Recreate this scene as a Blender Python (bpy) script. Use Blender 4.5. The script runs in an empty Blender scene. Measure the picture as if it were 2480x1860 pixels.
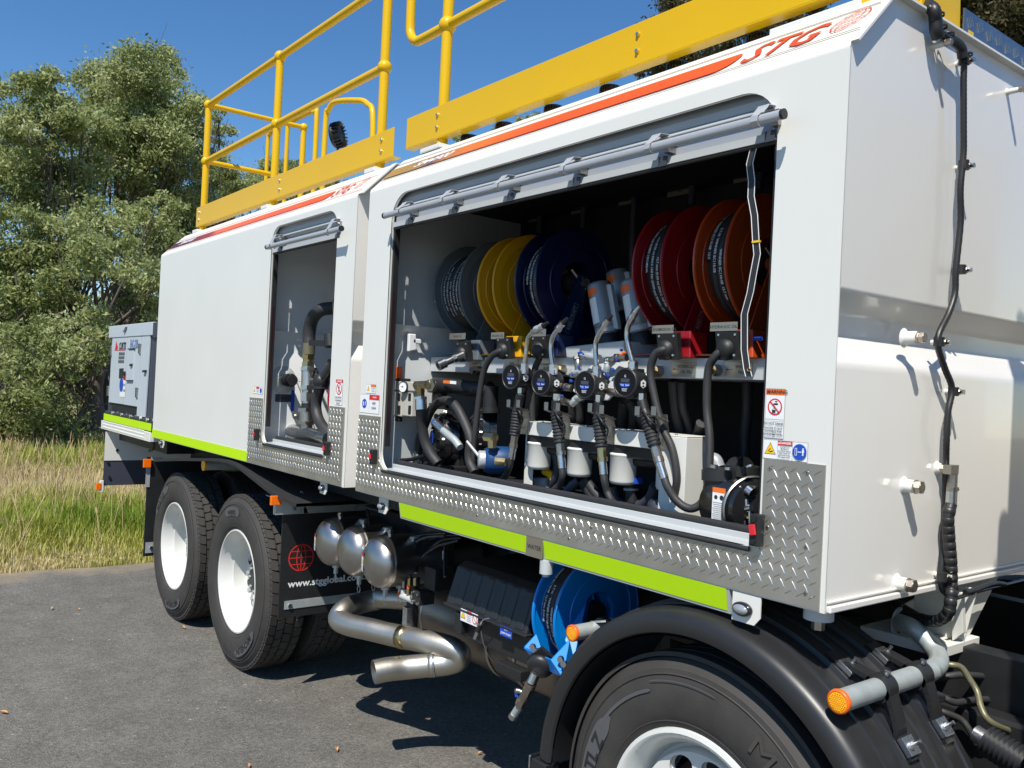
import bpy, math, random
import numpy as np
from mathutils import Vector as V, Matrix
random.seed(7); rng = np.random.default_rng(7)
PI = math.pi
sc = bpy.context.scene
col = sc.collection

# ------------------------------------------------------------------ camera
F = 2090.0; CX, CY = 1240.0, 930.0
_dx = -V((-390-CX, 860-CY, F)); _dx.normalize()
_vy = CX + (-(F*F) - (860-CY)*130)/(-390-CX)
_dy = V((_vy-CX, 1066-CY, F)); _dy = _dy - _dx*_dy.dot(_dx); _dy.normalize()
_dz = _dx.cross(_dy)
ROT = Matrix((( _dx.x, _dy.x, _dz.x), (_dx.y, _dy.y, _dz.y), (_dx.z, _dy.z, _dz.z)))   # world -> camera (right, down, forward)
INV = ROT.transposed()
_r = INV @ V((1996-CX, 1489-CY, F))
CAM = V((0, 0, 1.22)) - _r*((1.22-1.72)/_r.z)
cd = bpy.data.cameras.new('camera'); cam = bpy.data.objects.new('camera', cd); col.objects.link(cam)
cd.sensor_width = 36; cd.lens = 36*F/2480; cd.clip_start = .05; cd.clip_end = 2000
r0, r1, r2 = ROT[0], ROT[1], ROT[2]
cam.matrix_world = Matrix(((r0[0], -r1[0], -r2[0], CAM.x), (r0[1], -r1[1], -r2[1], CAM.y), (r0[2], -r1[2], -r2[2], CAM.z), (0, 0, 0, 1)))
sc.camera = cam

# ------------------------------------------------------------------ daylight
SUN = V((.33, -.45, .83)).normalized()
w = bpy.data.worlds.new('World'); sc.world = w; w.use_nodes = True
nt = w.node_tree; bg = nt.nodes['Background']
sky = nt.nodes.new('ShaderNodeTexSky'); sky.sky_type = 'NISHITA'; sky.sun_disc = False
sky.sun_elevation = math.asin(SUN.z); sky.sun_rotation = math.atan2(SUN.x, SUN.y)
sky.altitude = 100; sky.air_density = 1.0; sky.dust_density = .0; sky.ozone_density = 5.2
hs = nt.nodes.new('ShaderNodeHueSaturation'); hs.inputs['Saturation'].default_value = 1.18; nt.links.new(sky.outputs[0], hs.inputs['Color']); nt.links.new(hs.outputs[0], bg.inputs[0]); bg.inputs[1].default_value = .104
sl = bpy.data.lights.new('sun', 'SUN'); sl.energy = 4.7; sl.angle = math.radians(.53); sl.color = (1, .955, .88)
so = bpy.data.objects.new('sun', sl); col.objects.link(so); so.location = (6, -10, 14)
so.rotation_euler = SUN.to_track_quat('Z', 'Y').to_euler()
sc.cycles.max_bounces = 8; sc.cycles.diffuse_bounces = 4
sc.view_settings.view_transform = 'Standard'; sc.view_settings.look = 'None'
sc.view_settings.exposure = .4; sc.view_settings.gamma = 1; sc.view_settings.use_curve_mapping = False

# ------------------------------------------------------------------ measuring helpers: a photo position becomes a point of the place
CR = dict(G=(0,0,1.1212),A2=(400,0,.3737),A3=(900,0,.2803),A4=(1480,0,.2803),A5=(1980,0,.2803),A6=(200,740,.2532),
 B1=(560,500,.4219),B2=(900,440,.2773),B3=(1350,350,.3315),B4=(900,800,.2713),B5=(1200,700,.3316),B6=(1600,850,.3014),
 C1=(330,1080,.3618),C2=(640,1180,.3014),C3=(1000,1200,.3497),C4=(1250,1420,.3165),C5=(1900,1400,.2773),C6=(1980,700,.4822),
 E1=(2100,1380,.2894),E2=(400,420,.2532),E3=(1560,0,.2712),E4=(1000,440,.226),E5=(340,1080,.1899),E6=(850,1180,.226),S=(0,0,1))
def U(c, a, b, x=None, y=None, z=None):
    o = CR[c]; r = INV @ V((o[0]+a*o[2]-CX, o[1]+b*o[2]-CY, F))
    t = (x-CAM.x)/r.x if x is not None else (y-CAM.y)/r.y if y is not None else (z-CAM.z)/r.z
    return CAM + r*t
def UP(c, a, b, p0, n):
    o = CR[c]; r = INV @ V((o[0]+a*o[2]-CX, o[1]+b*o[2]-CY, F))
    return CAM + r*(n.dot(V(p0)-CAM)/n.dot(r))
def G(a, b, **k): return U('G', a, b, **k)

# ------------------------------------------------------------------ materials
MATS = {}
def mat(name, c, rough=.5, metal=0, coat=0, var=.06, vs=6, bump=0, bs=60, rvar=.1, spec=.5, trans=0, emit=None):
    if name in MATS: return MATS[name]
    m = bpy.data.materials.new(name); m.use_nodes = True; n = m.node_tree; b = n.nodes['Principled BSDF']
    b.inputs['Roughness'].default_value = rough; b.inputs['Metallic'].default_value = metal
    b.inputs['Coat Weight'].default_value = coat; b.inputs['Coat Roughness'].default_value = .04
    b.inputs['Specular IOR Level'].default_value = spec; b.inputs['Transmission Weight'].default_value = trans
    tc = n.nodes.new('ShaderNodeTexCoord')
    ns = n.nodes.new('ShaderNodeTexNoise'); ns.inputs['Scale'].default_value = vs; ns.inputs['Detail'].default_value = 6
    n.links.new(tc.outputs['Object'], ns.inputs['Vector'])
    mx = n.nodes.new('ShaderNodeMix'); mx.data_type = 'RGBA'
    mx.inputs[6].default_value = (*[max(0, k*(1-var)) for k in c], 1); mx.inputs[7].default_value = (*[min(1, k*(1+var)) for k in c], 1)
    n.links.new(ns.outputs[0], mx.inputs[0]); n.links.new(mx.outputs[2], b.inputs['Base Color'])
    mr = n.nodes.new('ShaderNodeMapRange'); mr.inputs[3].default_value = max(.02, rough-rvar); mr.inputs[4].default_value = min(1, rough+rvar)
    n.links.new(ns.outputs[0], mr.inputs[0]); n.links.new(mr.outputs[0], b.inputs['Roughness'])
    if bump:
        nb = n.nodes.new('ShaderNodeTexNoise'); nb.inputs['Scale'].default_value = bs; nb.inputs['Detail'].default_value = 4
        n.links.new(tc.outputs['Object'], nb.inputs['Vector'])
        bp = n.nodes.new('ShaderNodeBump'); bp.inputs['Strength'].default_value = bump; bp.inputs['Distance'].default_value = .004
        n.links.new(nb.outputs[0], bp.inputs['Height']); n.links.new(bp.outputs[0], b.inputs['Normal'])
    MATS[name] = m; return m
WHITE = mat('white_paint', (.70,.695,.64), .42, coat=.1, var=.03, vs=2.5, bump=.05, bs=2.5, spec=.35)
WHITE_F = mat('white_paint_front', (.79,.765,.71), .22, coat=.55, var=.02, vs=1.5, bump=.06, bs=4)
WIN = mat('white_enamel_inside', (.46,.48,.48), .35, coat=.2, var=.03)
YEL = mat('yellow_paint', (.68,.41,.0), .36, coat=.15, var=.03, vs=3, spec=.3)
WIN2 = mat('white_enamel_rear_cabinet', (.68,.69,.68), .3, coat=.3, var=.02)
BLK = mat('black_plastic', (.018,.018,.019), .42, var=.2)
BLKS = mat('black_gloss', (.012,.012,.013), .2, coat=.5, var=.2)
BLKM = mat('black_chassis_paint', (.014,.0145,.015), .5, var=.3, vs=12)
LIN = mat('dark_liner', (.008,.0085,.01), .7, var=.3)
RUB = mat('rubber', (.02,.02,.021), .62, var=.25, vs=20, bump=.25, bs=220)
HOSE = mat('hose_rubber', (.028,.028,.029), .55, var=.2, vs=20, bump=.3, bs=300)
TYRE = mat('tyre_rubber', (.04,.036,.032), .75, var=.4, vs=11, bump=.15, bs=160)
TYREP = mat('tyre_smooth_panel', (.085,.085,.088), .5, var=.15)
TYRET = mat('tyre_lettering', (.016,.016,.016), .6)
RIM = mat('wheel_white', (.62,.62,.58), .34, coat=.3, var=.07, vs=9)
STEEL = mat('stainless_steel', (.52,.5,.47), .24, 1, var=.08, vs=14)
STEELM = mat('matt_stainless', (.42,.4,.38), .36, 1, var=.15, vs=25)
ZINC = mat('zinc_plate', (.6,.61,.62), .28, 1, var=.1, vs=30)
GALV = mat('galvanised_pipe', (.46,.5,.49), .5, .5, var=.25, vs=18, bump=.15, bs=60)
ALU = mat('aluminium', (.46,.47,.48), .4, .35, var=.06)
ALUP = mat('grey_anodised_slat', (.33,.35,.37), .42, .15, var=.04)
ALUG = mat('grey_trim', (.44,.46,.46), .4, .1, var=.04)
PLATE = mat('checker_plate_base', (.5,.465,.4), .48, .85, var=.28, vs=5, bump=.1, bs=90)
TREAD = mat('checker_plate_bars', (.72,.69,.62), .26, 1, var=.05)
BRASS = mat('brass_fitting', (.48,.38,.2), .3, 1, var=.15, vs=30)
NICK = mat('nickel_fitting', (.4,.36,.31), .36, 1, var=.12, vs=30)
ORG = mat('orange_decal', (.78,.05,.012), .4, coat=.3, var=.02)
REDD = mat('red_decal', (.68,.035,.022), .4, coat=.3, var=.02)
MAR = mat('maroon_decal', (.03,.006,.008), .4, coat=.3)
BRN = mat('bronze_decal', (.28,.17,.05), .4, coat=.3)
LINE = mat('dark_pinstripe', (.11,.085,.06), .5)
LINR = mat('red_pinstripe', (.4,.07,.04), .5)
def fluo():
    m = mat('fluorescent_tape', (.47,.74,.0), .5, var=.03, vs=2)
    return m
FLUO = fluo()
SIGNW = mat('label_white', (.78,.79,.78), .4, var=.01)
SIGNK = mat('label_black', (.02,.02,.02), .5)
SIGNO = mat('label_orange', (.8,.16,.02), .45)
SIGNR = mat('label_red', (.62,.02,.03), .45)
SIGNB = mat('label_blue', (.01,.07,.45), .45)
SIGNY = mat('label_yellow', (.85,.52,.01), .45)
TAGM = mat('engraved_tag', (.42,.37,.3), .38, .8, var=.08)
PGREY = mat('reel_grey', (.1,.12,.135), .42, coat=.3)
PYEL = mat('reel_yellow', (.62,.3,.003), .42, coat=.1)
PBLU = mat('reel_navy', (.003,.008,.045), .4, coat=.3)
PRED = mat('reel_red', (.24,.004,.008), .42, coat=.3)
PORG = mat('reel_orange', (.44,.052,.004), .42, coat=.3)
PCYA = mat('reel_blue', (.0,.2,.62), .35, coat=.4)
PTEA = mat('reel_teal', (.0,.2,.22), .35, coat=.4)
VBLU = mat('valve_blue', (.004,.045,.15), .5, var=.1)
CREAM = mat('cream_plastic', (.5,.48,.42), .45)
ORK = mat('orange_plastic', (.8,.13,.01), .4)
AMB = mat('amber_lens', (.88,.36,.006), .2, coat=.8, var=.25, vs=120)
AMBO = mat('orange_lens', (.95,.16,.005), .2, coat=.8, var=.15, vs=60)
GLASS = mat('lamp_lens', (.32,.34,.36), .08, .3, coat=1, var=.3, vs=90)
METER = mat('meter_face', (.008,.008,.009), .5, spec=.15)
HBLU = mat('valve_handle_blue', (.01,.05,.3), .45)
CANG = mat('canister_grey', (.24,.26,.27), .36, .3)
KICK = mat('kick_plate_metal', (.24,.27,.33), .32, .9, var=.2, vs=12)
TANK = mat('tank_stainless', (.62,.6,.57), .3, 1, var=.06, vs=10)
NICK2 = mat('valve_steel', (.62,.58,.52), .36, 1, var=.12, vs=25)
GENG = mat('generator_grey', (.47,.52,.55), .45, var=.02)
GEND = mat('generator_dark', (.045,.05,.068), .5, var=.05)
DIRTM = mat('exhaust_steel', (.5,.47,.41), .46, 1, var=.22, vs=5, bump=.1, bs=60)
MUFF = mat('muffler_steel', (.28,.24,.2), .42, .9, var=.3, vs=5, bump=.1)
PIPEO = mat('olive_pipe', (.16,.15,.09), .4, .3)

# ------------------------------------------------------------------ object helpers
WL = {}
def tag(o, label=None, cat=None, group=None, kind=None):
    if label: o['label'] = label
    if cat: o['category'] = cat
    if group: o['group'] = group
    if kind: o['kind'] = kind
    return o
def thing(name, loc, label, cat, group=None):
    o = bpy.data.objects.new(name, None); col.objects.link(o); o.location = loc; o.empty_display_size = .1
    WL[o.name] = V(loc); return tag(o, label, cat, group)
def place(o, wl, parent):
    WL[o.name] = V(wl)
    if parent is not None:
        o.parent = parent; o.location = V(wl) - WL[parent.name]
    else: o.location = wl
def ortho(a):
    a = a.normalized(); h = V((0,0,1)) if abs(a.z) < .9 else V((1,0,0))
    u = h.cross(a).normalized(); return u, a.cross(u).normalized()
def smoothpath(P, k=6):
    P = [V(p) for p in P]
    if len(P) < 3: return P
    Q = [P[0]*2-P[1]] + P + [P[-1]*2-P[-2]]; out = []
    for i in range(1, len(Q)-2):
        a, b, c, d = Q[i-1], Q[i], Q[i+1], Q[i+2]
        for j in range(k):
            t = j/k
            out.append(.5*((2*b)+(c-a)*t+(2*a-5*b+4*c-d)*t*t+(3*b-a-3*c+d)*t*t*t))
    out.append(P[-1]); return out
class MB:
    def __init__(s): s.v = []; s.f = []; s.s = []; s.mi = []; s.ms = []; s.cur = 0
    def m(s, mt):
        if mt not in s.ms: s.ms.append(mt)
        s.cur = s.ms.index(mt); return s
    def add(s, vs, fs, sm=False):
        if not s.ms: s.ms.append(None)
        o = len(s.v); s.v += [tuple(x) for x in vs]
        for f in fs: s.f.append(tuple(i+o for i in f)); s.s.append(sm); s.mi.append(s.cur)
        return s
    def obox(s, c, X, Y, Z):
        c, X, Y, Z = V(c), V(X), V(Y), V(Z)
        vs = [c+X*a+Y*b+Z*d for a in (-1,1) for b in (-1,1) for d in (-1,1)]
        fs = [(0,1,3,2),(4,6,7,5),(0,4,5,1),(2,3,7,6),(0,2,6,4),(1,5,7,3)]
        if X.cross(Y).dot(Z) < 0: fs = [f[::-1] for f in fs]
        return s.add(vs, fs)
    def box(s, x0, x1, y0, y1, z0, z1):
        return s.obox(((x0+x1)/2,(y0+y1)/2,(z0+z1)/2), ((x1-x0)/2,0,0), (0,(y1-y0)/2,0), (0,0,(z1-z0)/2))
    def beam(s, a, b, w, h, up=(0,0,1)):
        a, b = V(a), V(b); d = (b-a); X = d/2; u = V(up); side = d.cross(u).normalized(); u = side.cross(d).normalized()
        return s.obox((a+b)/2, X, side*(w/2), u*(h/2))
    def lathe(s, o, ax, prof, n=24, ref=None, sm=True, a0=0, a1=2*PI):
        """prof: list of (radius, distance along axis)"""
        o, ax = V(o), V(ax).normalized()
        if ref is not None:
            u = (V(ref)-ax*V(ref).dot(ax)).normalized(); w_ = ax.cross(u)
        else: u, w_ = ortho(ax)
        full = abs(a1-a0-2*PI) < 1e-6; m = n if full else n+1
        vs = []
        for r, h in prof:
            for i in range(m):
                a = a0+(a1-a0)*i/n; vs.append(o+ax*h+(u*math.cos(a)+w_*math.sin(a))*r)
        fs = []
        for j in range(len(prof)-1):
            for i in range(n):
                k = (i+1) % m
                fs.append((j*m+i, j*m+k, (j+1)*m+k, (j+1)*m+i))
        return s.add(vs, fs, sm)
    def cyl(s, a, b, r, r2=None, n=20, cap=True, sm=True):
        a, b = V(a), V(b); r2 = r if r2 is None else r2; d = b-a; L = d.length; u, w_ = ortho(d)
        vs = [a+(u*math.cos(2*PI*i/n)+w_*math.sin(2*PI*i/n))*r for i in range(n)]+[b+(u*math.cos(2*PI*i/n)+w_*math.sin(2*PI*i/n))*r2 for i in range(n)]
        s.add(vs, [(i,(i+1)%n,n+(i+1)%n,n+i) for i in range(n)], sm)
        if cap:
            s.add(vs[:n], [tuple(range(n-1,-1,-1))]); s.add(vs[n:], [tuple(range(n))])
        return s
    def tube(s, P, r, n=10, k=6, cap=True, smooth=True, rib=0):
        P = smoothpath(P, k) if smooth else [V(p) for p in P]
        N = len(P); T = [(P[min(i+1,N-1)]-P[max(i-1,0)]).normalized() for i in range(N)]
        u, _ = ortho(T[0]); vs = []
        for i in range(N):
            u = (u-T[i]*u.dot(T[i])); u.normalize(); w_ = T[i].cross(u)
            rr = r[min(i, len(r)-1)] if isinstance(r, (list, tuple)) else r
            if rib and i % 2: rr *= (1-rib)
            vs += [P[i]+(u*math.cos(2*PI*j/n)+w_*math.sin(2*PI*j/n))*rr for j in range(n)]
        fs = [(i*n+j, i*n+(j+1)%n, (i+1)*n+(j+1)%n, (i+1)*n+j) for i in range(N-1) for j in range(n)]
        s.add(vs, fs, True)
        if cap:
            s.add(vs[:n], [tuple(range(n-1,-1,-1))]); s.add(vs[-n:], [tuple(range(n))])
        return s
    def hex(s, a, b, r, n=6): return s.cyl(a, b, r, n=n, sm=False)
    def sph(s, c, r, n=14, sc_=(1,1,1), ax=(0,0,1)):
        pr = [(max(1e-5, r*math.sin(PI*i/n)), -r*math.cos(PI*i/n)) for i in range(n+1)]
        return s.lathe(c, ax, pr, n*2)
    def sweep(s, prof, vec, sm=False, close=False):
        vec = V(vec); n = len(prof); vs = [V(p) for p in prof]+[V(p)+vec for p in prof]
        return s.add(vs, [(i,(i+1)%n,n+(i+1)%n,n+i) for i in range(n if close else n-1)], sm)
    def prism(s, poly, vec):
        vec = V(vec); n = len(poly); vs = [V(p) for p in poly]+[V(p)+vec for p in poly]
        nr = sum(((vs[i]-vs[0]).cross(vs[(i+1)%n]-vs[0]) for i in range(n)), V((0,0,0)))
        fl = nr.dot(vec) > 0
        A = tuple(range(n-1,-1,-1)) if fl else tuple(range(n)); B = tuple(range(n,2*n)) if fl else tuple(range(2*n-1,n-1,-1))
        q = [(i,(i+1)%n,n+(i+1)%n,n+i) for i in range(n)]
        if not fl: q = [f[::-1] for f in q]
        return s.add(vs, [A,B]+q)
    def addmesh(s, me, fn):
        s.add([fn(v.co) for v in me.vertices], [tuple(p.vertices) for p in me.polygons])
        return s
    def plate(s, outlines, o, u, v, th):
        """flat sheet with holes: 2D outlines (a, b) mapped to o + u*a + v*b, thickness th along u x v (o on the outer face)"""
        cu = bpy.data.curves.new('tmp', 'CURVE'); cu.dimensions = '2D'; cu.fill_mode = 'BOTH'; cu.extrude = abs(th)/2
        for ol in outlines:
            sp = cu.splines.new('POLY'); sp.points.add(len(ol)-1)
            for p, q in zip(sp.points, ol): p.co = (q[0], q[1], 0, 1)
            sp.use_cyclic_u = True
        ob = bpy.data.objects.new('tmp', cu); me = ob.to_mesh()
        o, u, v = V(o), V(u), V(v); n = u.cross(v).normalized()
        s.addmesh(me, lambda c: o+u*c.x+v*c.y+n*(c.z-th/2)); ob.to_mesh_clear(); bpy.data.objects.remove(ob); bpy.data.curves.remove(cu)
        return s
    def text(s, t, o, u, v, size, th=.0004, bold=0, shear=0, align='CENTER', sx=1, fn=None):
        cu = bpy.data.curves.new('tmp', 'FONT'); cu.body = t; cu.size = 1; cu.align_x = align; cu.align_y = 'CENTER'
        cu.offset = bold; cu.shear = shear; cu.extrude = 0; cu.resolution_u = 2; cu.space_line = .95
        ob = bpy.data.objects.new('tmp', cu); me = ob.to_mesh()
        o, u, v = V(o), V(u).normalized(), V(v).normalized(); n = u.cross(v).normalized()
        f = fn or (lambda c: o+u*c.x*size*sx+v*c.y*size+n*th)
        s.addmesh(me, f); ob.to_mesh_clear(); bpy.data.objects.remove(ob); bpy.data.curves.remove(cu)
        return s
    def build(s, name, mt=None, parent=None, bevel=0, origin=None, label=None, cat=None, group=None, kind=None, seg=2, auto=None):
        a = np.array(s.v, float)
        o = V(a.mean(0)) if origin is None else V(origin)
        if origin is None: o = V((a.min(0)+a.max(0))/2)
        me = bpy.data.meshes.new(name); a = a-np.array(o)
        me.from_pydata(a.tolist(), [], s.f)
        ms = s.ms if s.ms and s.ms[0] is not None else [mt]
        for q in ms: me.materials.append(q)
        me.polygons.foreach_set('material_index', s.mi)
        me.polygons.foreach_set('use_smooth', s.s)
        ob = bpy.data.objects.new(name, me); col.objects.link(ob); place(ob, o, parent)
        if bevel:
            b = ob.modifiers.new('bevel', 'BEVEL'); b.width = bevel; b.segments = seg; b.limit_method = 'ANGLE'; b.angle_limit = math.radians(40)
        if auto: me.set_sharp_from_angle(angle=math.radians(auto))
        return tag(ob, label, cat, group, kind)
def rrect(x0, x1, z0, z1, r=(0,0,0,0), n=8):
    """corner radii: bottom-left, bottom-right, top-right, top-left"""
    out = []
    for (cx, cz, a0), rr in zip(((x0,z0,PI),(x1,z0,1.5*PI),(x1,z1,0),(x0,z1,.5*PI)), r):
        sx = 1 if cx == x0 else -1; sz = 1 if cz == z0 else -1
        if rr <= 0: out.append((cx, cz)); continue
        for i in range(n+1):
            a = a0+i/n*PI/2; out.append((cx+sx*rr+rr*math.cos(a), cz+sz*rr+rr*math.sin(a)))
    return out
def offp(v, d): return V(v)+V(d)
X1, Y1, Z1 = V((1,0,0)), V((0,1,0)), V((0,0,1))
# ================================================================== SETTING: sky is the world; asphalt, verge
W = 2.3
def asphalt_mat():
    m = bpy.data.materials.new('asphalt'); m.use_nodes = True; n = m.node_tree; b = n.nodes['Principled BSDF']; L = n.links.new
    tc = n.nodes.new('ShaderNodeTexCoord')
    def noise(s, d=4):
        q = n.nodes.new('ShaderNodeTexNoise'); q.inputs['Scale'].default_value = s; q.inputs['Detail'].default_value = d; L(tc.outputs['Object'], q.inputs['Vector']); return q
    v = n.nodes.new('ShaderNodeTexVoronoi'); v.inputs['Scale'].default_value = 95; L(tc.outputs['Object'], v.inputs['Vector'])
    v2 = n.nodes.new('ShaderNodeTexVoronoi'); v2.inputs['Scale'].default_value = 150; L(tc.outputs['Object'], v2.inputs['Vector'])
    r = n.nodes.new('ShaderNodeValToRGB'); r.color_ramp.elements[0].position = 0; r.color_ramp.elements[0].color = (.075,.071,.062,1)
    r.color_ramp.elements[1].position = 1; r.color_ramp.elements[1].color = (.42,.39,.34,1)
    e = r.color_ramp.elements.new(.55); e.color = (.138,.129,.112,1); e2 = r.color_ramp.elements.new(.93); e2.color = (.175,.165,.145,1)
    L(v.outputs['Color'], r.inputs[0])
    big = noise(.55, 8); mr = n.nodes.new('ShaderNodeMapRange'); mr.inputs[3].default_value = .8; mr.inputs[4].default_value = 1.2; L(big.outputs[0], mr.inputs[0])
    st = noise(5, 8); ms = n.nodes.new('ShaderNodeMapRange'); ms.inputs[1].default_value = .35; ms.inputs[2].default_value = .7; ms.inputs[3].default_value = .86; ms.inputs[4].default_value = 1.12; L(st.outputs[0], ms.inputs[0])
    mu = n.nodes.new('ShaderNodeMath'); mu.operation = 'MULTIPLY'; L(mr.outputs[0], mu.inputs[0]); L(ms.outputs[0], mu.inputs[1])
    mx = n.nodes.new('ShaderNodeMix'); mx.data_type = 'RGBA'; mx.blend_type = 'MULTIPLY'; mx.inputs[0].default_value = 1
    L(r.outputs[0], mx.inputs[6]); L(mu.outputs[0], mx.inputs[7])
    sp = n.nodes.new('ShaderNodeSeparateXYZ'); L(tc.outputs['Object'], sp.inputs[0]); en = noise(3.5, 8)
    ma = n.nodes.new('ShaderNodeMath'); ma.operation = 'MULTIPLY_ADD'; ma.inputs[1].default_value = .9; L(en.outputs[0], ma.inputs[0]); L(sp.outputs[0], ma.inputs[2])
    gr = n.nodes.new('ShaderNodeMapRange'); gr.inputs[1].default_value = -6.1; gr.inputs[2].default_value = -6.5; L(ma.outputs[0], gr.inputs[0])
    sx = n.nodes.new('ShaderNodeMix'); sx.data_type = 'RGBA'; sx.inputs[7].default_value = (.26,.21,.14,1); L(gr.outputs[0], sx.inputs[0]); L(mx.outputs[2], sx.inputs[6])
    mp = n.nodes.new('ShaderNodeMapping'); mp.inputs['Scale'].default_value = (.5,.9,1); L(tc.outputs['Object'], mp.inputs[0]); st2 = n.nodes.new('ShaderNodeTexNoise'); st2.inputs['Scale'].default_value = 1.6; st2.inputs['Detail'].default_value = 7; L(mp.outputs[0], st2.inputs['Vector'])
    r2 = n.nodes.new('ShaderNodeMapRange'); r2.inputs[1].default_value = .62; r2.inputs[2].default_value = .72; r2.inputs[4].default_value = .45; L(st2.outputs[0], r2.inputs[0])
    ox = n.nodes.new('ShaderNodeMix'); ox.data_type = 'RGBA'; ox.inputs[7].default_value = (.07,.065,.058,1); L(r2.outputs[0], ox.inputs[0]); L(sx.outputs[2], ox.inputs[6])
    L(ox.outputs[2], b.inputs['Base Color'])
    b.inputs['Roughness'].default_value = .85
    bp = n.nodes.new('ShaderNodeBump'); bp.inputs['Strength'].default_value = .7; bp.inputs['Distance'].default_value = .006
    ad = n.nodes.new('ShaderNodeMath'); L(v.outputs['Distance'], ad.inputs[0]); L(v2.outputs['Distance'], ad.inputs[1]); L(ad.outputs[0], bp.inputs['Height']); L(bp.outputs[0], b.inputs['Normal'])
    return m
ASPH = asphalt_mat()
g = MB(); ys = np.linspace(-40, 30, 141)
edge = [(-6.9+.05*math.sin(y*1.7)+.03*math.sin(y*5.3+1)+.02*math.sin(y*13), y) for y in ys]
g.add([(60, -40, 0)]+[(x, y, 0) for x, y in edge]+[(60, 30, 0)], [tuple(range(0, len(edge)+2))[::-1]])
g.build('asphalt_road', ASPH, kind='structure', origin=(0,0,0))
def verge_mat():
    m = bpy.data.materials.new('verge_soil'); m.use_nodes = True; n = m.node_tree; b = n.nodes['Principled BSDF']; L = n.links.new
    tc = n.nodes.new('ShaderNodeTexCoord'); q = n.nodes.new('ShaderNodeTexNoise'); q.inputs['Scale'].default_value = .8; q.inputs['Detail'].default_value = 10; L(tc.outputs['Object'], q.inputs['Vector'])
    r = n.nodes.new('ShaderNodeValToRGB'); r.color_ramp.elements[0].position = .35; r.color_ramp.elements[0].color = (.1,.1,.035,1); r.color_ramp.elements[1].position = .65; r.color_ramp.elements[1].color = (.26,.2,.12,1)
    L(q.outputs[0], r.inputs[0]); L(r.outputs[0], b.inputs['Base Color']); b.inputs['Roughness'].default_value = .95
    return m
g = MB(); nx, ny = 60, 60
gx = np.concatenate([np.linspace(-300, -40, 8), np.linspace(-38, 60, 50), [300]]); gy = np.concatenate([[-300], np.linspace(-60, 60, 50), [150, 300]])
vs = [(x, y, -.02 if -5 < x < 62 and -42 < y < 32 else (-.006 if x > -7.2 else -.006+.05*math.sin(x*.7)*math.sin(y*.6)+.03*math.sin(x*2.1+y))) for x in gx for y in gy]
ng = len(gy); g.add(vs, [(i*ng+j, (i+1)*ng+j, (i+1)*ng+j+1, i*ng+j+1) for i in range(len(gx)-1) for j in range(ng-1)], True)
g.build('verge_ground', verge_mat(), kind='structure', origin=(0,0,0))

# ================================================================== SERVICE TRUCK
T = thing('service_truck', (-3, 1.15, 0), 'white service truck with open roller shutters, yellow roof railing and checker plate panels', 'truck')
ZS, ZR, YR = 2.575, 2.745, .17
def top_section(x, d=0):
    a = [(0,2.4),(0,ZS-.012),(.002,ZS-.005),(.006,ZS+.003),(.012,ZS+.009),(YR-.008,ZR-.008),(YR,ZR-.003),(YR+.01,ZR),(W-YR-.01,ZR),(W-YR,ZR-.003),(W-.012,ZS+.009),(W,ZS-.01),(W,1.222)]
    return [(x, y+d*(1 if y < 1 else -1), z-d) for y, z in a]
def swage(sgn, x, z0, z1, ztop):
    """vertical section (x, z) of an end panel with its pressed horizontal groove; sgn +1 faces forward"""
    d = .047
    pts = [(0,z0),(0,1.80),(-.001,1.812),(-.004,1.822),(-.012,1.832),(-d+.006,1.876),(-d+.001,1.884),(-d,1.893),(-d,1.932),(-d+.001,1.941),(-d+.006,1.948),(-.006,1.984),(-.001,1.99),(0,1.998),(0,ztop)]
    return [(x+a*sgn, z) for a, z in pts]
def end_panel(mb, x, sgn=1, y0=.0):
    P = swage(sgn, x, 1.222, 1.8, ZS)
    mb.sweep([(a, y0, z) for a, z in P][::sgn], (0, W-y0, 0), sm=True)
    v = [(x, y0, ZS), (x, YR, ZR-.002), (x, W-YR, ZR-.002), (x, W, ZS)]
    mb.add(v, [(0,3,2,1) if sgn > 0 else (0,1,2,3)])
    mb.add([(a, W, z) for a, z in P], [tuple(range(len(P)))])
HM = (-2.133, -.192, 1.342, 2.522, (.075,.06,.115,.115))
HR = (-3.445, -2.645, 1.35, 2.535, (.06,.06,.1,.1))
def body(x0, x1, hole, name, front_swage, rear_swage):
    b = MB(); b.m(WHITE)
    h = rrect(*hole)
    b.plate([[(x0,1.222),(x1,1.222),(x1,2.56),(x0,2.56)], h], (0,0,0), X1, Z1, .004)
    b.sweep([(x, .001, z) for x, z in h], (0,.012,0), sm=True, close=True)
    sec = [p for p in top_section(x0)]; sec[0] = (x0, 0, 2.56)
    b.sweep(sec, (x1-x0, 0, 0), sm=True)
    b.add([(x0,0,1.222),(x1,0,1.222),(x1,W,1.222),(x0,W,1.222)], [(0,3,2,1)])
    if front_swage: b.m(WHITE_F); end_panel(b, x1, 1, .003)
    b.m(WHITE); end_panel(b, x0, -1, .003)
    o = b.build(name, parent=T, auto=35)
    return o
body(-2.338, 0, HM, 'front_tank_body', True, True)
body(-5.53, -2.455, HR, 'rear_tank_body', True, True)
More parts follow.
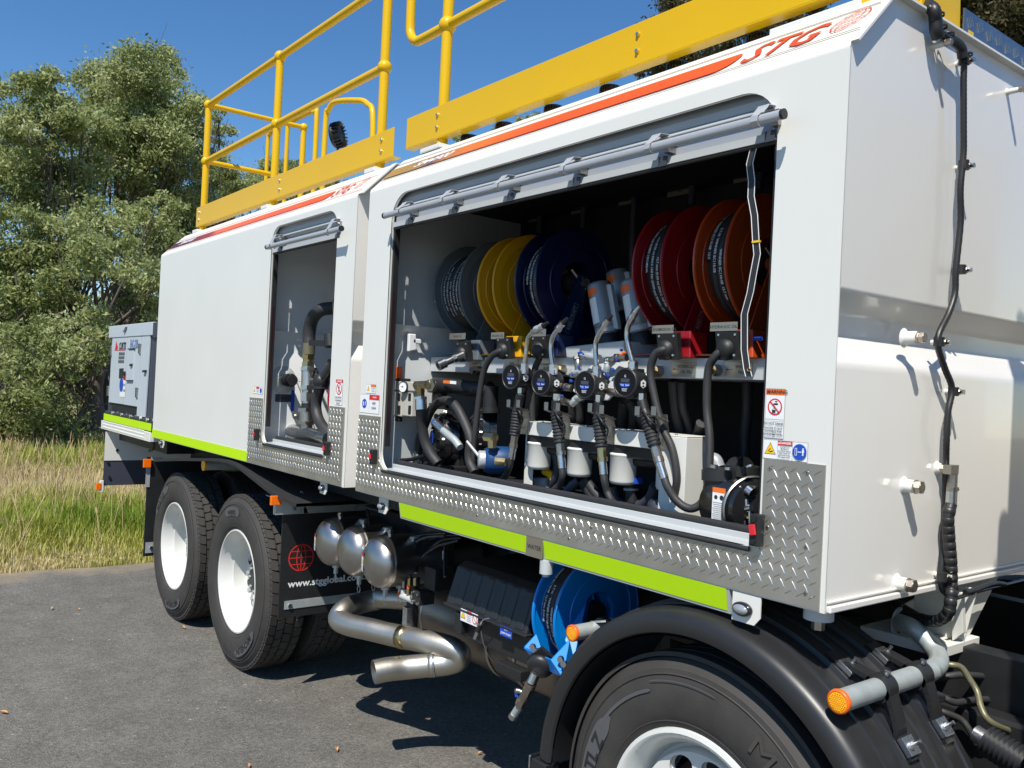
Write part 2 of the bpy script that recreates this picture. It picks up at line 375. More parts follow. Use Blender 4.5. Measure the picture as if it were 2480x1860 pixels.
# rolled flanges on the forward edge of both bodies
for x, p, nm in ((0, .02, 'front_edge_flange'), (-2.455, .045, 'rear_body_edge_flange')):
    b = MB(); t = .006
    A = [(0,ZS),(YR,ZR),(W-YR,ZR),(W,ZS)]; B = [(t*1.0,ZS-t*.4),(YR+t*.4,ZR-t),(W-YR-t*.4,ZR-t),(W-t,ZS-t*.4)]
    for i in range(3):
        q = [(x, *A[i]), (x, *A[i+1]), (x, *B[i+1]), (x, *B[i])]; b.prism(q, (p, 0, 0))
    b.build(nm, WHITE, T)
b = MB(); b.box(.0015, .014, .004, W, 1.224, 1.24).box(.0015,.008,.004,W,1.245,1.252); b.build('bottom_flange', WHITE_F, T, bevel=.003)

# cabinet linings
def lining(x0, x1, yb, z0, z1, nm, dark_back):
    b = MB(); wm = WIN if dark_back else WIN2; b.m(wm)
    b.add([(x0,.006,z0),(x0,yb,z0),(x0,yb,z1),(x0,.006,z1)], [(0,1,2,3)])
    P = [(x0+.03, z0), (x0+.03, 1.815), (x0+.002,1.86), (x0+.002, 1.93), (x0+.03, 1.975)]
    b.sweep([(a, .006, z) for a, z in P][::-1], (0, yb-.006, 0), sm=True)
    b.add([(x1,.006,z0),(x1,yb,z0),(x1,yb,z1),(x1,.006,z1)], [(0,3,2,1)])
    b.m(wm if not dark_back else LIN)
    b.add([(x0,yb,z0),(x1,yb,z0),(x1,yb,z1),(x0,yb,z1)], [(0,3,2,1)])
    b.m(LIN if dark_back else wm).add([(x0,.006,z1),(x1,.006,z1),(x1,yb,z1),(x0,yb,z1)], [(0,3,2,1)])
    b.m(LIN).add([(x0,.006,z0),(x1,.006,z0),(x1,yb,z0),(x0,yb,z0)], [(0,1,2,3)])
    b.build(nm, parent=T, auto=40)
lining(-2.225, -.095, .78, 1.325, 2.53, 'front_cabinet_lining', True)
lining(-3.56, -2.52, .62, 1.335, 2.54, 'rear_cabinet_lining', False)

# sills and seals under both openings
for (x0, x1, z, nm) in ((-2.1, -.215, 1.344, 'front_sill'), (-3.41, -2.68, 1.352, 'rear_sill')):
    b = MB(); b.prism([(x0,.0,z),(x1,.0,z),(x1,.052,z+.003),(x0,.052,z+.003)], (0,0,.003)); b.box(x0-.01, x1+.01, .05, .056, z-.01, z+.022)
    b.build(nm, WIN, T, bevel=.0015)
    b = MB(); b.tube([(x0+.02,.063,z+.03),((x0+x1)/2,.063,z+.03),(x1-.005,.063,z+.03)], .011, n=10, k=40, rib=.05)
    b.build('rubber_door_seal', RUB, T)
    b = MB(); b.tube([(x0+.0,-.006,z-.007),(x1+.0,-.006,z-.007)], .0068, n=8, smooth=False); b.build('edge_gasket', RUB, T)
# door guides at the left jambs
for x, nm in ((-2.131, 'door_guide'), (-3.443, 'door_guide')):
    b = MB(); b.m(BLKM).box(x+.001, x+.012, .013, .038, 1.44, 2.39); b.m(MAR).box(x+.0122, x+.0132, .018, .026, 1.5, 2.1); b.build(nm, parent=T)
for x in (-.194, -2.647):
    b = MB(); b.m(BLKM).box(x-.012, x-.001, .012, .05, 1.42, 2.39); b.build('door_guide', parent=T)

# ---------------------------------------------------------------- roller shutters: slats, bottom rail, pull bar, brackets
def shutter(x0, x1, zt, nb, bxs, barz, bar0, bar1):
    r = thing('roller_shutter', ((x0+x1)/2, .02, zt), None, None); del WL[r.name]; place(r, ((x0+x1)/2, .02, zt), T)
    S1 = [(.036,zt-.002),(.030,zt-.03),(.032,zt-.052)]
    S2 = [(.03,zt-.054),(.018,zt-.066),(.01,zt-.07),(.004,zt-.0705),(.004,zt-.074),(.02,zt-.078),(.022,zt-.084)]
    S3 = [(.022,zt-.086),(.02,zt-.128)]
    S4 = [(.018,zt-.13),(.006,zt-.131),(.004,zt-.152),(.01,zt-.153)]
    for prof, nm, mt in ((S1,'slat',ALUP),(S2,'slat',ALUG),(S3,'slat',ALUP),(S4,'bottom_rail',ALUG)):
        m = MB(); m.sweep([(x0+.004, y, z) for y, z in prof][::-1], (x1-x0-.008,0,0)); m.sweep([(x0+.004, y+.006, z) for y, z in prof], (x1-x0-.008,0,0)); m.build(nm, mt, r)
    m = MB(); m.tube([(x0+.006,.012,zt-.157),(x1-.006,.012,zt-.157)], .006, n=6, smooth=False); m.build('bottom_seal', RUB, r)
    m = MB(); a = V((bar0, -.05, barz)); c = V((bar1, -.05, barz)); n = 24
    pr = []
    for i in range(n):
        t = 2*PI*i/n; k = .0118 if not (5 < i % 12 < 9) else .0111
        pr.append((k*.82*math.cos(t), k*1.15*math.sin(t)))
    m.m(ALU).add([a+V((0,p,q)) for p,q in pr]+[c+V((0,p,q)) for p,q in pr], [(i,(i+1)%n,n+(i+1)%n,n+i)[::-1] for i in range(n)], True)
    m.m(BLK).cyl(c-V((.004,0,0)), c+V((.004,0,0)), .0132).cyl(a-V((.003,0,0)), a+V((.004,0,0)), .0132)
    m.build('pull_bar', parent=r)
    for x in bxs:
        m = MB(); wd = .017
        P = [(.012,zt-.072),(.006,zt-.066),(-.028,zt-.07),(-.0335,zt-.078),(-.052,barz+.017),(-.064,barz+.008),(-.066,barz-.006),(-.058,barz-.015),(-.05,barz-.0175)]
        for i in range(len(P)-1):
            (ya,za),(yb,zb) = P[i],P[i+1]; d = V((0,yb-ya,zb-za)).normalized(); nn = V((0,-d.z,d.y))*.0012
            m.obox(((x), (ya+yb)/2, (za+zb)/2), (wd if i < 4 else wd*.62,0,0), d*(V((0,yb-ya,zb-za)).length/2+.0008), nn)
        m.build('bracket', ALU, r, bevel=.0008)
        m = MB(); m.m(STEELM).box(x+.012, x+.036, -.012, .018, zt-.122, zt-.08); m.m(STEEL).cyl((x+.024,-.02,zt-.092),(x+.024,-.011,zt-.092),.006,n=10)
        m.build('latch_block', parent=r, bevel=.002)
        m = MB(); m.box(x-.012, x+.018, -.001, .003, zt-.156, zt-.128); m.build('latch_plate', GEND, r)
    return r
barz = U('S',1897,276,y=-.05).z
bx = [G(a, b, y=-.045).x for a, b in ((866,455),(960,437),(1080,403),(1222,365),(1408,310),(1640,238))]
shutter(-2.131, -.194, 2.535, 6, bx, barz, G(830,477,y=-.05).x, U('S',1897,276,y=-.05).x)
bz2 = U('B1',630,133,y=-.05).z
shutter(-3.443, -2.647, 2.548, 2, [U('B1',235,205,y=-.045).x, U('B1',565,140,y=-.045).x], bz2+.005, U('B1',205,240,y=-.05).x, U('B1',632,133,y=-.05).x)

# ---------------------------------------------------------------- checker plate panels
def arc(cx, cz, r, a0, a1, n=8): return [(cx+r*math.cos(math.radians(a0+(a1-a0)*i/n)), cz+r*math.sin(math.radians(a0+(a1-a0)*i/n))) for i in range(n+1)]
def inside(p, poly):
    x, y = p; c = False; j = len(poly)-1
    for i in range(len(poly)):
        if (poly[i][1] > y) != (poly[j][1] > y) and x < (poly[j][0]-poly[i][0])*(y-poly[i][1])/(poly[j][1]-poly[i][1])+poly[i][0]: c = not c
        j = i
    return c
def checker(nm, poly, o, u, v, p=.033, L=.0145, screws=(), parent=None, wd=.0018, hgt=.0016):
    parent = parent or T
    o, u, v = V(o), V(u), V(v); n = u.cross(v).normalized()
    b = MB(); b.plate([poly], o, u, v, .003); pl = b.build(nm, PLATE, parent)
    b = MB(); xs = [q[0] for q in poly]; zs = [q[1] for q in poly]
    i = 0; z = min(zs)+p*.35
    while z < max(zs):
        j = 0; x = min(xs)+p*.3
        while x < max(xs):
            for sgn, dx, dz in ((-1,0,0),(1,p/2,0)):
                cx, cz = x+dx+rng.normal()*.0003, z+(dz if sgn < 0 else p/2)+rng.normal()*.0003; an_ = math.radians(-58 if sgn < 0 else 32); c_, s_ = math.cos(an_), math.sin(an_)
                e = [(cx-L*c_, cz-L*s_), (cx+L*c_, cz+L*s_)]
                if all(inside(q, poly) for q in e):
                    def Q(a, w_, h): return o+u*(cx+a*c_-w_*s_)+v*(cz+a*s_+w_*c_)+n*h
                    vs = [Q(-L,0,0),Q(0,-wd,0),Q(L,0,0),Q(0,wd,0),Q(-L*.6,0,hgt),Q(L*.6,0,hgt),Q(-L*.5,-wd*.8,0),Q(L*.5,-wd*.8,0),Q(-L*.5,wd*.8,0),Q(L*.5,wd*.8,0)]
                    b.add(vs, [(0,6,4),(6,1,7,5,4),(7,2,5),(2,9,5),(9,3,8,4,5),(8,0,4)])
            x += p
        z += p; i += 1
    b.build('tread_pattern', TREAD, pl, kind='stuff')
    for a, c in screws:
        m = MB(); q = o+u*a+v*c; m.m(STEELM).cyl(q, q+n*.0022, .0055, .0045, n=14).m(SIGNK).cyl(q+n*.0022, q+n*.0024, .002, n=6); m.build('screw', parent=pl)
    return pl
PM = [(-2.335,1.226),(-.012,1.226),(-.012,1.571),(-.184,1.571)]+arc(-.246,1.396,.062,0,-90)+arc(-2.056,1.418,.084,-90,-180)+[(-2.14,1.566),(-2.335,1.566)]
checker('checker_plate', PM, (0,-.0035,0), X1, Z1, screws=[(-.165,1.548),(-.06,1.548),(-.165,1.40),(-.055,1.37),(-.05,1.26),(-.4,1.30),(-.8,1.30),(-1.2,1.30),(-1.6,1.30),(-2.0,1.30),(-.9,1.25),(-1.4,1.25),(-2.3,1.4),(-2.3,1.54),(-2.17,1.54)])
PR_ = [(-3.646,1.226),(-2.475,1.226),(-2.475,1.59),(-2.635,1.59)]+arc(-2.70,1.405,.062,0,-90)+arc(-3.39,1.405,.062,-90,-180)+[(-3.452,1.593),(-3.646,1.593)]
checker('checker_plate', PR_, (0,-.0035,0), X1, Z1, screws=[(-2.5,1.56),(-2.5,1.25),(-3.62,1.57),(-3.62,1.25),(-3,1.28)])

# ---------------------------------------------------------------- reflective tapes
b = MB(); b.m(ALUG).box(-1.96,-.275,.0,.03,1.155,1.222); b.ms.clear(); b.__init__(); b.m(ALUG).prism([(-1.96,0,1.222),(-1.96,.012,1.155),(-1.96,.03,1.155),(-1.96,.03,1.222)], (1.685,0,0)); b.m(FLUO); [b.add([(xa,.0095,1.162),(xb,.0095,1.162),(xb,-.0012,1.222),(xa,-.0012,1.222)], [(0,1,2,3)]) for xa, xb in ((-1.953,-1.113),(-1.028,-.284))]; b.build('reflective_strip', parent=T)
b = MB(); b.m(TAGM).box(-1.113,-1.028,-.003,-.0004,1.158,1.224); b.m(SIGNK).text('WATER', (-1.07,-.0032,1.19), X1, Z1, .021, bold=.01); b.build('water_nameplate', parent=T)
b = MB(); b.box(-5.532,-3.65,-.0025,-.0008,1.226,1.284); b.build('reflective_strip', FLUO, T)
b = MB(); b.m(WIN).cyl((-1.03,.02,1.155),(-1.03,.02,1.11),.022).cyl((-1.03,.02,1.11),(-1.03,.02,1.10),.012); b.build('drain_cap', parent=T)

# ---------------------------------------------------------------- roof stripe graphics on the sloping edge
SV = V((0, YR, ZR-ZS)).normalized(); SN = X1.cross(SV).normalized()
def SP(x, s, h=.0006): return V((x, 0.0, ZS))+SV*s+SN*(h+.0015)
def srect(m, x0, x1, s0, s1, h=.0006): m.add([SP(x0,s0,h),SP(x1,s0,h),SP(x1,s1,h),SP(x0,s1,h)], [(0,1,2,3)])
def band_mat(nm, stops):
    m = bpy.data.materials.new(nm); m.use_nodes = True; n = m.node_tree; bb = n.nodes['Principled BSDF']
    tc = n.nodes.new('ShaderNodeTexCoord'); sp = n.nodes.new('ShaderNodeSeparateXYZ'); n.links.new(tc.outputs['Generated'], sp.inputs[0])
    r = n.nodes.new('ShaderNodeValToRGB'); n.links.new(sp.outputs[0], r.inputs[0]); n.links.new(r.outputs[0], bb.inputs['Base Color'])
    for i, (p, c) in enumerate(stops):
        e = r.color_ramp.elements[i] if i < 2 else r.color_ramp.elements.new(p)
        e.position = p; e.color = (*c, 1)
    bb.inputs['Roughness'].default_value = .4; bb.inputs['Coat Weight'].default_value = .3
    return m
OC = (.78,.05,.012)
def stripes(x0, x1, xt, stg, gl, txt, bm, lm, lows, ups, bs):
    b = MB(); srect(b, x0, x1, lows, lows+.0045); srect(b, x0, x1, ups, ups+.0045); b.build('pinstripe', lm, T)
    b = MB(); b0, b1 = bs; h = b1-b0
    pts = [SP(x0,b0)]+[SP(xt-.075+.075*math.sin(t*PI/2), b0+h*.82*(1-math.cos(t*PI/2))) for t in (0,.15,.3,.45,.6,.75,.9,1)]+[SP(xt-.004,b1-h*.05), SP(xt-.016, b1)]+[SP(x0,b1)]
    b.add(pts, [tuple(range(len(pts)))]); b.build('colour_band', bm, T)
    b = MB(); b.text('STG', SP((stg[0]+stg[1])/2-.02, (b0+b1)/2+.002, .0008), X1, SV, .125*(h/.08), bold=.015, shear=.4, sx=(stg[1]-stg[0])/.225); b.build('logo_lettering', REDD if lm is LINE else REDD, T)
    b = MB(); cx, cs, rx, ry = gl
    def ring(fx, fy, w_=.0034, n=28, a0=0, a1=2*PI, skew=.35):
        P = []
        for i in range(n+1):
            a = a0+(a1-a0)*i/n; q = (math.cos(a)*fx, math.sin(a)*fy); P.append((cx+q[0]*rx+q[1]*ry*skew, cs+q[1]*ry))
        for i in range(n):
            (xa,sa),(xb,sb) = P[i],P[i+1]; d = V((xb-xa, sb-sa, 0)).normalized(); ox, os_ = -d.y*w_/2, d.x*w_/2
            b.add([SP(xa+ox,sa+os_),SP(xb+ox,sb+os_),SP(xb-ox,sb-os_),SP(xa-ox,sa-os_)], [(0,3,2,1)])
    ring(1,1); ring(.5,1,.0026)
    for yy in (-.5,0,.5):
        wdt = math.sqrt(1-yy*yy)
        xa, xb = cx-wdt*rx+yy*ry*.35, cx+wdt*rx+yy*ry*.35
        srect(b, xa, xb, cs+yy*ry-.0014, cs+yy*ry+.0014)
    b.add([SP(cx-ry*.35-.001,cs-ry),SP(cx-ry*.35+.001,cs-ry),SP(cx+ry*.35+.001,cs+ry),SP(cx+ry*.35-.001,cs+ry)], [(0,1,2,3)])
    b.build('globe_emblem', REDD, T)
    b = MB(); b.text('SM4900', SP((txt[0]+txt[1])/2-.01, (b0+b1)/2+.001, .0012), X1, SV, .052, bold=.02, shear=.5, sx=(txt[1]-txt[0])/.22); b.build('model_lettering', SIGNW, T)
bm1 = band_mat('colour_band_front', [(0,(.33,.2,.06)),(1,OC),(.16,(.3,.16,.06)),(.2,(.12,.03,.07)),(.25,(.4,.14,.05)),(.34,(.62,.12,.03)),(.55,OC)])
bm2 = band_mat('colour_band_rear', [(0,(.1,.03,.05)),(1,OC),(.2,(.16,.012,.03)),(.33,(.36,.02,.03)),(.38,(.75,.1,.05))])
stripes(-2.33, -.004, -.39, (-.36,-.12), (-.062,.137,.042,.046), (-2.13,-1.77), bm1, LINE, .062, .188, (.078,.155))
stripes(-5.52, -2.47, -2.86, (-2.84,-2.64), (-2.575,.12,.04,.04), (-5.36,-4.95), bm2, LINR, .04, .155, (.062,.13))
# ---------------------------------------------------------------- labels stuck on the body
class Lab:
    def __init__(s, c, w_, h, u=X1, v=Z1, base=True, border=True):
        s.m = MB(); s.c = V(c); s.u = V(u); s.v = V(v); s.n = s.u.cross(s.v).normalized(); s.w = w_; s.h = h; s.k = .0004
        if border: s.rect(SIGNK, -w_/2, w_/2, -h/2, h/2); e = .0007; s.rect(SIGNW, -w_/2+e, w_/2-e, -h/2+e, h/2-e)
        elif base: s.rect(SIGNW, -w_/2, w_/2, -h/2, h/2)
    def p(s, a, b): return s.c+s.u*a+s.v*b+s.n*s.k
    def poly(s, mt, P): s.k += .00015; s.m.m(mt).add([s.p(*q) for q in P], [tuple(range(len(P)))]); return s
    def rect(s, mt, a, b, c, d): return s.poly(mt, [(a,c),(b,c),(b,d),(a,d)])
    def disc(s, mt, x, y, r, n=28): return s.poly(mt, [(x+r*math.cos(2*PI*i/n), y+r*math.sin(2*PI*i/n)) for i in range(n)])
    def bar(s, mt, x0, y0, x1, y1, w_):
        d = V((x1-x0, y1-y0, 0)).normalized(); ox, oy = -d.y*w_/2, d.x*w_/2
        return s.poly(mt, [(x0-ox,y0-oy),(x1-ox,y1-oy),(x1+ox,y1+oy),(x0+ox,y0+oy)])
    def text(s, mt, t, x, y, size, bold=.01, sx=1): s.k += .00015; s.m.m(mt).text(t, s.p(x,y), s.u, s.v, size, th=.0001, bold=bold, sx=sx); return s
    def tri(s, mt, x, y, r): return s.poly(mt, [(x-r*.95,y-r*.7),(x+r*.95,y-r*.7),(x,y+r)])
    def done(s, nm='label', parent=None, label=None): return s.m.build(nm, parent=parent or T, label=label)
def man(L, x, y, k, mt):
    L.disc(mt, x, y+k*.8, k*.22); L.rect(mt, x-k*.3, x+k*.3, y-k*.1, y+k*.52); L.rect(mt, x-k*.2, x-k*.03, y-k*.85, y-k*.1); L.rect(mt, x+k*.03, x+k*.2, y-k*.85, y-k*.1)
def lines(L, x, y, w_, n, dy, mt=SIGNK, th=.0012):
    for i in range(n): L.rect(mt, x-w_/2*(1-.2*((i*7)%3)/2), x+w_/2*(1-.25*((i*5)%3)/2), y-i*dy-th/2, y-i*dy+th/2)
def lc(c, a, b, y=0): return U(c, a, b, y=y)
# warning: do not drink
a, b_ = lc('B6',832,300), lc('B6',1007,303); c_, d_ = lc('B6',815,695), lc('B6',990,710)
x0, x1, z0, z1 = -.193+.004, b_.x, (c_.z+d_.z)/2, a.z; cx = (x0+x1)/2+.0; wd = x1-x0; ht = z1-z0; cz = (z0+z1)/2
L = Lab((cx,-.0006,cz), wd, ht); h2 = ht/2
L.rect(SIGNO, -wd/2+.0007, wd/2-.0007, h2*.74, h2-.0007)
L.tri(SIGNK, -wd*.36, h2*.86, .006); L.text(SIGNO, '!', -wd*.36, h2*.86, .009, .03); L.text(SIGNK, 'WARNING', wd*.08, h2*.865, .0125, .03)
L.disc(SIGNR, 0, h2*.27, .021); L.disc(SIGNW, 0, h2*.27, .0172)
L.rect(SIGNK, -.002, .009, h2*.27+.0045, h2*.27+.009); L.rect(SIGNK, .0025, .0045, h2*.27+.008, h2*.27+.0135); L.rect(SIGNK,.0,.0075,h2*.27+.0125,h2*.27+.0145); L.rect(SIGNK, -.004, -.001, h2*.27, h2*.27+.009); L.disc(SIGNK,-.0022,h2*.27-.003,.0012,10)
for q in ((-.007,-.002),(.002,-.002)): L.rect(SIGNK, q[0], q[0]+.0012, h2*.27-.0145, h2*.27-.005)
L.rect(SIGNK, -.007, .003, h2*.27-.0145, h2*.27-.0075)
L.bar(SIGNR, -.0145, h2*.27+.0145, .0145, h2*.27-.0145, .0034)
L.rect(SIGNK, -wd/2, wd/2, -h2*.245, -h2*.23)
L.text(SIGNK, 'DO NOT DRINK.', 0, -h2*.4, .0078, .02); L.text(SIGNK, 'WATER IS NOT', 0, -h2*.59, .0076, .015); L.text(SIGNK, 'SUITABLE FOR', 0, -h2*.72, .0076, .015); L.text(SIGNK, 'CONSUMPTION.', 0, -h2*.85, .0076, .015)
L.done('warning_label', label='white and orange label reading WARNING do not drink')
# danger triple label
a, b_ = lc('B6',812,712), lc('B6',1188,744); c_ = lc('B6',808,850)
x0, x1, z0, z1 = -.19, b_.x, c_.z+.0, a.z; wd = x1-x0; ht = z1-z0+.004
L = Lab(((x0+x1)/2,-.0006,(z0+z1)/2), wd, ht); q = wd/3
L.rect(SIGNK, -q/2-.0003, -q/2+.0003, -ht/2, ht/2); L.rect(SIGNK, q/2-.0003, q/2+.0003, -ht/2, ht/2)
L.tri(SIGNK, -q, .0, .0175); L.tri(SIGNY, -q, -.0003, .0155); L.bar(SIGNK,-q-.006,-.006,-q+.001,.002,.002); L.bar(SIGNK,-q-.002,-.007,-q+.008,-.004,.0025)
L.rect(SIGNR, -q/2+.0006, q/2-.0006, ht*.26, ht/2-.0007); L.text(SIGNW, 'DANGER', .002, ht*.375, .0078, .03); L.tri(SIGNW, -q*.4, ht*.37, .003)
for i, t in enumerate(('HAZARDOUS','MOVING &','ROTATING PARTS.','KEEP CLEAR OF','MACHINE WHEN','IN OPERATION.')): L.text(SIGNK, t, 0, ht*.17-i*.0052, .0045, .01)
L.disc(SIGNB, q, 0, .0195); L.rect(SIGNW, q-.013, q-.007, -.009, .009); L.rect(SIGNB, q-.0118, q-.0082, -.0078, .0078); L.bar(SIGNW, q-.005, 0, q+.005, 0, .002); man(L, q+.01, 0, .01, SIGNW)
L.done('danger_label', label='three panel danger label with yellow triangle and blue disc')
# left column labels on the front body
a, b_, c_ = lc('B1',742,1075), lc('B1',853,1082), lc('B1',740,1180)
wd, ht = b_.x-a.x, a.z-c_.z; L = Lab(((a.x+b_.x)/2,-.0006,(a.z+c_.z)/2-.001), wd, ht)
L.rect(SIGNK, -.0003, .0003, -ht/2, ht/2); L.disc(SIGNB, -wd*.25, 0, .021); L.rect(SIGNW, -wd*.25-.013,-wd*.25-.006,-.009,.009); man(L,-wd*.25+.008,0,.011,SIGNW)
L.rect(SIGNR, .0006, wd/2-.0007, ht*.24, ht/2-.0007); L.text(SIGNW,'DANGER',wd*.27,ht*.37,.008,.03); L.text(SIGNK,'KEEP',wd*.25,ht*.05,.0135,.01); L.text(SIGNK,'CLEAR.',wd*.25,-ht*.2,.0135,.01)
L.done('danger_label', label='label with blue disc reading DANGER keep clear')
def small_label(c, a0, b0, a1, b1, kind):
    a, e = lc(c,a0,b0), lc(c,a1,b1); wd, ht = e.x-a.x, abs(a.z-e.z)
    L = Lab(((a.x+e.x)/2,-.0006,(a.z+e.z)/2), wd, ht)
    if kind == 'two':
        L.tri(SIGNK,-wd*.25,0,ht*.34); L.tri(SIGNY,-wd*.25,-.0004,ht*.29); L.rect(SIGNO,.0004,wd/2-.0007,ht*.2,ht/2-.0007); lines(L,wd*.25,ht*.06,wd*.36,3,ht*.17)
    if kind == 'three':
        L.tri(SIGNK,-wd*.34,0,ht*.36); L.tri(SIGNY,-wd*.34,0,ht*.3); L.rect(SIGNR,-wd*.16,wd*.16,ht*.2,ht/2-.0007); lines(L,0,ht*.05,wd*.26,3,ht*.15); L.disc(SIGNB,wd*.33,0,ht*.36)
    if kind == 'tall':
        L.rect(SIGNR,-wd/2+.0006,wd/2-.0006,ht*.37,ht/2-.0006); L.text(SIGNW,'DANGER',0,ht*.43,wd*.17,.03)
        L.disc(SIGNR,0,ht*.14,wd*.4); L.disc(SIGNW,0,ht*.14,wd*.32); man(L,0,ht*.14,wd*.26,SIGNK); L.bar(SIGNR,-wd*.26,ht*.14+wd*.26,wd*.26,ht*.14-wd*.26,wd*.08)
        for i, t in enumerate(('NO ENTRY.','CONFINED','SPACE.')): L.text(SIGNK,t,0,-ht*.2-i*ht*.115,wd*.17,.01)
    L.done('safety_label')
small_label('B1',776,1020,830,1075,'two'); small_label('B1',127,1033,180,1078,'three'); small_label('B1',603,993,636,1143,'tall')

# ---------------------------------------------------------------- door latches with red levers
def latch(x, z, s=1):
    m = MB(); m.m(BLKM).box(x-.014*s, x+.014*s, -.03, -.004, z-.04*s, z+.04*s); m.cyl((x,-.033,z+.028*s),(x,-.03,z+.028*s),.007*s); m.cyl((x,-.033,z-.028*s),(x,-.03,z-.028*s),.006*s)
    m.build('door_latch', parent=T, bevel=.003)
    k = bpy.data.objects[-1] if 0 else None
    m = MB(); m.m(SIGNR).obox((x-.001*s,-.034,z+.001), (.009*s,0,.002*s), (0,.003,0), (-.003*s,0,.013*s)); m.build('latch_lever', parent=T, bevel=.002)
for c, a, b, s in (('G',1633,1145,1.25),('G',805,987,1),('B1',143,1310,1),('B1',545,1390,1)):
    p = U(c, a, b, y=-.02); latch(p.x, p.z, s*.8)

# ---------------------------------------------------------------- oval side lights on white brackets
def oval_light(c, a, b, y=0, s=1, cable=False):
    p = U(c, a, b, y=y-.02)
    m = MB(); m.m(WHITE).prism([(p.x-.03*s,y,p.z-.03*s),(p.x+.03*s,y,p.z-.03*s),(p.x+.045*s,y,p.z-.012*s),(p.x+.045*s,y,p.z+.035*s),(p.x-.03*s,y,p.z+.035*s)], (0,.004,0))
    m.build('light_bracket', parent=T)
    m = MB(); m.m(BLKS).lathe((p.x,y-.001,p.z), (0,-1,0), [(.026*s,0),(.026*s,.006),(.022*s,.012),(.0001,.012)], 24, ref=X1)
    m.v = [(q[0], q[1], p.z+(q[2]-p.z)*.62) for q in m.v]
    m.m(GLASS).sph((p.x, y-.012, p.z), .019*s); m.v = m.v[:5*24-24]+m.v[5*24-24:]
    n0 = 4*24
    m.v = m.v[:n0]+[(p.x+(q[0]-p.x)*1.05, y-.012+(q[1]-y+.012)*.45, p.z+(q[2]-p.z)*.6) for q in m.v[n0:]]
    m.build('side_light', parent=T)
oval_light('C4',1700,180,0,1.15); oval_light('C2',915,155,.02,1.0); oval_light('C1',1222,282,.02,.95); oval_light('A6',730,1315,.0,1.1); oval_light('A6',240,1160,.05,1.3)

# ================================================================== ROOF: yellow toe boards, railings, caps, work lamp
def sphere_joint(parent, p, r=.036): MB().sph(p, r, 12).build('ball_joint', YEL, parent)
YT = .2
def toeboard(x0, x1, nm, bolts, z0=2.80, z1=2.94):
    m = MB()
    m.box(x0, x1, YT, YT+.005, z0, z1); m.box(x0, x1, YT, YT+.045, z0-.004, z0)
    m.box(x0-.0, x0+.005, YT+.0055, YT+.05, z0, z1)
    o = m.build(nm, YEL, T, bevel=.0012)
    for bxp in bolts:
        for z in (z0+.045, z1-.04):
            k = MB(); k.m(ZINC).hex((bxp,YT-.008,z),(bxp,YT,z),.007).m(YEL).cyl((bxp,YT-.003,z),(bxp,YT+.0,z),.0095); k.build('bolt', parent=o)
toeboard(-2.385, .03, 'toe_board', (-2.12, -.9), 2.812, 2.953); toeboard(-5.4, -2.505, 'toe_board', (-5.34,-3.86,-2.62))
RT = 3.70; RM = 3.28
def rail_obj(nm, pts, r=.022, parent=None, k=6, smooth=True): return MB().tube(pts, r, n=14, k=k, smooth=smooth).build(nm, YEL, parent)
hr = thing('handrail', (-4, .25, 2.75), None, None); del WL[hr.name]; place(hr, (-4,.25,2.75), T)
yp = YT+.03; zb = ZR+.01
for x in (-5.33, -4.02, -2.68):
    rail_obj('post', [(x,yp,zb),(x,yp,RT)], .024, hr, smooth=False); sphere_joint(hr, (x,yp,RT)); sphere_joint(hr, (x,yp,RM))
    MB().box(x-.05, x+.05, yp-.06, yp+.05, ZR, ZR+.022).build('foot_plate', WHITE, hr, bevel=.003)
rail_obj('top_rail', [(-5.33,yp,RT),(-2.6,yp,RT)], .022, hr, smooth=False); rail_obj('mid_rail', [(-5.33,yp,RM),(-2.68,yp,RM)], .022, hr, smooth=False)
yf = .98
for z in (RT, RM): rail_obj('end_rail', [(-5.33,yp,z),(-5.33,yf,z)], .018, hr, smooth=False)
# far side of the rear railing, with hooped openings
rail_obj('post', [(-5.33,yf,zb),(-5.33,yf,RT)], .022, hr, smooth=False); sphere_joint(hr, (-5.33,yf,RT), .033)
def hoop(x0, x1, y, z0, z1, r=.018, rr=.1, both=True):
    P = [(x0,y,z0),(x0,y,z1-rr),(x0+rr*.3*(1 if x1 > x0 else -1),y,z1-rr*.3),(x0+rr*(1 if x1 > x0 else -1),y,z1)]
    Q = [(x1-rr*(1 if x1 > x0 else -1),y,z1),(x1-rr*.3*(1 if x1 > x0 else -1),y,z1-rr*.3),(x1,y,z1-rr),(x1,y,z0)] if both else [(x1,y,z1)]
    rail_obj('hoop', P+Q, r, hr, k=5)
def X(c, a, y, b=900): return U(c, a, b, y=y).x
yh = .98
def hp(a, b): return U('A2', a, b, y=yh)
hoop(hp(655,1150).x, hp(690,850).x+.12, yh, ZR, hp(700,840).z, .017, .1, False)
p = hp(795,800); q = hp(985,710)
rail_obj('post', [(p.x,yh,ZR),(p.x,yh,p.z)], .017, hr, smooth=False); sphere_joint(hr, (p.x,yh,p.z), .026)
rail_obj('hoop', [(p.x,yh,p.z),(q.x-.16,yh,p.z),(q.x-.05,yh,p.z-.02),(q.x,yh,p.z-.1),(q.x,yh,ZR)], .019, hr, k=5)
p = hp(1040,800); q = hp(1345,860)
rail_obj('hoop', [(p.x,yh,ZR),(p.x,yh,p.z),(p.x+.04,yh,p.z+.09),(p.x+.14,yh,p.z+.13),(q.x-.3,yh,p.z+.07),(q.x-.1,yh,p.z+.0),(q.x,yh,p.z-.16),(q.x,yh,ZR)], .02, hr, k=5)
zz = hp(1300,890).z-.05
rail_obj('far_rail', [(hp(1220,905).x,yh,2.98),(-2.35,yh,2.98)], .017, hr, smooth=False); sphere_joint(hr, (hp(1240,905).x,yh,2.98), .03)
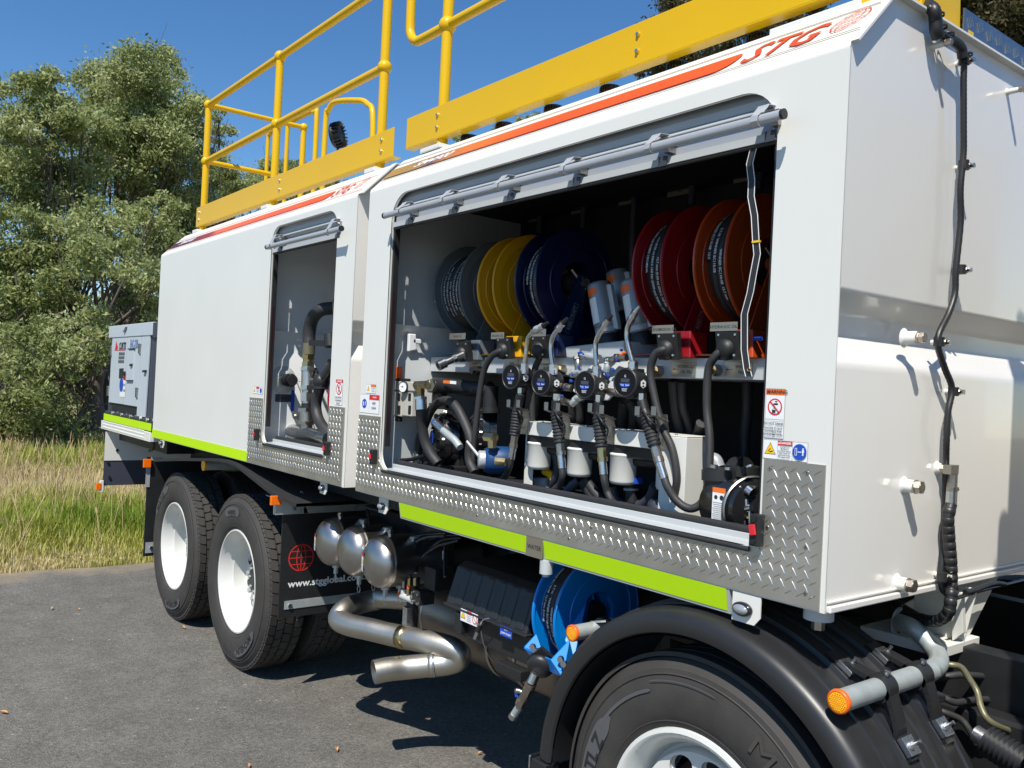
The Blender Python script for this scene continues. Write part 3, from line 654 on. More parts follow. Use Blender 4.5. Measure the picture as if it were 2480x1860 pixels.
for a in (1115, 1190, 1230): rail_obj('post', [(X('A2',a,.98,1180),.98,ZR),(X('A2',a,.98,1180),.98,2.98)], .016, hr, smooth=False)
MB().box(-5.3,-4.6,.5,1.6,ZR,ZR+.09).build('hatch_frame', YEL, T, bevel=.004)
# railing of the front body
hf = thing('handrail', (-1.2, .25, 2.75), None, None); del WL[hf.name]; place(hf, (-1.2,.25,2.75), T)
pj = U('A3',600,250,y=yp)
for x in (-2.12, -.1):
    rail_obj('post', [(x,yp,zb),(x,yp,RT+.05)], .025, hf, smooth=False); sphere_joint(hf, (x,yp,pj.z), .04)
MB().box(-2.19,-2.03,yp-.07,yp+.05,ZR,ZR+.02).build('foot_plate', WHITE, hf, bevel=.003)
xe = U('A3',335,200,y=yp).x
rail_obj('hooped_rail', [(xe,yp,RT+.05),(xe,yp,pj.z+.13),(xe+.012,yp,pj.z+.05),(xe+.06,yp,pj.z+.008),(xe+.13,yp,pj.z)]+[(x,yp,pj.z) for x in (-2.0,-1.4,-.7,0.02)], .022, hf, k=5)
rail_obj('top_rail', [(xe,yp,RT+.05),(.02,yp,RT+.05)], .022, hf, smooth=False)
# rails lying low along the far side of the deck, and the front end post
for y in (.75,): rail_obj('deck_edge_rail', [(-2.42,y,ZR+.07),(-.5,y,ZR+.07)], .02, hf, smooth=False)
for a, b in ((1248,1048),): 
    p = U('A3',a,b,y=.75); sphere_joint(hf, (p.x,.75,ZR+.08), .034)
for a, b in ((360,620),(865,430)):
    p = U('A4',a,b,y=.75); sphere_joint(hf, (p.x,.75,ZR+.08), .04)
MB().box(-2.3,-.02,.62,.66,ZR,ZR+.05).build('deck_angle', YEL, T, bevel=.003)
MB().box(-.38,-.1,.2,.3,ZR,ZR+.03).build('front_foot_plate', WHITE, T, bevel=.004)
MB().box(-.42,.0,.32,.36,ZR,ZR+.07).build('front_deck_angle', YEL, T, bevel=.003)
# roof caps
for c, a, b in (('A3',845,1150),('A3',1150,1040),('A3',1575,880),('A3',2065,690),('A4',580,480),('A4',1280,225)):
    p = U(c, a, b, y=.3); x = p.x
    m = MB(); m.m(BLKS).cyl((x,.3,ZR),(x,.3,ZR+.06),.034,n=32)
    for i in range(24):
        t = 2*PI*i/24; d = V((math.cos(t), math.sin(t), 0)); m.obox(V((x,.3,ZR+.045))+d*.036, d*.0025, d.cross(Z1)*.0022, (0,0,.024))
    m.cyl((x,.3,ZR+.068),(x,.3,ZR+.073),.036,n=32); m.build('vent_cap', parent=T, auto=40)
# round work lamp behind the rear toe board
p = U('A2',1095,880,y=.5); fr = V((-.75,-.6,-.15)).normalized()
wl = MB(); wl.m(BLKM).lathe(p-fr*.0, -fr, [(.0001,-.004),(.072,-.004),(.077,.0),(.077,.016),(.068,.022),(.068,.045),(.0001,.045)], 28)
for i in range(20):
    t = 2*PI*i/20; u, v_ = ortho(fr); d = u*math.cos(t)+v_*math.sin(t); wl.obox(p-fr*.035+d*.068, d*.012, d.cross(fr)*.0024, fr*.022)
wlo = wl.build('work_lamp', parent=T)
m = MB(); m.m(GLASS).lathe(p+fr*.005, fr, [(.07,0),(.0001,.002)], 28)
for i in range(8):
    t = 2*PI*i/8; m.m(SIGNW).cyl(p+fr*.005+(u*math.cos(t)+v_*math.sin(t))*.045, p+fr*.009+(u*math.cos(t)+v_*math.sin(t))*.045, .012, n=12)
m.m(SIGNW).cyl(p+fr*.005,p+fr*.009,.009,n=12); m.build('lamp_face', parent=wlo)
MB().tube([p+V((.02,.02,-.05)), p+V((.02,.02,-.09)), (p.x+.02,p.y+.02,ZR)], .008).build('lamp_stem', BLKM, wlo)
# front end of the roof deck: yellow gusset and grey tread kick plate
gz = lambda a, b, y=None, x=-.03: U('A5', a, b, x=x)
P = [gz(830,-20), gz(1235,-20), gz(1230,265), gz(1000,135)]
MB().prism([V((-.03,q.y,q.z)) for q in P], (-.006,0,0)).build('yellow_gusset', YEL, T)
A = [gz(1240,75), gz(1784,440), gz(1784,640), gz(1232,270)]
e = (A[1]-A[0]); A[1] = A[0]+e*2.2; A[2] = A[3]+(A[2]-A[3])*2.2
m = MB(); m.m(KICK).prism([V((-.02,q.y,q.z)) for q in A], (-.004,0,0)); kp = m.build('kick_plate', parent=T)
m = MB()
for i in range(16):
    for s_ in (0,):
        c = A[3]+(A[2]-A[3])*((i+.5)/15.5)+V((0,0,.034+.005*(i % 2)))
        for k in (-1,0,1,2): m.obox(V((-.0195,c.y+.009*k,c.z+.004*k-.003)), (.0012,0,0), (0,.0016,.001), (0,-.006,.012))
m.build('tread_pattern', TREAD, kp, kind='stuff')
pass

# ================================================================== FRONT FACE: bosses, cable, clips, hose
def boss(c, a, b, r=.02, ln=.03, hexr=.0165, wh=True, sz=1):
    q = U(c, a, b, x=ln*.5); y, z = q.y, q.z
    m = MB(); m.m(WHITE).lathe((-.001,y,z), X1, [(r*1.5,0),(r*1.2,.004),(r,.01),(r,ln-.004),(r-.003,ln),(.0001,ln)], 24)
    m.m(NICK).cyl((ln,y,z),(ln+.004,y,z),hexr*1.02).hex((ln+.004,y,z),(ln+.018,y,z),hexr); m.m(NICK).cyl((ln+.018,y,z),(ln+.0195,y,z),hexr*.8)
    m.build('boss_plug', parent=T, auto=40)
boss('C6',462,990,.017,.03,.0175); boss('C6',425,1480,.017,.03,.0175); boss('C6',470,245,.017,.035,.014)
boss('A5',1040,390,.008,.035,.009); boss('A5',1690,785,.008,.035,.009)
# wiring loom down the front face
def CP(a, b, x=.03): return U('C6', a, b, x=x)
def AP(a, b, x=.03): return U('A5', a, b, x=x)
loom = [AP(900,50,-.03), AP(960,60,.02), AP(1010,120), AP(1035,240), AP(1090,320), AP(1190,370), AP(1255,450), AP(1265,530), AP(1262,700), AP(1262,900), AP(1262,1100), AP(1262,1300), AP(1250,1450), AP(1235,1640), G(2075,480,x=.03), G(2065,580,x=.03), CP(690,20), CP(660,120), CP(612,220), CP(605,290), CP(640,400), CP(675,500), CP(655,620), CP(648,760), CP(645,880,.02), CP(640,1100,.012), CP(630,1300,.012), CP(620,1420,.015), CP(625,1500,.02), CP(650,1535,.02)]
MB().tube(loom, .0088, n=10, k=10, rib=.06).build('wiring_loom', BLK, T)
MB().tube([AP(950,45,.0), AP(1005,90), AP(1020,180), AP(1025,260), AP(1045,320)], .017, n=12, k=8, rib=.08).build('loom_sleeve', BLK, T)
MB().tube([AP(1100,320), AP(1190,365,.034), AP(1240,420,.034), AP(1255,500,.034)], .0135, n=12, k=8).build('loom_sleeve', BLK, T)
MB().tube([AP(1060,250,.034), AP(1110,300,.04), AP(1190,330,.04), AP(1235,370,.036)], .004).build('cable', BLKS, T)
for i, (c, a, b) in enumerate((('A5',1265,515),('A5',1262,1425),('G',2075,582),('C6',610,265),('C6',682,515),('C6',625,1445))):
    q = U(c, a, b, x=.03)
    m = MB(); m.m(BLKM).cyl((.03,q.y,q.z-.012),(.03,q.y,q.z+.012),.0135,n=16); m.box(.024,.036,q.y,q.y+.022,q.z-.011,q.z+.011)
    m.m(WHITE).cyl((.0,q.y+.02,q.z),(.024,q.y+.02,q.z),.007); m.m(BRASS).cyl((.036,q.y+.02,q.z),(.039,q.y+.02,q.z),.0085).m(ZINC).hex((.039,q.y+.02,q.z),(.05,q.y+.02,q.z),.0075)
    if i != 5: m.build('cable_clip', parent=T, bevel=.001)
    else: m.build('cable_clip', parent=T)
for a, b in ((1035,130),(1060,235),(1120,300),(1280,475)):
    q = AP(a, b, .03); MB().lathe(q-V((0,0,.003)), Z1, [(.0165,0),(.018,0),(.018,.006),(.0165,.006)], 14).build('cable_tie', BLK, T)
# elbow and spiral wrapped hose
e0 = CP(600,890,.0); ez = CP(655,905,.03)
m = MB(); m.m(WHITE).lathe((0,e0.y,ez.z), X1, [(.02,0),(.015,.005),(.013,.012),(.0001,.012)], 18)
m.m(NICK).hex((.01,e0.y,ez.z),(.03,e0.y,ez.z),.0125).box(.022,.045,e0.y-.013,e0.y+.03,ez.z-.013,ez.z+.012)
ey = e0.y+.02; m.hex((.033,ey,ez.z-.05),(.033,ey,ez.z-.012),.0135).cyl((.033,ey,ez.z-.06),(.033,ey,ez.z-.048),.0145).m(ZINC).cyl((.033,ey,ez.z-.1),(.033,ey,ez.z-.06),.0145); m.m(BRASS).hex((.033,ey+.012,ez.z-.055),(.033,ey+.03,ez.z-.055),.007)
m.build('hose_elbow', parent=T, bevel=.001)
hz = [V((.033,ey,ez.z-.095)), CP(655,1150,.033), CP(660,1250,.033), CP(670,1380,.035), CP(672,1480,.035), U('E1',700,220,x=.04), U('E1',690,330,x=.04), U('E1',640,400,x=.02), U('E1',560,430,x=-.02), U('E1',450,410,x=-.08), U('E1',330,345,x=-.14), U('E1',230,280,x=-.2)]
PP = smoothpath(hz, 14)
m = MB(); m.tube(PP, .0155, n=14, smooth=False)
acc = 0
for i in range(1, int(len(PP)*.82)):
    acc += (PP[i]-PP[i-1]).length
    if acc > .021:
        acc = 0; d = (PP[i]-PP[i-1]).normalized(); m.lathe(PP[i]-d*.009, d, [(.0154,.0002),(.0165,.001),(.0167,.009),(.0165,.0176),(.0154,.0185)], 14)
m.build('spiral_wrapped_hose', BLK, T)
# under the front face: cross member, white gusset bracket, cable along the sill
m = MB(); m.m(WHITE)
def E(a, b, x): return U('E1', a, b, x=x)
m.prism([E(450,215,-.15),E(830,230,-.15),E(805,600,-.15),E(590,560,-.15),E(350,520,-.15),E(300,300,-.15)], (-.006,0,0))
yk = E(810,600,.0).y; zk = E(810,600,.0).z
m.prism([(-.15,yk,1.21),(.03,yk,1.21),(.0,yk,zk),(-.15,yk,zk)], (0,.006,0)); y2 = yk+.26
m.prism([(-.02,yk,1.21),(-.02,y2,1.21),(-.02,yk+.08,zk+.0),(-.02,yk,zk)], (-.006,0,0))
m.box(-.25,-.0,yk-.12,yk+.1,zk-.03,zk); m.prism([(-.02,yk-.05,1.2),(.01,yk-.05,1.2),(.01,yk-.03,zk+.03),(-.02,yk-.03,zk)], (0,.02,0))
m.build('gusset_bracket', parent=T, bevel=.002)
MB().tube([E(740,240,.02),E(850,205,.02),E(1000,160,.02),E(1150,125,.02),E(1400,60,.02)], .0055).build('cable', BLKS, T)
MB().tube([E(820,190,.02),E(900,170,.025),E(1000,130,.025),E(1080,112,.025),E(1150,120,.02)], .008).build('cable', BLK, T)
q = U('C5',275,370,y=.05)
m = MB(); m.m(WIN).cyl((q.x,.06,1.221),(q.x,.06,1.19),.036,n=24).m(NICK).hex((q.x,.06,1.19),(q.x,.06,1.165),.016); m.build('drain_plug', parent=T)
# ================================================================== WHEELS
def polar_text(m, t, cx, zc, y, r, a0, size, bold=.02, sx=1, th=.0015, flip=1):
    m.text(t, (0,0,0), X1, Z1, size, bold=bold, align='LEFT', fn=lambda c: V((cx+(r+c.y*size)*math.cos(a0-c.x*size*sx/r), y-th, zc+(r+c.y*size)*math.sin(a0-c.x*size*sx/r))))
def sector(m, cx, zc, y, r0, r1, a0, a1, n=24, taper=.03):
    vs = []
    for i in range(n+1):
        a = a0+(a1-a0)*i/n; k = min(1, min(i, n-i)/(n*taper*4)+.15); rm = (r0+r1)/2; hh = (r1-r0)/2*min(1, k)
        vs += [V((cx+(rm-hh)*math.cos(a), y, zc+(rm-hh)*math.sin(a))), V((cx+(rm+hh)*math.cos(a), y, zc+(rm+hh)*math.sin(a)))]
    m.add(vs, [(2*i, 2*i+2, 2*i+3, 2*i+1) for i in range(n)])
ZC = .505
def tyre_mesh(rear=True):
    b = MB(); pr = [(.296,-.03),(.31,-.016),(.345,-.004),(.385,.0),(.425,-.003),(.455,-.012),(.462,-.013),(.464,-.0155),(.478,-.021),(.480,-.024),(.488,-.03),(.493,-.04)]
    pr += [(.494,-.07),(.495,-.13),(.494,-.19),(.493,-.22),(.488,-.23),(.455,-.248),(.385,-.26),(.31,-.244),(.296,-.23)]
    b.lathe((0,0,0), (0,-1,0), pr, 96)
    b.lathe((0,0,0), (0,-1,0), [(.318,-.0135),(.321,-.0105),(.324,-.0115)], 96).lathe((0,0,0), (0,-1,0), [(.445,-.0075),(.448,-.0055),(.451,-.0085)], 96)
    if rear:
        N = 52
        for k, hc in enumerate((-.052,-.1,-.148,-.208+.0)):
            for i in range(N):
                a = 2*PI*(i+(k % 2)*.5)/N; d = V((math.cos(a), 0, math.sin(a))); t = V((-math.sin(a), 0, math.cos(a)))
                wv = .0215; sk = .004*(1 if k % 2 else -1)
                vs = [];
                for hh, rr, sh in ((0,.490,1),(1,.507,.93)):
                    for (u_, v_) in ((-1,-1),(0,-1.12),(1,-1),(1,1),(0,1.12),(-1,1)):
                        vs.append(d*rr+t*(.0265*v_*sh+sk*u_)+V((0,-hc+wv*u_*sh,0)))
                b.add(vs, [(6,7,8,9,10,11)]+[(j,(j+1)%6,6+(j+1)%6,6+j) for j in range(6)])
        for i in range(104):
            a = 2*PI*i/104; d = V((math.cos(a),0,math.sin(a))); t = V((-math.sin(a),0,math.cos(a)))
            b.obox(d*.487+V((0,.034,0)), d*.012, t*.011, V((0,.008,0))+d*.004)
    else:
        for k, hc in enumerate((-.045,-.095,-.15,-.2)):
            b.lathe((0,0,0), (0,-1,0), [(.494,hc-.02),(.506,hc-.018),(.506,hc+.018),(.494,hc+.02)], 96, sm=False)
    return b
def rim_rear():
    b = MB(); pr = [(.296,-.034),(.302,-.024),(.300,-.017),(.292,-.016),(.286,-.022),(.284,-.04),(.272,-.055),(.268,-.09),(.258,-.1),(.256,-.15),(.25,-.175),(.2,-.183),(.145,-.178),(.142,-.17),(.138,-.19),(.0001,-.19)]
    b.m(RIM).lathe((0,0,0), (0,-1,0), pr, 72)
    for i in range(10):
        a = 2*PI*i/10; c = V((math.cos(a)*.165, .178, math.sin(a)*.165)); b.m(GALV).hex(c, c-V((0,.03,0)), .016)
    for i in range(10):
        a = 2*PI*(i+.5)/10; c = V((math.cos(a)*.215, .178, math.sin(a)*.215)); b.m(SIGNK).cyl(c, c-V((0,.001,0)), .022, n=16)
    return b
def hub_rear():
    b = MB(); b.m(BLKM).lathe((0,0,0), (0,-1,0), [(.14,-.19),(.138,-.165),(.12,-.155),(.1,-.15),(.095,-.135),(.0001,-.13)], 40)
    for i in range(8):
        a = 2*PI*i/8; c = V((math.cos(a)*.075,.135,math.sin(a)*.075)); b.m(GALV).hex(c, c-V((0,.012,0)), .01)
    return b
def rim_front():
    b = MB(); b.m(RIM).lathe((0,0,0), (0,-1,0), [(.296,-.034),(.304,-.022),(.302,-.012),(.29,-.009),(.28,-.014),(.272,-.03),(.258,-.05),(.253,-.085),(.247,-.1),(.238,-.1),(.235,-.075),(.228,-.064)], 72)
    out = [(.229*math.cos(2*PI*i/72), .229*math.sin(2*PI*i/72)) for i in range(72)]; holes = []
    for k in range(10):
        a = 2*PI*k/10+.16; c = (.19*math.cos(a), .192*math.sin(a)); hh = []
        for i in range(20):
            t = 2*PI*i/20; p, q = .03*math.cos(t), .044*math.sin(t); hh.append((c[0]+p*math.cos(a)-q*math.sin(a), c[1]+p*math.sin(a)+q*math.cos(a)))
        holes.append(hh)
    b.plate([out]+holes, (0,.064,0), X1, Z1, .009)
    for hh in holes: b.sweep([(x, .064, z) for x, z in hh], (0,.022,0), sm=True, close=True)
    b.lathe((0,0,0), (0,-1,0), [(.15,-.0635),(.145,-.058),(.1,-.056),(.0001,-.056)], 48)
    b.m(BLKM).lathe((0,0,0), (0,-1,0), [(.235,-.2),(.2,-.15),(.0001,-.15)], 32)
    for i in range(10):
        a = 2*PI*i/10; c = V((math.cos(a)*.125,.056,math.sin(a)*.125)); b.m(GALV).hex(c, c-V((0,.03,0)), .014)
    return b
MEsh = {}
def inst(key, fn, nm, mt, parent, loc, flip=False, **kw):
    if key not in MEsh:
        o = fn().build(nm, mt, parent, origin=(0,0,0), **kw); MEsh[key] = o.data
    else:
        o = bpy.data.objects.new(nm, MEsh[key]); col.objects.link(o)
    place(o, loc, parent)
    if flip: o.rotation_euler.z = PI
    return o
def wheel(x, y, rear, flip=False, hub=True, spin=0, name='wheel', txt=None):
    r = thing(name, (x, y, ZC), None, None); del WL[r.name]; place(r, (x,y,ZC), T)
    a = inst('tyre%d' % rear, lambda: tyre_mesh(rear), 'tyre', TYRE, r, (x,y,ZC), flip, auto=35)
    b = inst('rim%d' % rear, rim_rear if rear else rim_front, 'rim', None, r, (x,y,ZC), flip, auto=40)
    if hub and rear: c = inst('hub', hub_rear, 'hub', None, r, (x,y,ZC), flip, auto=40)
    return r
wr1 = wheel(-3.83, .02, True); wr2 = wheel(-5.02, .02, True)
for x in (-3.83, -5.02):
    wheel(x, .33, True, hub=False); wheel(x, W-.02, True, True); wheel(x, W-.33, True, True, False)
wf = wheel(-.375, .0, False); wheel(-.375, W, False, True)
TYRER = mat('tyre_raised_letters', (.062,.057,.05), .5)
def tyre_print(r, x, y, items):
    for (t, rr, deg, size, span, sx) in items:
        m = MB()
        if span:
            m.m(TYREP); sector(m, x, ZC, y-.0022, rr-.022, rr+.03, math.radians(deg+7), math.radians(deg-span))
        m.m(TYRET if span else TYRER); polar_text(m, t, x, ZC, y-.0022, rr-.004, math.radians(deg), size, sx=sx, bold=.03 if span else .0)
        m.build('sidewall_lettering', parent=r)
tyre_print(wr1, -3.83, .02, [('MICHELIN', .40, -38, .05, 40, 1.1),('WORKS', .405, 108, .034, 26, 1)])
tyre_print(wr2, -5.02, .02, [('MICHELIN', .40, -60, .05, 40, 1.1),('MULTI D', .405, 150, .045, 42, 1.1)])
tyre_print(wf, -.375, .0, [('R22.5  TL Z', .392, 196, .06, 55, 1.0),('MICHELIN', .405, 62, .085, 0, 1.25)])
m = MB(); m.m(TYREP)
rr = [(.402,.412,150,112),(.43,.4335,112,80)]
for a, b_, c, d in rr: m = MB(); m.m(TYREP); sector(m, -.375, ZC, -.0025, a, b_, math.radians(c), math.radians(d), taper=.01); m.build('sidewall_rib', parent=wf)
MB().box(-3.83-.0,-3.83+.0001,0,.0001,0,.0001) if 0 else None
m = MB(); q = U('C1',200,905,y=.09); m.box(q.x-.015,q.x+.015,q.y,q.y+.001,q.z-.025,q.z+.025); m.build('blue_sticker', SIGNB, wr2)

# ================================================================== CHASSIS
m = MB()
for y in (.72, 1.5): m.box(-6.9, 2.6, y, y+.075, .78, 1.04)
for x in (-6.2,-4.42,-3.4,-2.2,-1.0,.3,1.6): m.box(x-.06, x+.06, .78, 1.52, .84, 1.0)
m.build('chassis_frame', BLKM, T, bevel=.004)
m = MB()
for x in (-3.83,-5.02): m.cyl((x,.3,ZC),(x,W-.3,ZC),.07); m.sph((x,1.15,ZC),.22)
m.cyl((-.375,.2,ZC-.05),(-.375,W-.2,ZC-.05),.05); m.build('axle', BLKM, T)
m = MB(); m.box(-5.5,-.42,.3,W-.3,1.1,1.2); m.build('subframe', BLKM, T)
m = MB(); m.cyl((1.6,1.15,.7),(-4,1.15,.62),.06); m.build('drive_shaft', BLKM, T)
# far side under-body equipment (its bulk shades the road beneath)
m = MB(); m.box(-3.0,-1.0,1.75,2.25,.5,1.1).box(-2.9,-1.2,.85,1.6,.55,.8); m.build('fuel_tank', BLKM, T, bevel=.05)

# rear mudguard over the twin axles
def arch(pts, y0, y1, th, nm, mt):
    P = smoothpath([V(p) for p in pts], 5); m = MB()
    m.sweep(P[::-1], (0,y1-y0,0), sm=True); m.sweep([p-V((0,0,th)) for p in P], (0,y1-y0,0), sm=True)
    for k in range(len(P)-1): m.add([P[k],P[k+1],P[k+1]-V((0,0,th)),P[k]-V((0,0,th))], [(0,3,2,1)])
    return m.build(nm, mt, T)
GP = [G(a,b,y=-.015) for a, b in ((332,992),(375,990),(420,990),(470,991),(505,1000),(545,1030),(590,1064),(640,1088))]
arch(GP, -.015, .4, .018, 'rear_mudguard', RUB)
# mudflap in front of the rear wheels, printed, with its zinc bracket
FX = -3.2
def FP(c, a, b, dx=0): q = U(c, a, b, x=FX+dx); return V((FX+dx, q.y, q.z))
pz0, pz1, py0 = FP('C2',130,245).z, FP('C2',110,1060).z, FP('C2',130,600).y
m = MB(); m.box(FX-.008, FX, py0, .72, pz1, pz0+.02); fl = m.build('mudflap', BLKM, T, bevel=.002)
m = MB(); c = FP('C2',297,565,.001); R_ = .07
def fring(fx, fy, w_=.0045, n=36):
    P = [V((FX+.0012, c.y+R_*fx*math.cos(2*PI*i/n), c.z+R_*fy*math.sin(2*PI*i/n))) for i in range(n)]
    for i in range(n):
        a, b = P[i], P[(i+1) % n]; d = (b-a).normalized(); nn = V((0,-d.z,d.y))*w_/2; m.add([a+nn,b+nn,b-nn,a-nn], [(0,3,2,1)])
fring(1,1,.006); fring(.36,1); fring(.72,1) if 0 else None
for yy in (-.5,0,.5):
    h_ = R_*math.sqrt(1-yy*yy); m.add([V((FX+.0013,c.y-h_,c.z+yy*R_-.0022)),V((FX+.0013,c.y+h_,c.z+yy*R_-.0022)),V((FX+.0013,c.y+h_,c.z+yy*R_+.0022)),V((FX+.0013,c.y-h_,c.z+yy*R_+.0022))], [(0,1,2,3)])
m.add([V((FX+.0013,c.y-.0022,c.z-R_)),V((FX+.0013,c.y+.0022,c.z-R_)),V((FX+.0013,c.y+.0022,c.z+R_)),V((FX+.0013,c.y-.0022,c.z+R_))], [(0,1,2,3)])
m.build('globe_emblem', REDD, fl)
t0 = FP('C2',190,790); m = MB(); m.text('www.stgglobal.com.au', t0+V((0.001,0,.005)), Y1, Z1, .052, bold=.025, align='LEFT', sx=1.1); m.build('web_address', SIGNW, fl)
s0 = FP('C2',160,950)
m = MB(); m.m(GALV).box(FX, FX+.004, s0.y, .7, s0.z-.022, s0.z+.022); m.m(ZINC).cyl((FX,s0.y+.03,s0.z-.004),(FX+.012,s0.y+.03,s0.z-.004),.012,n=12); m.build('clamp_bar', parent=fl)
a = FP('C2',95,95,.02); b_ = FP('C2',95,225,.02)
m = MB(); y0_ = a.y; z1_, z0_ = a.z, b_.z
m.m(GALV).prism([(FX+.02,y0_,z0_),(FX+.02,y0_+.19,z0_),(FX+.02,y0_+.15,z1_-.01),(FX+.02,y0_+.13,z1_),(FX+.02,y0_,z1_)], (-.03,0,0)); m.m(ZINC).hex((FX+.02,y0_+.1,z0_+.03),(FX+.032,y0_+.1,z0_+.03),.011)
m.m(ZINC).box(FX-.12, FX+.02, y0_, y0_+.09, z1_+.0, z1_+.004); m.build('mudguard_bracket', parent=T, bevel=.003)
m = MB(); m.m(AMBO).box(FX+.021, FX+.04, y0_-.035, y0_+.02, z0_+.055, z0_+.105); m.build('marker_lamp', parent=T, bevel=.003)
m = MB(); m.box(FX-.02, FX+.02, y0_+.16, .75, z0_+.0, z1_-.012); m.build('support_beam', GALV, T)
# small chain loops
for s_ in (0, 1):
    P = [FP('C2',300+s_*200,40,.01), FP('C2',350+s_*200,68,.01), FP('C2',410+s_*200,75,.01)]
    PP = smoothpath(P, 5); m = MB()
    for i in range(len(PP)-1):
        c = (PP[i]+PP[i+1])/2; d = (PP[i+1]-PP[i]).normalized(); sd = (X1 if i % 2 else Z1)
        q = [c+d*.011*math.cos(t)+ (sd-d*sd.dot(d)).normalized()*.006*math.sin(t) for t in np.linspace(0, 2*PI, 9)]
        m.tube(q, .0016, n=5, smooth=False, cap=False)
    m.build('chain', ZINC, T)
# rear flap behind the last wheel, aluminium bracket, amber lamps
rx = U('C1',70,450,y=.04).x
def RP(c, a, b): q = U(c, a, b, x=rx); return V((rx, q.y, q.z))
m = MB(); m.box(rx-.008, rx, RP('C1',60,450).y, .6, RP('C1',50,740).z, RP('C1',100,100).z); fl2 = m.build('mudflap', BLKM, T, bevel=.002)
m = MB(); q1 = RP('C1',70,75); q2 = RP('C1',60,275); m.box(rx, rx+.006, q2.y, q2.y+.03, q2.z, q1.z).box(rx, rx+.006, q2.y, q2.y+.12, q1.z-.025, q1.z); m.build('flap_bracket', ALU, fl2)
q = RP('C1',75,112); m = MB(); m.m(AMBO).box(rx+.007, rx+.03, q.y-.035, q.y+.02, q.z-.035, q.z+.03); m.build('marker_lamp', parent=T, bevel=.003)
q = RP('C1',88,680); m = MB(); m.m(ALU).box(rx, rx+.006, q.y-.03, q.y+.03, q.z-.04, q.z+.04).m(ZINC).hex((rx,q.y+.01,q.z),(rx+.02,q.y+.01,q.z),.014); m.build('flap_plate', parent=fl2)
q = U('C1',460,128,y=.03); m = MB(); m.m(GALV).cyl((q.x,.03,q.z),(q.x,.3,q.z),.034); m.m(AMB).cyl((q.x,.018,q.z),(q.x,.03,q.z),.036); m.build('tube_reflector', parent=T)
# tail end panel below the step
tx = -6.88
def TP(a, b): q = U('A6', a, b, x=tx); return V((tx, q.y, q.z))
e1, e2, e3, e4 = TP(222,1180), TP(210,1483), TP(1105,1440), TP(205,1700)
m = MB(); m.m(WHITE).box(tx-.004, tx, e1.y, 1.9, e2.z, 1.17); m.m(GEND).box(tx-.012, tx-.005, e1.y, 1.9, e4.z-.02, e2.z+.02); m.build('tail_panel', parent=T)
for a, b in ((330,1385),(870,1385),(240,1495),(255,1640)):
    q = TP(a, b); m = MB(); m.m(BLKM).cyl((tx,q.y,q.z),(tx+.008,q.y,q.z),.012,n=10); m.build('bolt', parent=T)
q = U('S',232,1178,x=tx); m = MB(); m.m(WHITE).box(tx-.01,tx+.015,q.y+.03,q.y+.06,q.z-.05,q.z+.05).m(AMBO).box(tx-.0,tx+.02,q.y+.0,q.y+.04,q.z-.03,q.z+.03); m.build('marker_lamp', parent=T, bevel=.004)

# ================================================================== AIR TANKS
TX = [(-2.865,.892),(-2.615,.89),(-2.36,.886)]
for i, (x, z) in enumerate(TX):
    y0 = .085; R_ = .12
    m = MB(); pr = [(.0001,0)]+[(R_*math.sin(PI/2*k/12)**.9, .075*(1-math.cos(PI/2*k/12))) for k in range(1,13)]
    m.m(STEELM).lathe((x,y0,z), Y1, pr+[(R_,.083),(R_*1.015,.086),(R_*1.015,.093),(R_,.096),(R_,.56),(R_*.7,.62),(.0001,.63)], 56)
    o = m.build('air_tank', parent=T)
    if i != 1:
        a_ = 2*PI*.05; L = Lab((x-.05, y0+.0065, z-.005), .034, .085, u=V((.96,-.26,0)).normalized(), v=Z1)
        L.rect(SIGNR, -.016, .016, .026, .042); L.tri(SIGNK, 0, .002, .013); L.tri(SIGNY, 0, .0018, .011); lines(L, 0, -.018, .028, 5, .005, SIGNB); L.done('warning_label', o)
    for yy in ((.19,) if i == 0 else (.19,.27)):
        m = MB(); m.m(GALV).cyl((x,yy,z-R_-.012),(x,yy,z-R_+.008),.02).hex((x,yy,z-R_-.045),(x,yy,z-R_-.01),.012)
        m.tube([V((x+.014*math.cos(t),yy,z-R_-.068+.016*math.sin(t))) for t in np.linspace(0, 2*PI, 17)], .0016, n=5, smooth=False, cap=False); m.cyl((x,yy,z-R_-.055),(x,yy,z-R_-.04),.003); m.build('drain_valve', parent=o)
    m = MB(); m.m(ZINC).cyl((x+.02,.19,z+R_-.01),(x+.02,.19,z+R_+.03),.01).m(NICK).hex((x+.02,.19,z+R_+.012),(x+.02,.19,z+R_+.028),.014)
    m.build('port_fitting', parent=o); m = MB(); m.m(GALV).cyl((x+.06,.3,z+R_*.8),(x+.06,.3,z+R_*.8+.02),.024); m.build('port_fitting', parent=o)
m = MB(); m.box(-3.0,-2.2,.42,.46,.77,1.05); m.build('tank_cradle', BLKM, T)
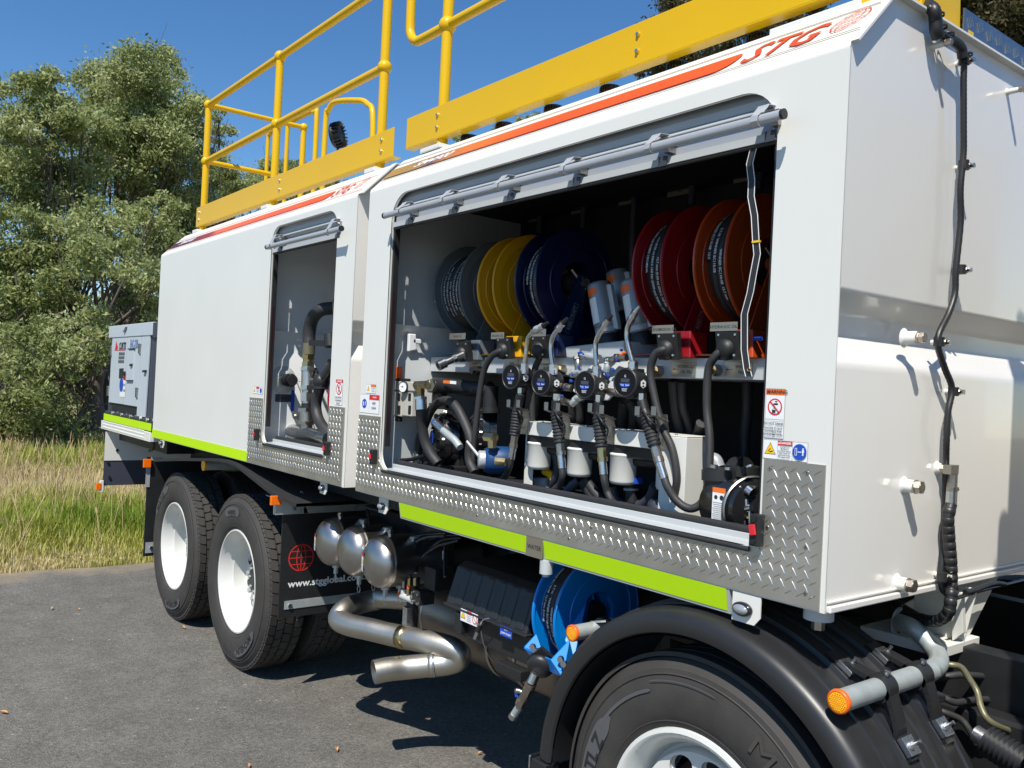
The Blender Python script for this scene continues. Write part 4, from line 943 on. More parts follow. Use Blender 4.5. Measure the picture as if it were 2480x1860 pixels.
# air lines and valve block
def C2(a, b, y=.24): return U('C2', a, b, y=y)
vb = thing('valve_block', C2(1180,880), None, None); del WL[vb.name]; place(vb, C2(1180,880), T)
def dy(c, a, b, y): return U(c, a, b, y=y)
m = MB(); q = C2(1245,885); m.m(BLK).box(q.x-.03,q.x+.035,.22,.3,q.z-.03,q.z+.03); 
for a_, b_ in ((-.02,.02),(.025,.02),(-.02,-.02),(.025,-.02)): m.m(ZINC).cyl((q.x+a_,.212,q.z+b_),(q.x+a_,.22,q.z+b_),.006)
m.m(BLKM).box(q.x-.0,q.x+.09,.26,.36,q.z+.04,q.z+.14); m.build('solenoid', parent=vb, bevel=.004)
m = MB(); q = C2(1150,890); m.m(WIN).cyl(q-V((.05,0,0)),q+V((.05,0,0)),.016).cyl(C2(1120,890),C2(1120,820),.014); m.m(ORK).cyl(q-V((.062,0,0)),q-V((.05,0,0)),.017); m.m(ZINC).cyl(C2(1200,890),C2(1200,860),.018); m.build('manifold', parent=vb)
for a, b0, b1, mt, c0 in ((1125,810,725,NICK,SIGNY),(1160,880,820,BRASS,ORK),(1215,790,735,BRASS,None),(1170,790,740,BRASS,MAR)):
    m = MB(); m.m(mt).hex(C2(a,b0),C2(a,b1),.0115).cyl(C2(a,(b0+b1)/2),C2(a,b1-8),.0095)
    if c0: m.m(c0).cyl(C2(a,b1-6),C2(a,b1-40),.009)
    m.build('hose_fitting', parent=vb)
m = MB(); m.m(SIGNW).cyl(C2(1090,655),C2(1090,620),.011).m(BLKM).cyl(C2(1090,700),C2(1090,672),.015).m(ZINC).hex(C2(1085,775),C2(1085,705),.014).m(SIGNW).cyl(C2(1085,775),C2(1085,750),.012); m.build('pressure_switch', parent=vb)
for P in ([(1130,690),(1150,610),(1200,530),(1290,450),(1400,400),(1560,385)], [(1165,780),(1190,690),(1230,600),(1310,510),(1420,430),(1580,405)], [(1215,690),(1235,620),(1290,540),(1400,470),(1560,430)], [(1450,720),(1448,600),(1452,480)]):
    MB().tube([C2(a,b,.26+.03*i) for i,(a,b) in enumerate(P)], .0065, n=8).build('air_line', BLKS, T)
for P in ([(1010,425),(1120,415),(1280,385),(1460,372)], [(1220,440),(1300,405),(1450,392)], [(850,330),(845,260),(835,190)], [(720,170),(780,150),(860,175),(960,190),(1060,160)]):
    MB().tube([dy('C2',a,b,.26+.03*i) for i,(a,b) in enumerate(P)], .0065, n=8).build('air_line', BLKS, T)
m = MB(); q = dy('C2',1445,540,.4); m.m(SIGNW).cyl(dy('C2',1445,580,.4),dy('C2',1445,510,.4),.008).m(BRASS).hex(dy('C2',1447,790,.4),dy('C2',1447,740,.4),.013); m.build('line_marker', parent=T)

# ================================================================== EXHAUST
def C2z(a, b, z): return U('C2', a, b, z=z)
EX = [V((-2.0,.85,.66)), C2z(1050,895,.62), C2z(900,905,.6), C2z(745,940,.585)]+[U('C2',a,b,y=y) for a,b,y in ((640,990,.17),(600,1060,.13),(680,1105,.14),(860,1145,.19),(1070,1195,.25),(1300,1240,.30),(1480,1285,.35),(1565,1335,.38),(1555,1385,.38),(1470,1415,.35),(1330,1430,.29),(1150,1448,.21),(1000,1462,.13),(880,1486,.065))]
PP = smoothpath(EX, 8); m = MB(); rad = .052
m.m(DIRTM).tube(PP, [rad]*600, n=28, smooth=False, cap=False)
d = (PP[-2]-PP[-1]).normalized()
m.m(MUFF).lathe(PP[-1], d, [(rad,0),(rad-.003,0),(rad-.004,.12)], 28)
ex = m.build('exhaust_pipe', parent=T)
def band(i, w_, rr, mt, nm): d = (PP[i+1]-PP[i-1]).normalized(); MB().lathe(PP[i]-d*w_/2, d, [(rad-.002,0),(rr,0),(rr,w_),(rad-.002,w_)], 28).build(nm, mt, ex)
band(8*8+2, .045, rad+.003, BRASS, 'pipe_clamp'); band(14*8-2, .008, rad+.004, ZINC, 'weld_bead'); band(13*8+7, .03, rad+.0015, DIRTM, 'pipe_collar')
q = PP[8*8+2]; m = MB(); m.m(BLKM).box(q.x-.03,q.x+.03,q.y+.02,q.y+.05,q.z+.04,1.0); m.m(ZINC).box(q.x-.018,q.x+.02,q.y-.005,q.y+.02,q.z+.05,q.z+.14); m.build('hanger', parent=ex)
# muffler drum
mu0, mu1, my, mz, mr = -2.68, -1.22, .64, .565, .17
m = MB(); m.m(MUFF).lathe((mu0,my,mz), X1, [(.0001,0),(mr*.8,.01),(mr*.97,.03),(mr,.05),(mr,.1),(mr*1.02,.105),(mr*1.02,.115),(mr,.12),(mr,.7),(mr*.98,.72),(mr*.98,.9),(mr*1.01,.905),(mr*1.01,.92),(mr*.98,.925),(mr*.95,1.18),(.0001,1.2)], 56); mf = m.build('muffler', parent=T)
for x in (-2.5, -1.95, -1.75): m = MB(); m.lathe((x,my,mz), X1, [(mr,0),(mr+.006,.002),(mr+.006,.022),(mr,.024)], 56); m.build('muffler_band', STEELM, mf)
# battery box
bx0, bx1, by, bz0, bz1 = -1.83, -1.30, .2, .815, .985
m = MB(); m.m(BLK)
m.prism([(bx0,by-.03,bz0),(bx0+.0,by+.02,bz1-.02),(bx0,by+.06,bz1),(bx0,.62,bz1+.01),(bx0,.62,bz0)], (bx1-bx0,0,0))
for i in range(6):
    x = bx0+.06+i*.08; m.prism([(x,by-.0315,bz0+.01),(x,by+.0165,bz1-.022),(x,by+.04,bz1-.02),(x,by+.04,bz0+.01)], (.05,0,0))
m.box(bx0-.008,bx1+.008,by-.038,.62,bz0-.008,bz0+.004); bb = m.build('battery_box', parent=T, bevel=.008)
m = MB(); m.m(BLKM).box(bx0+.08,bx1,by,.6,bz0-.12,bz0-.01); m.box(bx1-.17,bx1-.02,by-.03,by+.02,bz0-.18,bz0-.14).box(bx0+.07,bx0+.12,by-.03,by+.02,bz0-.1,bz0-.02); m.build('battery_tray', parent=bb, bevel=.004)
def C3(a, b, y=.2): return U('C3', a, b, y=y)
q = C3(390,845,.165); L = Lab(q, .12, .05); L.tri(SIGNK,-.04,0,.018); L.tri(SIGNY,-.04,0,.015); L.rect(SIGNR,-.017,.017,.01,.024); lines(L,0,.004,.03,4,.0065); L.disc(SIGNR,.04,0,.017); L.disc(SIGNW,.04,0,.0135); L.bar(SIGNR,.03,.01,.05,-.01,.003); L.done('warning_label', bb)
q = C3(645,945,.165); L = Lab(q, .075, .038, base=False, border=False); L.rect(SIGNB,-.037,.037,-.019,.019); L.text(SIGNW,'24V',0,.009,.013,.02); L.text(SIGNW,'JUMP START',0,-.008,.0115,.02); L.done('jump_start_label', bb)
P = [C3(530,850,.15), C3(490,860,.14), C3(470,900,.14), C3(485,1000,.16), C3(520,1100,.2), C3(560,1150,.24)]
MB().tube(P, .0028, n=6).build('strap_cable', ZINC, bb)
m = MB(); m.m(ZINC).cyl(C3(460,905,.14),C3(470,880,.14),.012).cyl(C3(430,990,.14),C3(450,940,.14),.008).m(BLKM).cyl(C3(450,940,.14),C3(470,890,.14),.011); m.build('toggle_latch', parent=bb)
m = MB(); m.m(BLKM).box(-1.9,-1.2,.55,.6,.9,1.15).box(-2.3,-1.2,.45,.7,1.02,1.14); m.build('valve_bracket', parent=T, bevel=.01)

# ================================================================== FRONT FENDER
fc = V((-.36, 0, .515)); FR = .622
def fp(a, y, r): return V((fc.x+r*math.cos(a), y, fc.z+r*math.sin(a)))
prof = [(-.02,.556),(-.028,.560),(-.031,.572),(-.029,.596),(-.022,.611),(-.008,.621),(.012,.625),(.05,.627),(.052,.633),(.062,.633),(.064,.628)]
for c in (.155,.33): prof += [(c-.034,.628),(c-.03,.638),(c-.022,.638),(c-.02,.632),(c+.02,.632),(c+.022,.638),(c+.03,.638),(c+.034,.628)]
prof += [(.245,.628)]; prof.sort(key=lambda q: (q[0] if q[0] > -.02 else -1)); 
prof = [(-.02,.556),(-.028,.560),(-.031,.572),(-.029,.596),(-.022,.611),(-.008,.621),(.012,.625),(.05,.627),(.052,.633),(.062,.633),(.064,.628),(.115,.628),(.119,.640),(.127,.640),(.13,.634),(.18,.634),(.183,.640),(.191,.640),(.195,.628),(.24,.628),(.243,.634),(.253,.634),(.256,.628),(.29,.628),(.294,.640),(.302,.640),(.305,.634),(.355,.634),(.358,.640),(.366,.640),(.37,.628),(.4,.627)]
a0, a1 = math.radians(178), math.radians(-35); n = 90; vs = []; k = len(prof)
m = MB()
for i in range(n+1):
    a = a0+(a1-a0)*i/n; vs += [fp(a, y, r) for y, r in prof]
m.add(vs, [(i*k+j, i*k+j+1, (i+1)*k+j+1, (i+1)*k+j) for i in range(n) for j in range(k-1)], True)
vs2 = [fp(a0+(a1-a0)*i/n, y, r-.006) for i in range(n+1) for y, r in ((-.02,.556),(.4,.62))]
m.add(vs2, [(2*i, 2*i+2, 2*i+3, 2*i+1) for i in range(n)], True)
m.m(BLK)
fd = m.build('front_fender', BLK, T, auto=32)
m = MB(); q = fp(math.radians(181), -.01, .6); m.m(BLK).obox(q-V((0,0,.03)), (.035,0,0), (0,.03,0), (.006,0,.055)).cyl(q+V((0,-.036,-.04)), q+V((0,-.03,-.04)), .022); m.m(ZINC).box(q.x-.045,q.x-.036,-.04,.03,q.z-.05,q.z+.03); m.build('fender_end_block', parent=fd, bevel=.008)
m = MB(); m.box(q.x-.03,q.x-.02,.0,.38,.02,q.z-.02); m.build('fender_mudflap', BLKM, fd)
# reflector stub and the carrying pipe with clamps
m = MB(); q = V((-.865,0,.957)); m.m(GALV).cyl((q.x,.002,q.z),(q.x,.25,q.z),.0245,n=28); st = m.build('fender_stay', parent=T)
def reflector(c, r, parent):
    m = MB(); m.m(ORK).lathe(c, -Y1, [(r*1.04,-.006),(r*1.08,0),(r*1.04,.006),(r*.9,.007)], 32); m.m(AMB).lathe(c, -Y1, [(r*.92,.0055),(.0001,.0075)], 32)
    for i in range(-4,5):
        for j in range(-4,5):
            x, z = (i+.5*(j % 2))*r*.2, j*r*.175
            if x*x+z*z < (r*.8)**2: m.cyl(c+V((x,-.006,z)), c+V((x,-.0085,z)), r*.08, r*.02, n=6, sm=False)
    m.build('amber_reflector', parent=parent)
reflector(V((q.x,.0,q.z)), .0245, st)
m = MB(); m.m(BLK).cyl((q.x,.12,q.z),(q.x,.145,q.z),.033,n=24).m(ZINC).obox((q.x+.02,.1,q.z+.03),(.035,0,.01),(0,.012,0),(-.001,0,.003)); m.build('stay_clamp', parent=st)
q0 = U('C5',470,1080,y=-.03); px, pz = q0.x, q0.z
def q5(a, b, x): return U('C5', a, b, x=x)
pth = [V((px,-.025,pz)), V((px,.15,pz)), V((px,.3,pz)), V((px,.4,pz)), q5(1230,830,px-.005), q5(1330,770,px-.03), q5(1345,690,px-.06), q5(1290,600,px-.09), q5(1200,500,px-.12), q5(1110,430,px-.15), q5(1010,390,px-.2)]
m = MB(); m.m(GALV).tube(pth, .0255, n=28, k=8); sp = m.build('fender_stay', parent=T)
reflector(V((px,-.027,pz)), .0262, sp)
m = MB(); e = q5(1000,385,-.155); m.m(WIN).cyl((-.156,e.y,e.z),(-.146,e.y,e.z),.045,n=28).m(BLKM).cyl((-.146,e.y,e.z),(-.145,e.y,e.z),.036,n=28); m.build('pipe_socket', parent=T)
def ang(c, a, b, y): q = U(c, a, b, y=y); return math.atan2(q.z-fc.z, q.x-fc.x)
for y, lastp, leftp, plates in ((.155, (1060,1620), (340,745), ((1000,1510),(500,865))), (.33, (1385,1460), (690,660), ((1330,1330),(825,740)))):
    cl = V((px, y, pz)); w_ = .021
    m = MB(); m.m(BLK).cyl(cl-V((0,w_,0)), cl+V((0,w_,0)), .034, n=28)
    aL = ang('C5', *leftp, y); aR = ang('C5', *lastp, y); ac = math.atan2(pz-fc.z, px-fc.x)
    for s_, ae in ((1, aL), (-1, aR)):
        P = [cl+(fp(ac,y,1)-fp(ac,y,0))*0+V((-.02 if s_ > 0 else .024,0,.018 if s_ > 0 else -.0)), fp(ac+s_*.13, y, .655)]+[fp(ac+s_*.13+(ae-ac-s_*.13)*t, y, .640) for t in (.25,.5,.75,1)]
        PP = smoothpath(P, 5)
        for i in range(len(PP)-1):
            d = PP[i+1]-PP[i]; nn = V((-d.z,0,d.x)).normalized(); m.obox((PP[i]+PP[i+1])/2, d*.53, (0,w_,0), nn*.006)
    m.m(ZINC).cyl(cl+V((.012,0,.034)), cl+V((.015,0,.042)), .008, n=10)
    o = m.build('stay_strap', parent=sp, bevel=.0)
    for pl in plates:
        a = ang('C5', *pl, y); c = fp(a, y, .652); d = V((-math.sin(a),0,math.cos(a))); r_ = V((math.cos(a),0,math.sin(a)))
        m = MB(); m.m(ZINC).obox(c, d*.022, (0,.022,0), r_*.0025).obox(c-(0*d), d*.022, (0,.001,0), r_*.0025); m.obox(c+V((0,-.022,0))-r_*.005, d*.022, (0,.0015,0), r_*.008)
        m.cyl(c, c+r_*.006, .0125, n=16).hex(c+r_*.005, c+r_*.013, .0085).cyl(c+r_*.01, c+r_*.028, .005, n=10); m.build('clamp_plate', parent=sp, bevel=.0008)
# steering hoses, brake pipe and bellows ahead of the fender
def E1(a, b, x): return U('E1', a, b, x=x)
MB().tube([E1(560,790,.0),E1(700,795,.04),E1(790,820,.06),E1(860,920,.08),E1(920,1020,.1),E1(950,1140,.12),E1(1000,1240,.14),E1(1100,1310,.16),E1(1320,1390,.18)], .0085, n=12).build('brake_pipe', PIPEO, T)
MB().tube([E1(500,930,-.05),E1(620,900,.0),E1(760,880,.03),E1(900,885,.05),E1(1090,905,.06)], .0095, n=12).build('steering_hose', HOSE, T)
MB().tube([E1(560,1040,.0),E1(640,1070,.03),E1(740,1110,.05),E1(860,1095,.06),E1(990,1085,.07),E1(1120,1100,.08)], .0095, n=12).build('steering_hose', HOSE, T)
MB().tube([E1(540,1150,.0),E1(640,1190,.03),E1(780,1250,.06),E1(850,1330,.08),E1(920,1460,.1)], .009, n=12).build('steering_hose', HOSE, T)
for P in (((1095,905),(1200,925),(1230,930),(1400,935)), ((1120,1100),(1215,1120),(1250,1125),(1400,1145))):
    m = MB(); a_, b_, c_, d_ = [E1(*p, .08) for p in P]; m.m(ZINC).cyl(a_, b_, .013, n=14).hex(b_, c_, .015).hex(c_, d_, .019); m.build('hose_coupling', parent=T)
m = MB(); m.m(ZINC).cyl(E1(545,1035,.02),E1(625,1065,.03),.012).cyl(E1(610,1062,.03),E1(640,1075,.03),.009); m.build('hose_coupling', parent=T)
q = E1(865,855,.0); m = MB(); m.m(ZINC).cyl(q,q+V((.02,-.01,0)),.02).hex(q+V((.02,-.01,0)),q+V((.03,-.015,0)),.012); m.build('bolt', parent=T)
m = MB(); a_, b_ = E1(990,1420,.2), E1(1340,1640,.3); d = (b_-a_); Ln = d.length; pr = []
for i in range(9): pr += [(.018,Ln*i/8.5),(.04,Ln*(i+.5)/8.5)]
m.m(BLK).lathe(a_, d, pr, 28); m.m(STEELM).cyl(a_-d*.25, a_, .022); m.build('steering_bellows', parent=T)
m = MB(); m.m(BLKM).box(-.3,2.4,.62,.7,.62,.9); m.box(.15,.5,.5,.66,.5,.62); m.box(.5,.62,.3,.7,.3,.95); m.cyl((.2,.45,.55),(1.2,.45,.5),.05); m.build('front_chassis_bracket', parent=T, bevel=.01)

# ================================================================== CAB (ahead of the body, just outside the picture)
m = MB(); m.m(WHITE_F)
cx0 = .62
P = [(cx0,.9),(cx0,2.85),(cx0+.25,3.0),(cx0+1.6,3.0),(cx0+1.95,2.75),(cx0+2.1,1.8),(cx0+2.15,.6),(cx0+1.75,.6),(cx0+1.7,.95),(cx0+1.45,1.12),(cx0+1.15,1.12),(cx0+.9,.95),(cx0+.85,.7),(cx0,.7)]
cab = MB(); cab.m(WHITE_F).prism([(x, .02, z) for x, z in P][::-1], (0, W-.04, 0)); co = cab.build('cab', parent=T, bevel=.04, seg=3)
m = MB(); m.box(cx0+.75, cx0+1.75, .012, .03, 1.75, 2.55); m.build('side_window', GLASS, co, bevel=.01)
m = MB(); m.box(cx0+2.0, cx0+2.14, .2, W-.2, 1.75, 2.6); m.build('windscreen', GLASS, co, bevel=.02)
m = MB(); m.cyl((cx0-.12,.42,1.1),(cx0-.12,.42,3.1),.075,n=28).cyl((cx0-.12,.42,1.2),(cx0-.12,.42,2.4),.11,n=28); m.build('air_intake_stack', BLK, co)
wheel(cx0+1.3, 0.0, False); wheel(cx0+1.3, W, False, True)
# ================================================================== CABINET: shelf, rack
m = MB(); m.m(WIN).box(-2.19,-.1,.27,.275,1.775,1.84).box(-2.19,-.1,.275,.6,1.834,1.84).box(-2.19,-.1,.275,.6,1.775,1.779); sh = m.build('reel_shelf', parent=T, bevel=.002)
def plate_tag(txts, c, a, b, y, w_, h, parent, size, nm='engraved_tag', arrow=False, n=None, mt=TAGM):
    q = U(c, a, b, y=y); L = Lab(q, w_, h, base=False, border=False); L.m.m(mt); L.rect(mt, -w_/2, w_/2, -h/2, h/2)
    for i, t in enumerate(txts): L.text(SIGNK, t, .012 if arrow else 0, (len(txts)-1)*size*.62-i*size*1.25, size, .015)
    if arrow: L.bar(SIGNK, -w_*.42, 0, -w_*.22, 0, .0016); L.poly(SIGNK, [(-w_*.46,0),(-w_*.38,-.003),(-w_*.38,.003)])
    return L.m.build(nm, parent=parent)
plate_tag(['HYDRAULIC','OIL FILL'], 'B6', 185, 147, .2685, .1, .046, sh, .0135, arrow=True); plate_tag(['WATER','FILL'], 'B6', 625, 150, .2685, .1, .046, sh, .0135, arrow=True)
plate_tag(['TRANSMISSION','OIL FILL'], 'B4', 1560, 320, .2685, .09, .046, sh, .0105); plate_tag(['GEAR','OIL FILL'], 'B4', 1250, 310, .2685, .085, .046, sh, .012); plate_tag(['ENGINE','OIL FILL'], 'B4', 920, 315, .2685, .085, .046, sh, .012)
for c, a, b in (('B6',440,155),('B5',485,590),('B5',1185,600),('B4',950,360)):
    q = U(c, a, b, y=.26); m = MB(); m.m(BLKM if c == 'B4' else NICK).cyl((q.x,.27,q.z),(q.x,.24,q.z),.019).m(BRASS if c != 'B4' else BLKM).hex((q.x,.245,q.z),(q.x,.225,q.z),.016); m.build('fill_port', parent=sh)
# rack
def B5(a, b, y=.15): return U('B5', a, b, y=y)
RY = .2
l0 = B5(180,1000,RY); r0_ = B5(1400,1095,RY); zt, zb_ = 1.592, 1.545
m = MB(); x0r, x1r = l0.x, r0_.x
m.m(WHITE).box(x0r, x1r-.1, RY, RY+.004, zb_, zt).box(x0r, x1r, RY, RY+.12, zt, zt+.003)
m.box(x1r-.105, x1r-.0, RY-.002, RY+.12, 1.33, zt-.001); m.box(x0r, x0r+.05, RY+.03, RY+.034, 1.33, zt)
m.build('filter_rack', parent=T, bevel=.006)
m = MB(); m.m(BLKM).box(x0r+.02, x1r-.12, RY+.02, RY+.1, zb_-.04, zb_-.001); m.cyl((x0r+.03,RY+.06,zb_-.05),(x1r-.15,RY+.06,zb_-.05),.018); m.build('filter_rail', parent=T)
for a, b in ((285,997),(345,997),(610,1027),(660,1030),(900,1058),(950,1062),(1320,1095)): q = B5(a, b, RY+.02); MB().cyl((q.x,RY+.02,zt+.003),(q.x,RY+.02,zt+.007),.005,n=8).build('rivet', ZINC, bpy.data.objects['filter_rack'])

# spin-on filters hanging from the rail
FL = [(302,1110,1340,'leftmost white oil filter canister under the rack'),(597,1150,1395,'second white oil filter canister, between the second and third dispensing guns'),(915,1190,1455,'third white oil filter canister, right of the third dispensing gun'),(1260,1230,1505,'rightmost white oil filter canister, half hidden behind hoses beside the white post')]
for a, b0, b1, lab in FL:
    t_ = B5(a, b0, RY+.03); bt = B5(a, b1, RY+.03); R_ = .045; z1_, z0_ = t_.z-.003, bt.z+.012
    th = thing('oil_filter', (t_.x, RY+.045, z0_), lab, 'filter', 'oil filters under the rack')
    m = MB(); m.m(WHITE).lathe((t_.x,RY+.045,z0_), Z1, [(.0001,.0),(R_*.75,.0),(R_*.93,.004),(R_,.013),(R_,z1_-z0_-.01),(R_*1.04,z1_-z0_-.008),(R_*1.04,z1_-z0_-.002),(R_*.9,z1_-z0_)], 40); m.build('canister', parent=th)
    m = MB(); m.m(BLKM).cyl((t_.x,RY+.045,z1_),(t_.x,RY+.045,z1_+.03),R_*.9,n=28); m.build('filter_head', parent=th)

# ================================================================== OIL GUNS with meters
GUNS = [
 dict(sp=[(212,560),(222,480),(230,400),(243,350),(275,312),(305,295)], jt=[(292,300),(345,270)], tip=(383,243), mc=(155,645), neck=(185,745), gt=(165,850), gb=(140,1070), sw=(130,1150), fe=(115,1240), hs=[(100,1300),(80,1355),(40,1420)], pr=((95,835),(165,838)), mr=58),
 dict(sp=[(420,565),(408,480),(405,420),(412,370),(432,325),(460,290)], jt=[(452,300),(492,248)], tip=(525,212), mc=(375,685), neck=(445,790), gt=(440,880), gb=(470,1130), sw=(478,1205), fe=(487,1310), hs=[(488,1370),(470,1430),(425,1480)], pr=((370,855),(455,862)), mr=62),
 dict(sp=[(740,580),(735,500),(730,440),(735,385),(755,330),(790,280)], jt=[(783,290),(822,222)], tip=(850,192), mc=(695,705), neck=(755,800), gt=(750,900), gb=(775,1160), sw=(782,1250), fe=(790,1355), hs=[(797,1410),(815,1480),(860,1560)], pr=((690,865),(775,880)), mr=68),
 dict(sp=[(1005,545),(990,490),(972,420),(960,350),(965,285),(985,230)], jt=[(978,245),(1022,165)], tip=(1052,125), mc=(990,690), neck=(1070,790), gt=(1085,880), gb=(1165,1150), sw=(1195,1255), fe=(1235,1385), hs=[(1255,1440),(1310,1530),(1380,1590),(1450,1600),(1520,1540)], pr=((1035,890),(1155,890)), mr=75)]
GL = ['leftmost oil dispensing gun with digital meter, blue buttons and steel spout','second oil dispensing gun from the left with digital meter, spout before the navy reel','third oil dispensing gun from the left, hanging before the middle of the filter rack','rightmost oil dispensing gun with digital meter, its hose looping past the white post']
for gi, g in enumerate(GUNS):
    Y = .15
    q = lambda p, y=Y: B5(p[0], p[1], y)
    th = thing('oil_gun', q(g['gb']), GL[gi], 'oil gun', 'oil guns hanging on the rack')
    mc = q(g['mc']); s_ = 1.0; R_ = .049
    mc = V((mc.x, Y, mc.z)); ax = V((.12,-1,.02)).normalized()
    m = MB(); m.m(BLK).lathe(mc, ax, [(.0001,-.058),(R_*.7,-.056),(R_*.93,-.042),(R_,-.02),(R_,.022),(R_*.98,.03),(R_*.93,.0335),(R_*.86,.034),(R_*.83,.031),(.0001,.031)], 44)
    m.obox(mc+V((.012,.01,.03)), (.018,0,0), (0,.018,0), (0,0,.018)); m.obox(mc+V((.018,.008,-.03)), (.02,0,0), (0,.016,0), (0,0,.018))
    mo = m.build('meter', parent=th, bevel=.003)
    u = (X1-ax*X1.dot(ax)).normalized(); v_ = ax.cross(u)*-1; v_ = Z1 if abs(v_.z) < .5 else (v_ if v_.z > 0 else -v_); u = v_.cross(ax).normalized()
    L = Lab(mc+ax*.0312, .01, .01, u=u, v=v_, base=False, border=False)
    L.disc(METER,0,0,R_*.84); L.rect(GEND,-.017,.017,.002,.014); L.poly(SIGNB,[(-.021,-.001),(-.001,-.001),(-.001,-.014),(-.009,-.014),(-.019,-.008)]); L.poly(SIGNB,[(.001,-.001),(.021,-.001),(.019,-.008),(.009,-.014),(.001,-.014)])
    L.text(SIGNW,'Total',-.0105,-.0065,.0065,.01); L.text(SIGNW,'Reset',.0105,-.0065,.0065,.01); L.text(SIGNW,'G',0,.0215,.011,-.01 if 0 else .0); lines(L,0,-.0185,.022,3,.0035,SIGNW,.0011); L.done('display', mo)
    # white cube mark on the side facing forward
    sd = X1; L = Lab(mc+sd*(R_+.0022)+V((0,.002,0)), .01, .01, u=Y1, v=Z1, base=False, border=False)
    L.poly(SIGNW,[(0,.014),(.012,.007),(.012,-.007),(0,-.014),(-.012,-.007),(-.012,.007)]); L.poly(SIGNK,[(0,.006),(.006,.0025),(.002,0),(.0,-.002),(-.002,0),(-.006,.0025)]); L.poly(SIGNK,[(0,-.004),(.006,-.0075),(0,-.011),(-.006,-.0075)]); L.done('cube_mark', mo)
    # spout
    sp_ = [q(p, Y+.0) for p in g['sp']]; sp_[0] = V((sp_[0].x, Y, sp_[0].z))
    m = MB(); m.m(STEEL).tube(sp_, .0088, n=16, k=8); so_ = m.build('spout', parent=th)
    m = MB(); b0 = sp_[0]; m.m(ZINC).hex(b0-V((0,0,.012)), b0+V((0,0,.006)), .0165).cyl(b0-V((0,0,.03)), b0-V((0,0,.012)), .0175).m(NICK).cyl(b0+V((0,0,.004)), b0+V((0,0,.01)), .013); m.build('spout_collar', parent=so_)
    j0, j1, tp = q(g['jt'][0]), q(g['jt'][1]), q(g['tip']); d = (j1-j0); dark = gi == 0
    m = MB(); m.m(GALV if dark else ZINC).hex(j0, j0+d*.4, .0135).cyl(j0+d*.4, j0+d*.7, .0115).hex(j0+d*.7, j1, .0125); m.m(BLKM if gi < 3 else ZINC).cyl(j1, tp, .009, .005); m.build('tip_valve', parent=so_)
    # neck, trigger, grip
    n0, g0, g1 = q(g['neck']), q(g['gt']), q(g['gb']); gd = (g1-g0).normalized(); gl = (g1-g0).length
    m = MB(); m.m(ZINC).hex(n0+V((0,0,.012)), n0-V((0,0,.008)), .0145).cyl(n0-V((0,0,.008)), g0, .011); m.m(BLKM).cyl(n0-V((0,0,.012)), g0, .017); m.m(BLK).cyl(g0-gd*.0, g0+gd*gl*.25, .016, .019); m.build('valve_body', parent=th)
    m = MB(); NN = 9; pr = [(.015,0)]
    for i in range(NN): pr += [(.0215,.004+i/NN*gl),(.0215,(i+.62)/NN*gl),(.0185,(i+.7)/NN*gl),(.0185,(i+.95)/NN*gl)]
    pr += [(.016, gl)]; m.m(RUB).lathe(g0+gd*gl*.12, gd, [(r, h*.88) for r, h in pr], 18); m.build('grip', parent=th, auto=30)
    m = MB(); t0 = g0+V((.012,-.02,.0)); m.m(BLK).tube([t0, t0+V((.035,-.004,-.03)), g0+gd*gl*.5+V((.042,-.004,0)), g0+gd*gl*.95+V((.014,-.008,0))], .0035, n=8); m.build('trigger_guard', parent=th)
    s0, f1 = q(g['sw']), q(g['fe'])
    m = MB(); m.m(BRASS if gi == 2 else NICK).hex(g1, s0, .0155).cyl(s0-(s0-g1)*.25, s0+(s0-g1)*.1, .0165, n=16); m.m(ZINC).cyl(s0, f1, .0135).hex(s0, s0+(f1-s0)*.3, .0145); m.build('swivel', parent=th)
    hp_ = [f1-(f1-s0)*.1, f1]+[q(p, Y+.01*i) for i, p in enumerate(g['hs'])]
    if gi == 3: hp_ += [G(1530,1035,y=.17), G(1533,950,y=.18), G(1527,880,y=.19), G(1530,800,y=.19), G(1545,770,y=.19), G(1560,757,y=.2)]
    else: hp_ += [hp_[-1]+V((-.05,.1,-.03)), hp_[-1]+V((-.1,.3,-.06))]
    MB().tube(hp_, .0125, n=12, k=8).build('hose', HOSE, th)
    # steel holder hooked over the rack
    hd = thing('gun_holder', g0, ['leftmost bent steel gun holder on the rack','second bent steel gun holder from the left on the rack','third bent steel gun holder from the left on the rack','rightmost bent steel gun holder on the rack, beside the white post'][gi], 'holder', 'steel gun holders on the rack')
    for p in g['pr']:
        c = q(p, Y-.03); m = MB(); m.m(STEELM).obox(c, (.0105,0,0), (0,.0012,0), (0,0,.0145)).obox(c+V((0,.03,-.022)), (.0105,0,0), (0,.03,-.0085), (0,.0003,.0012)); m.build('prong', parent=hd, bevel=.0012)
    m = MB(); hx = q(g['pr'][1], Y+.03).x
    m.m(STEELM).prism([(hx-.0,Y+.035,g0.z-.012),(hx+.052,Y+.035,g0.z-.012),(hx+.052,RY-.003,zt+.012),(hx+.0,RY-.003,zt+.012)], (0,.0015,0)).box(hx-.02,hx+.052,RY-.006,RY-.003,zb_+.003,zt+.014); m.build('back_plate', parent=hd, bevel=.001)
    L = Lab((hx+.015,RY-.0065,zt-.022), .03, .02, base=False, border=False); L.rect(TAGM,-.017,.017,-.011,.011); L.text(SIGNK,['ENGINE OIL','GEAR OIL','TRANS OIL','HYD OIL'][gi],0,0,.006,.01); L.done('engraved_tag', hd)

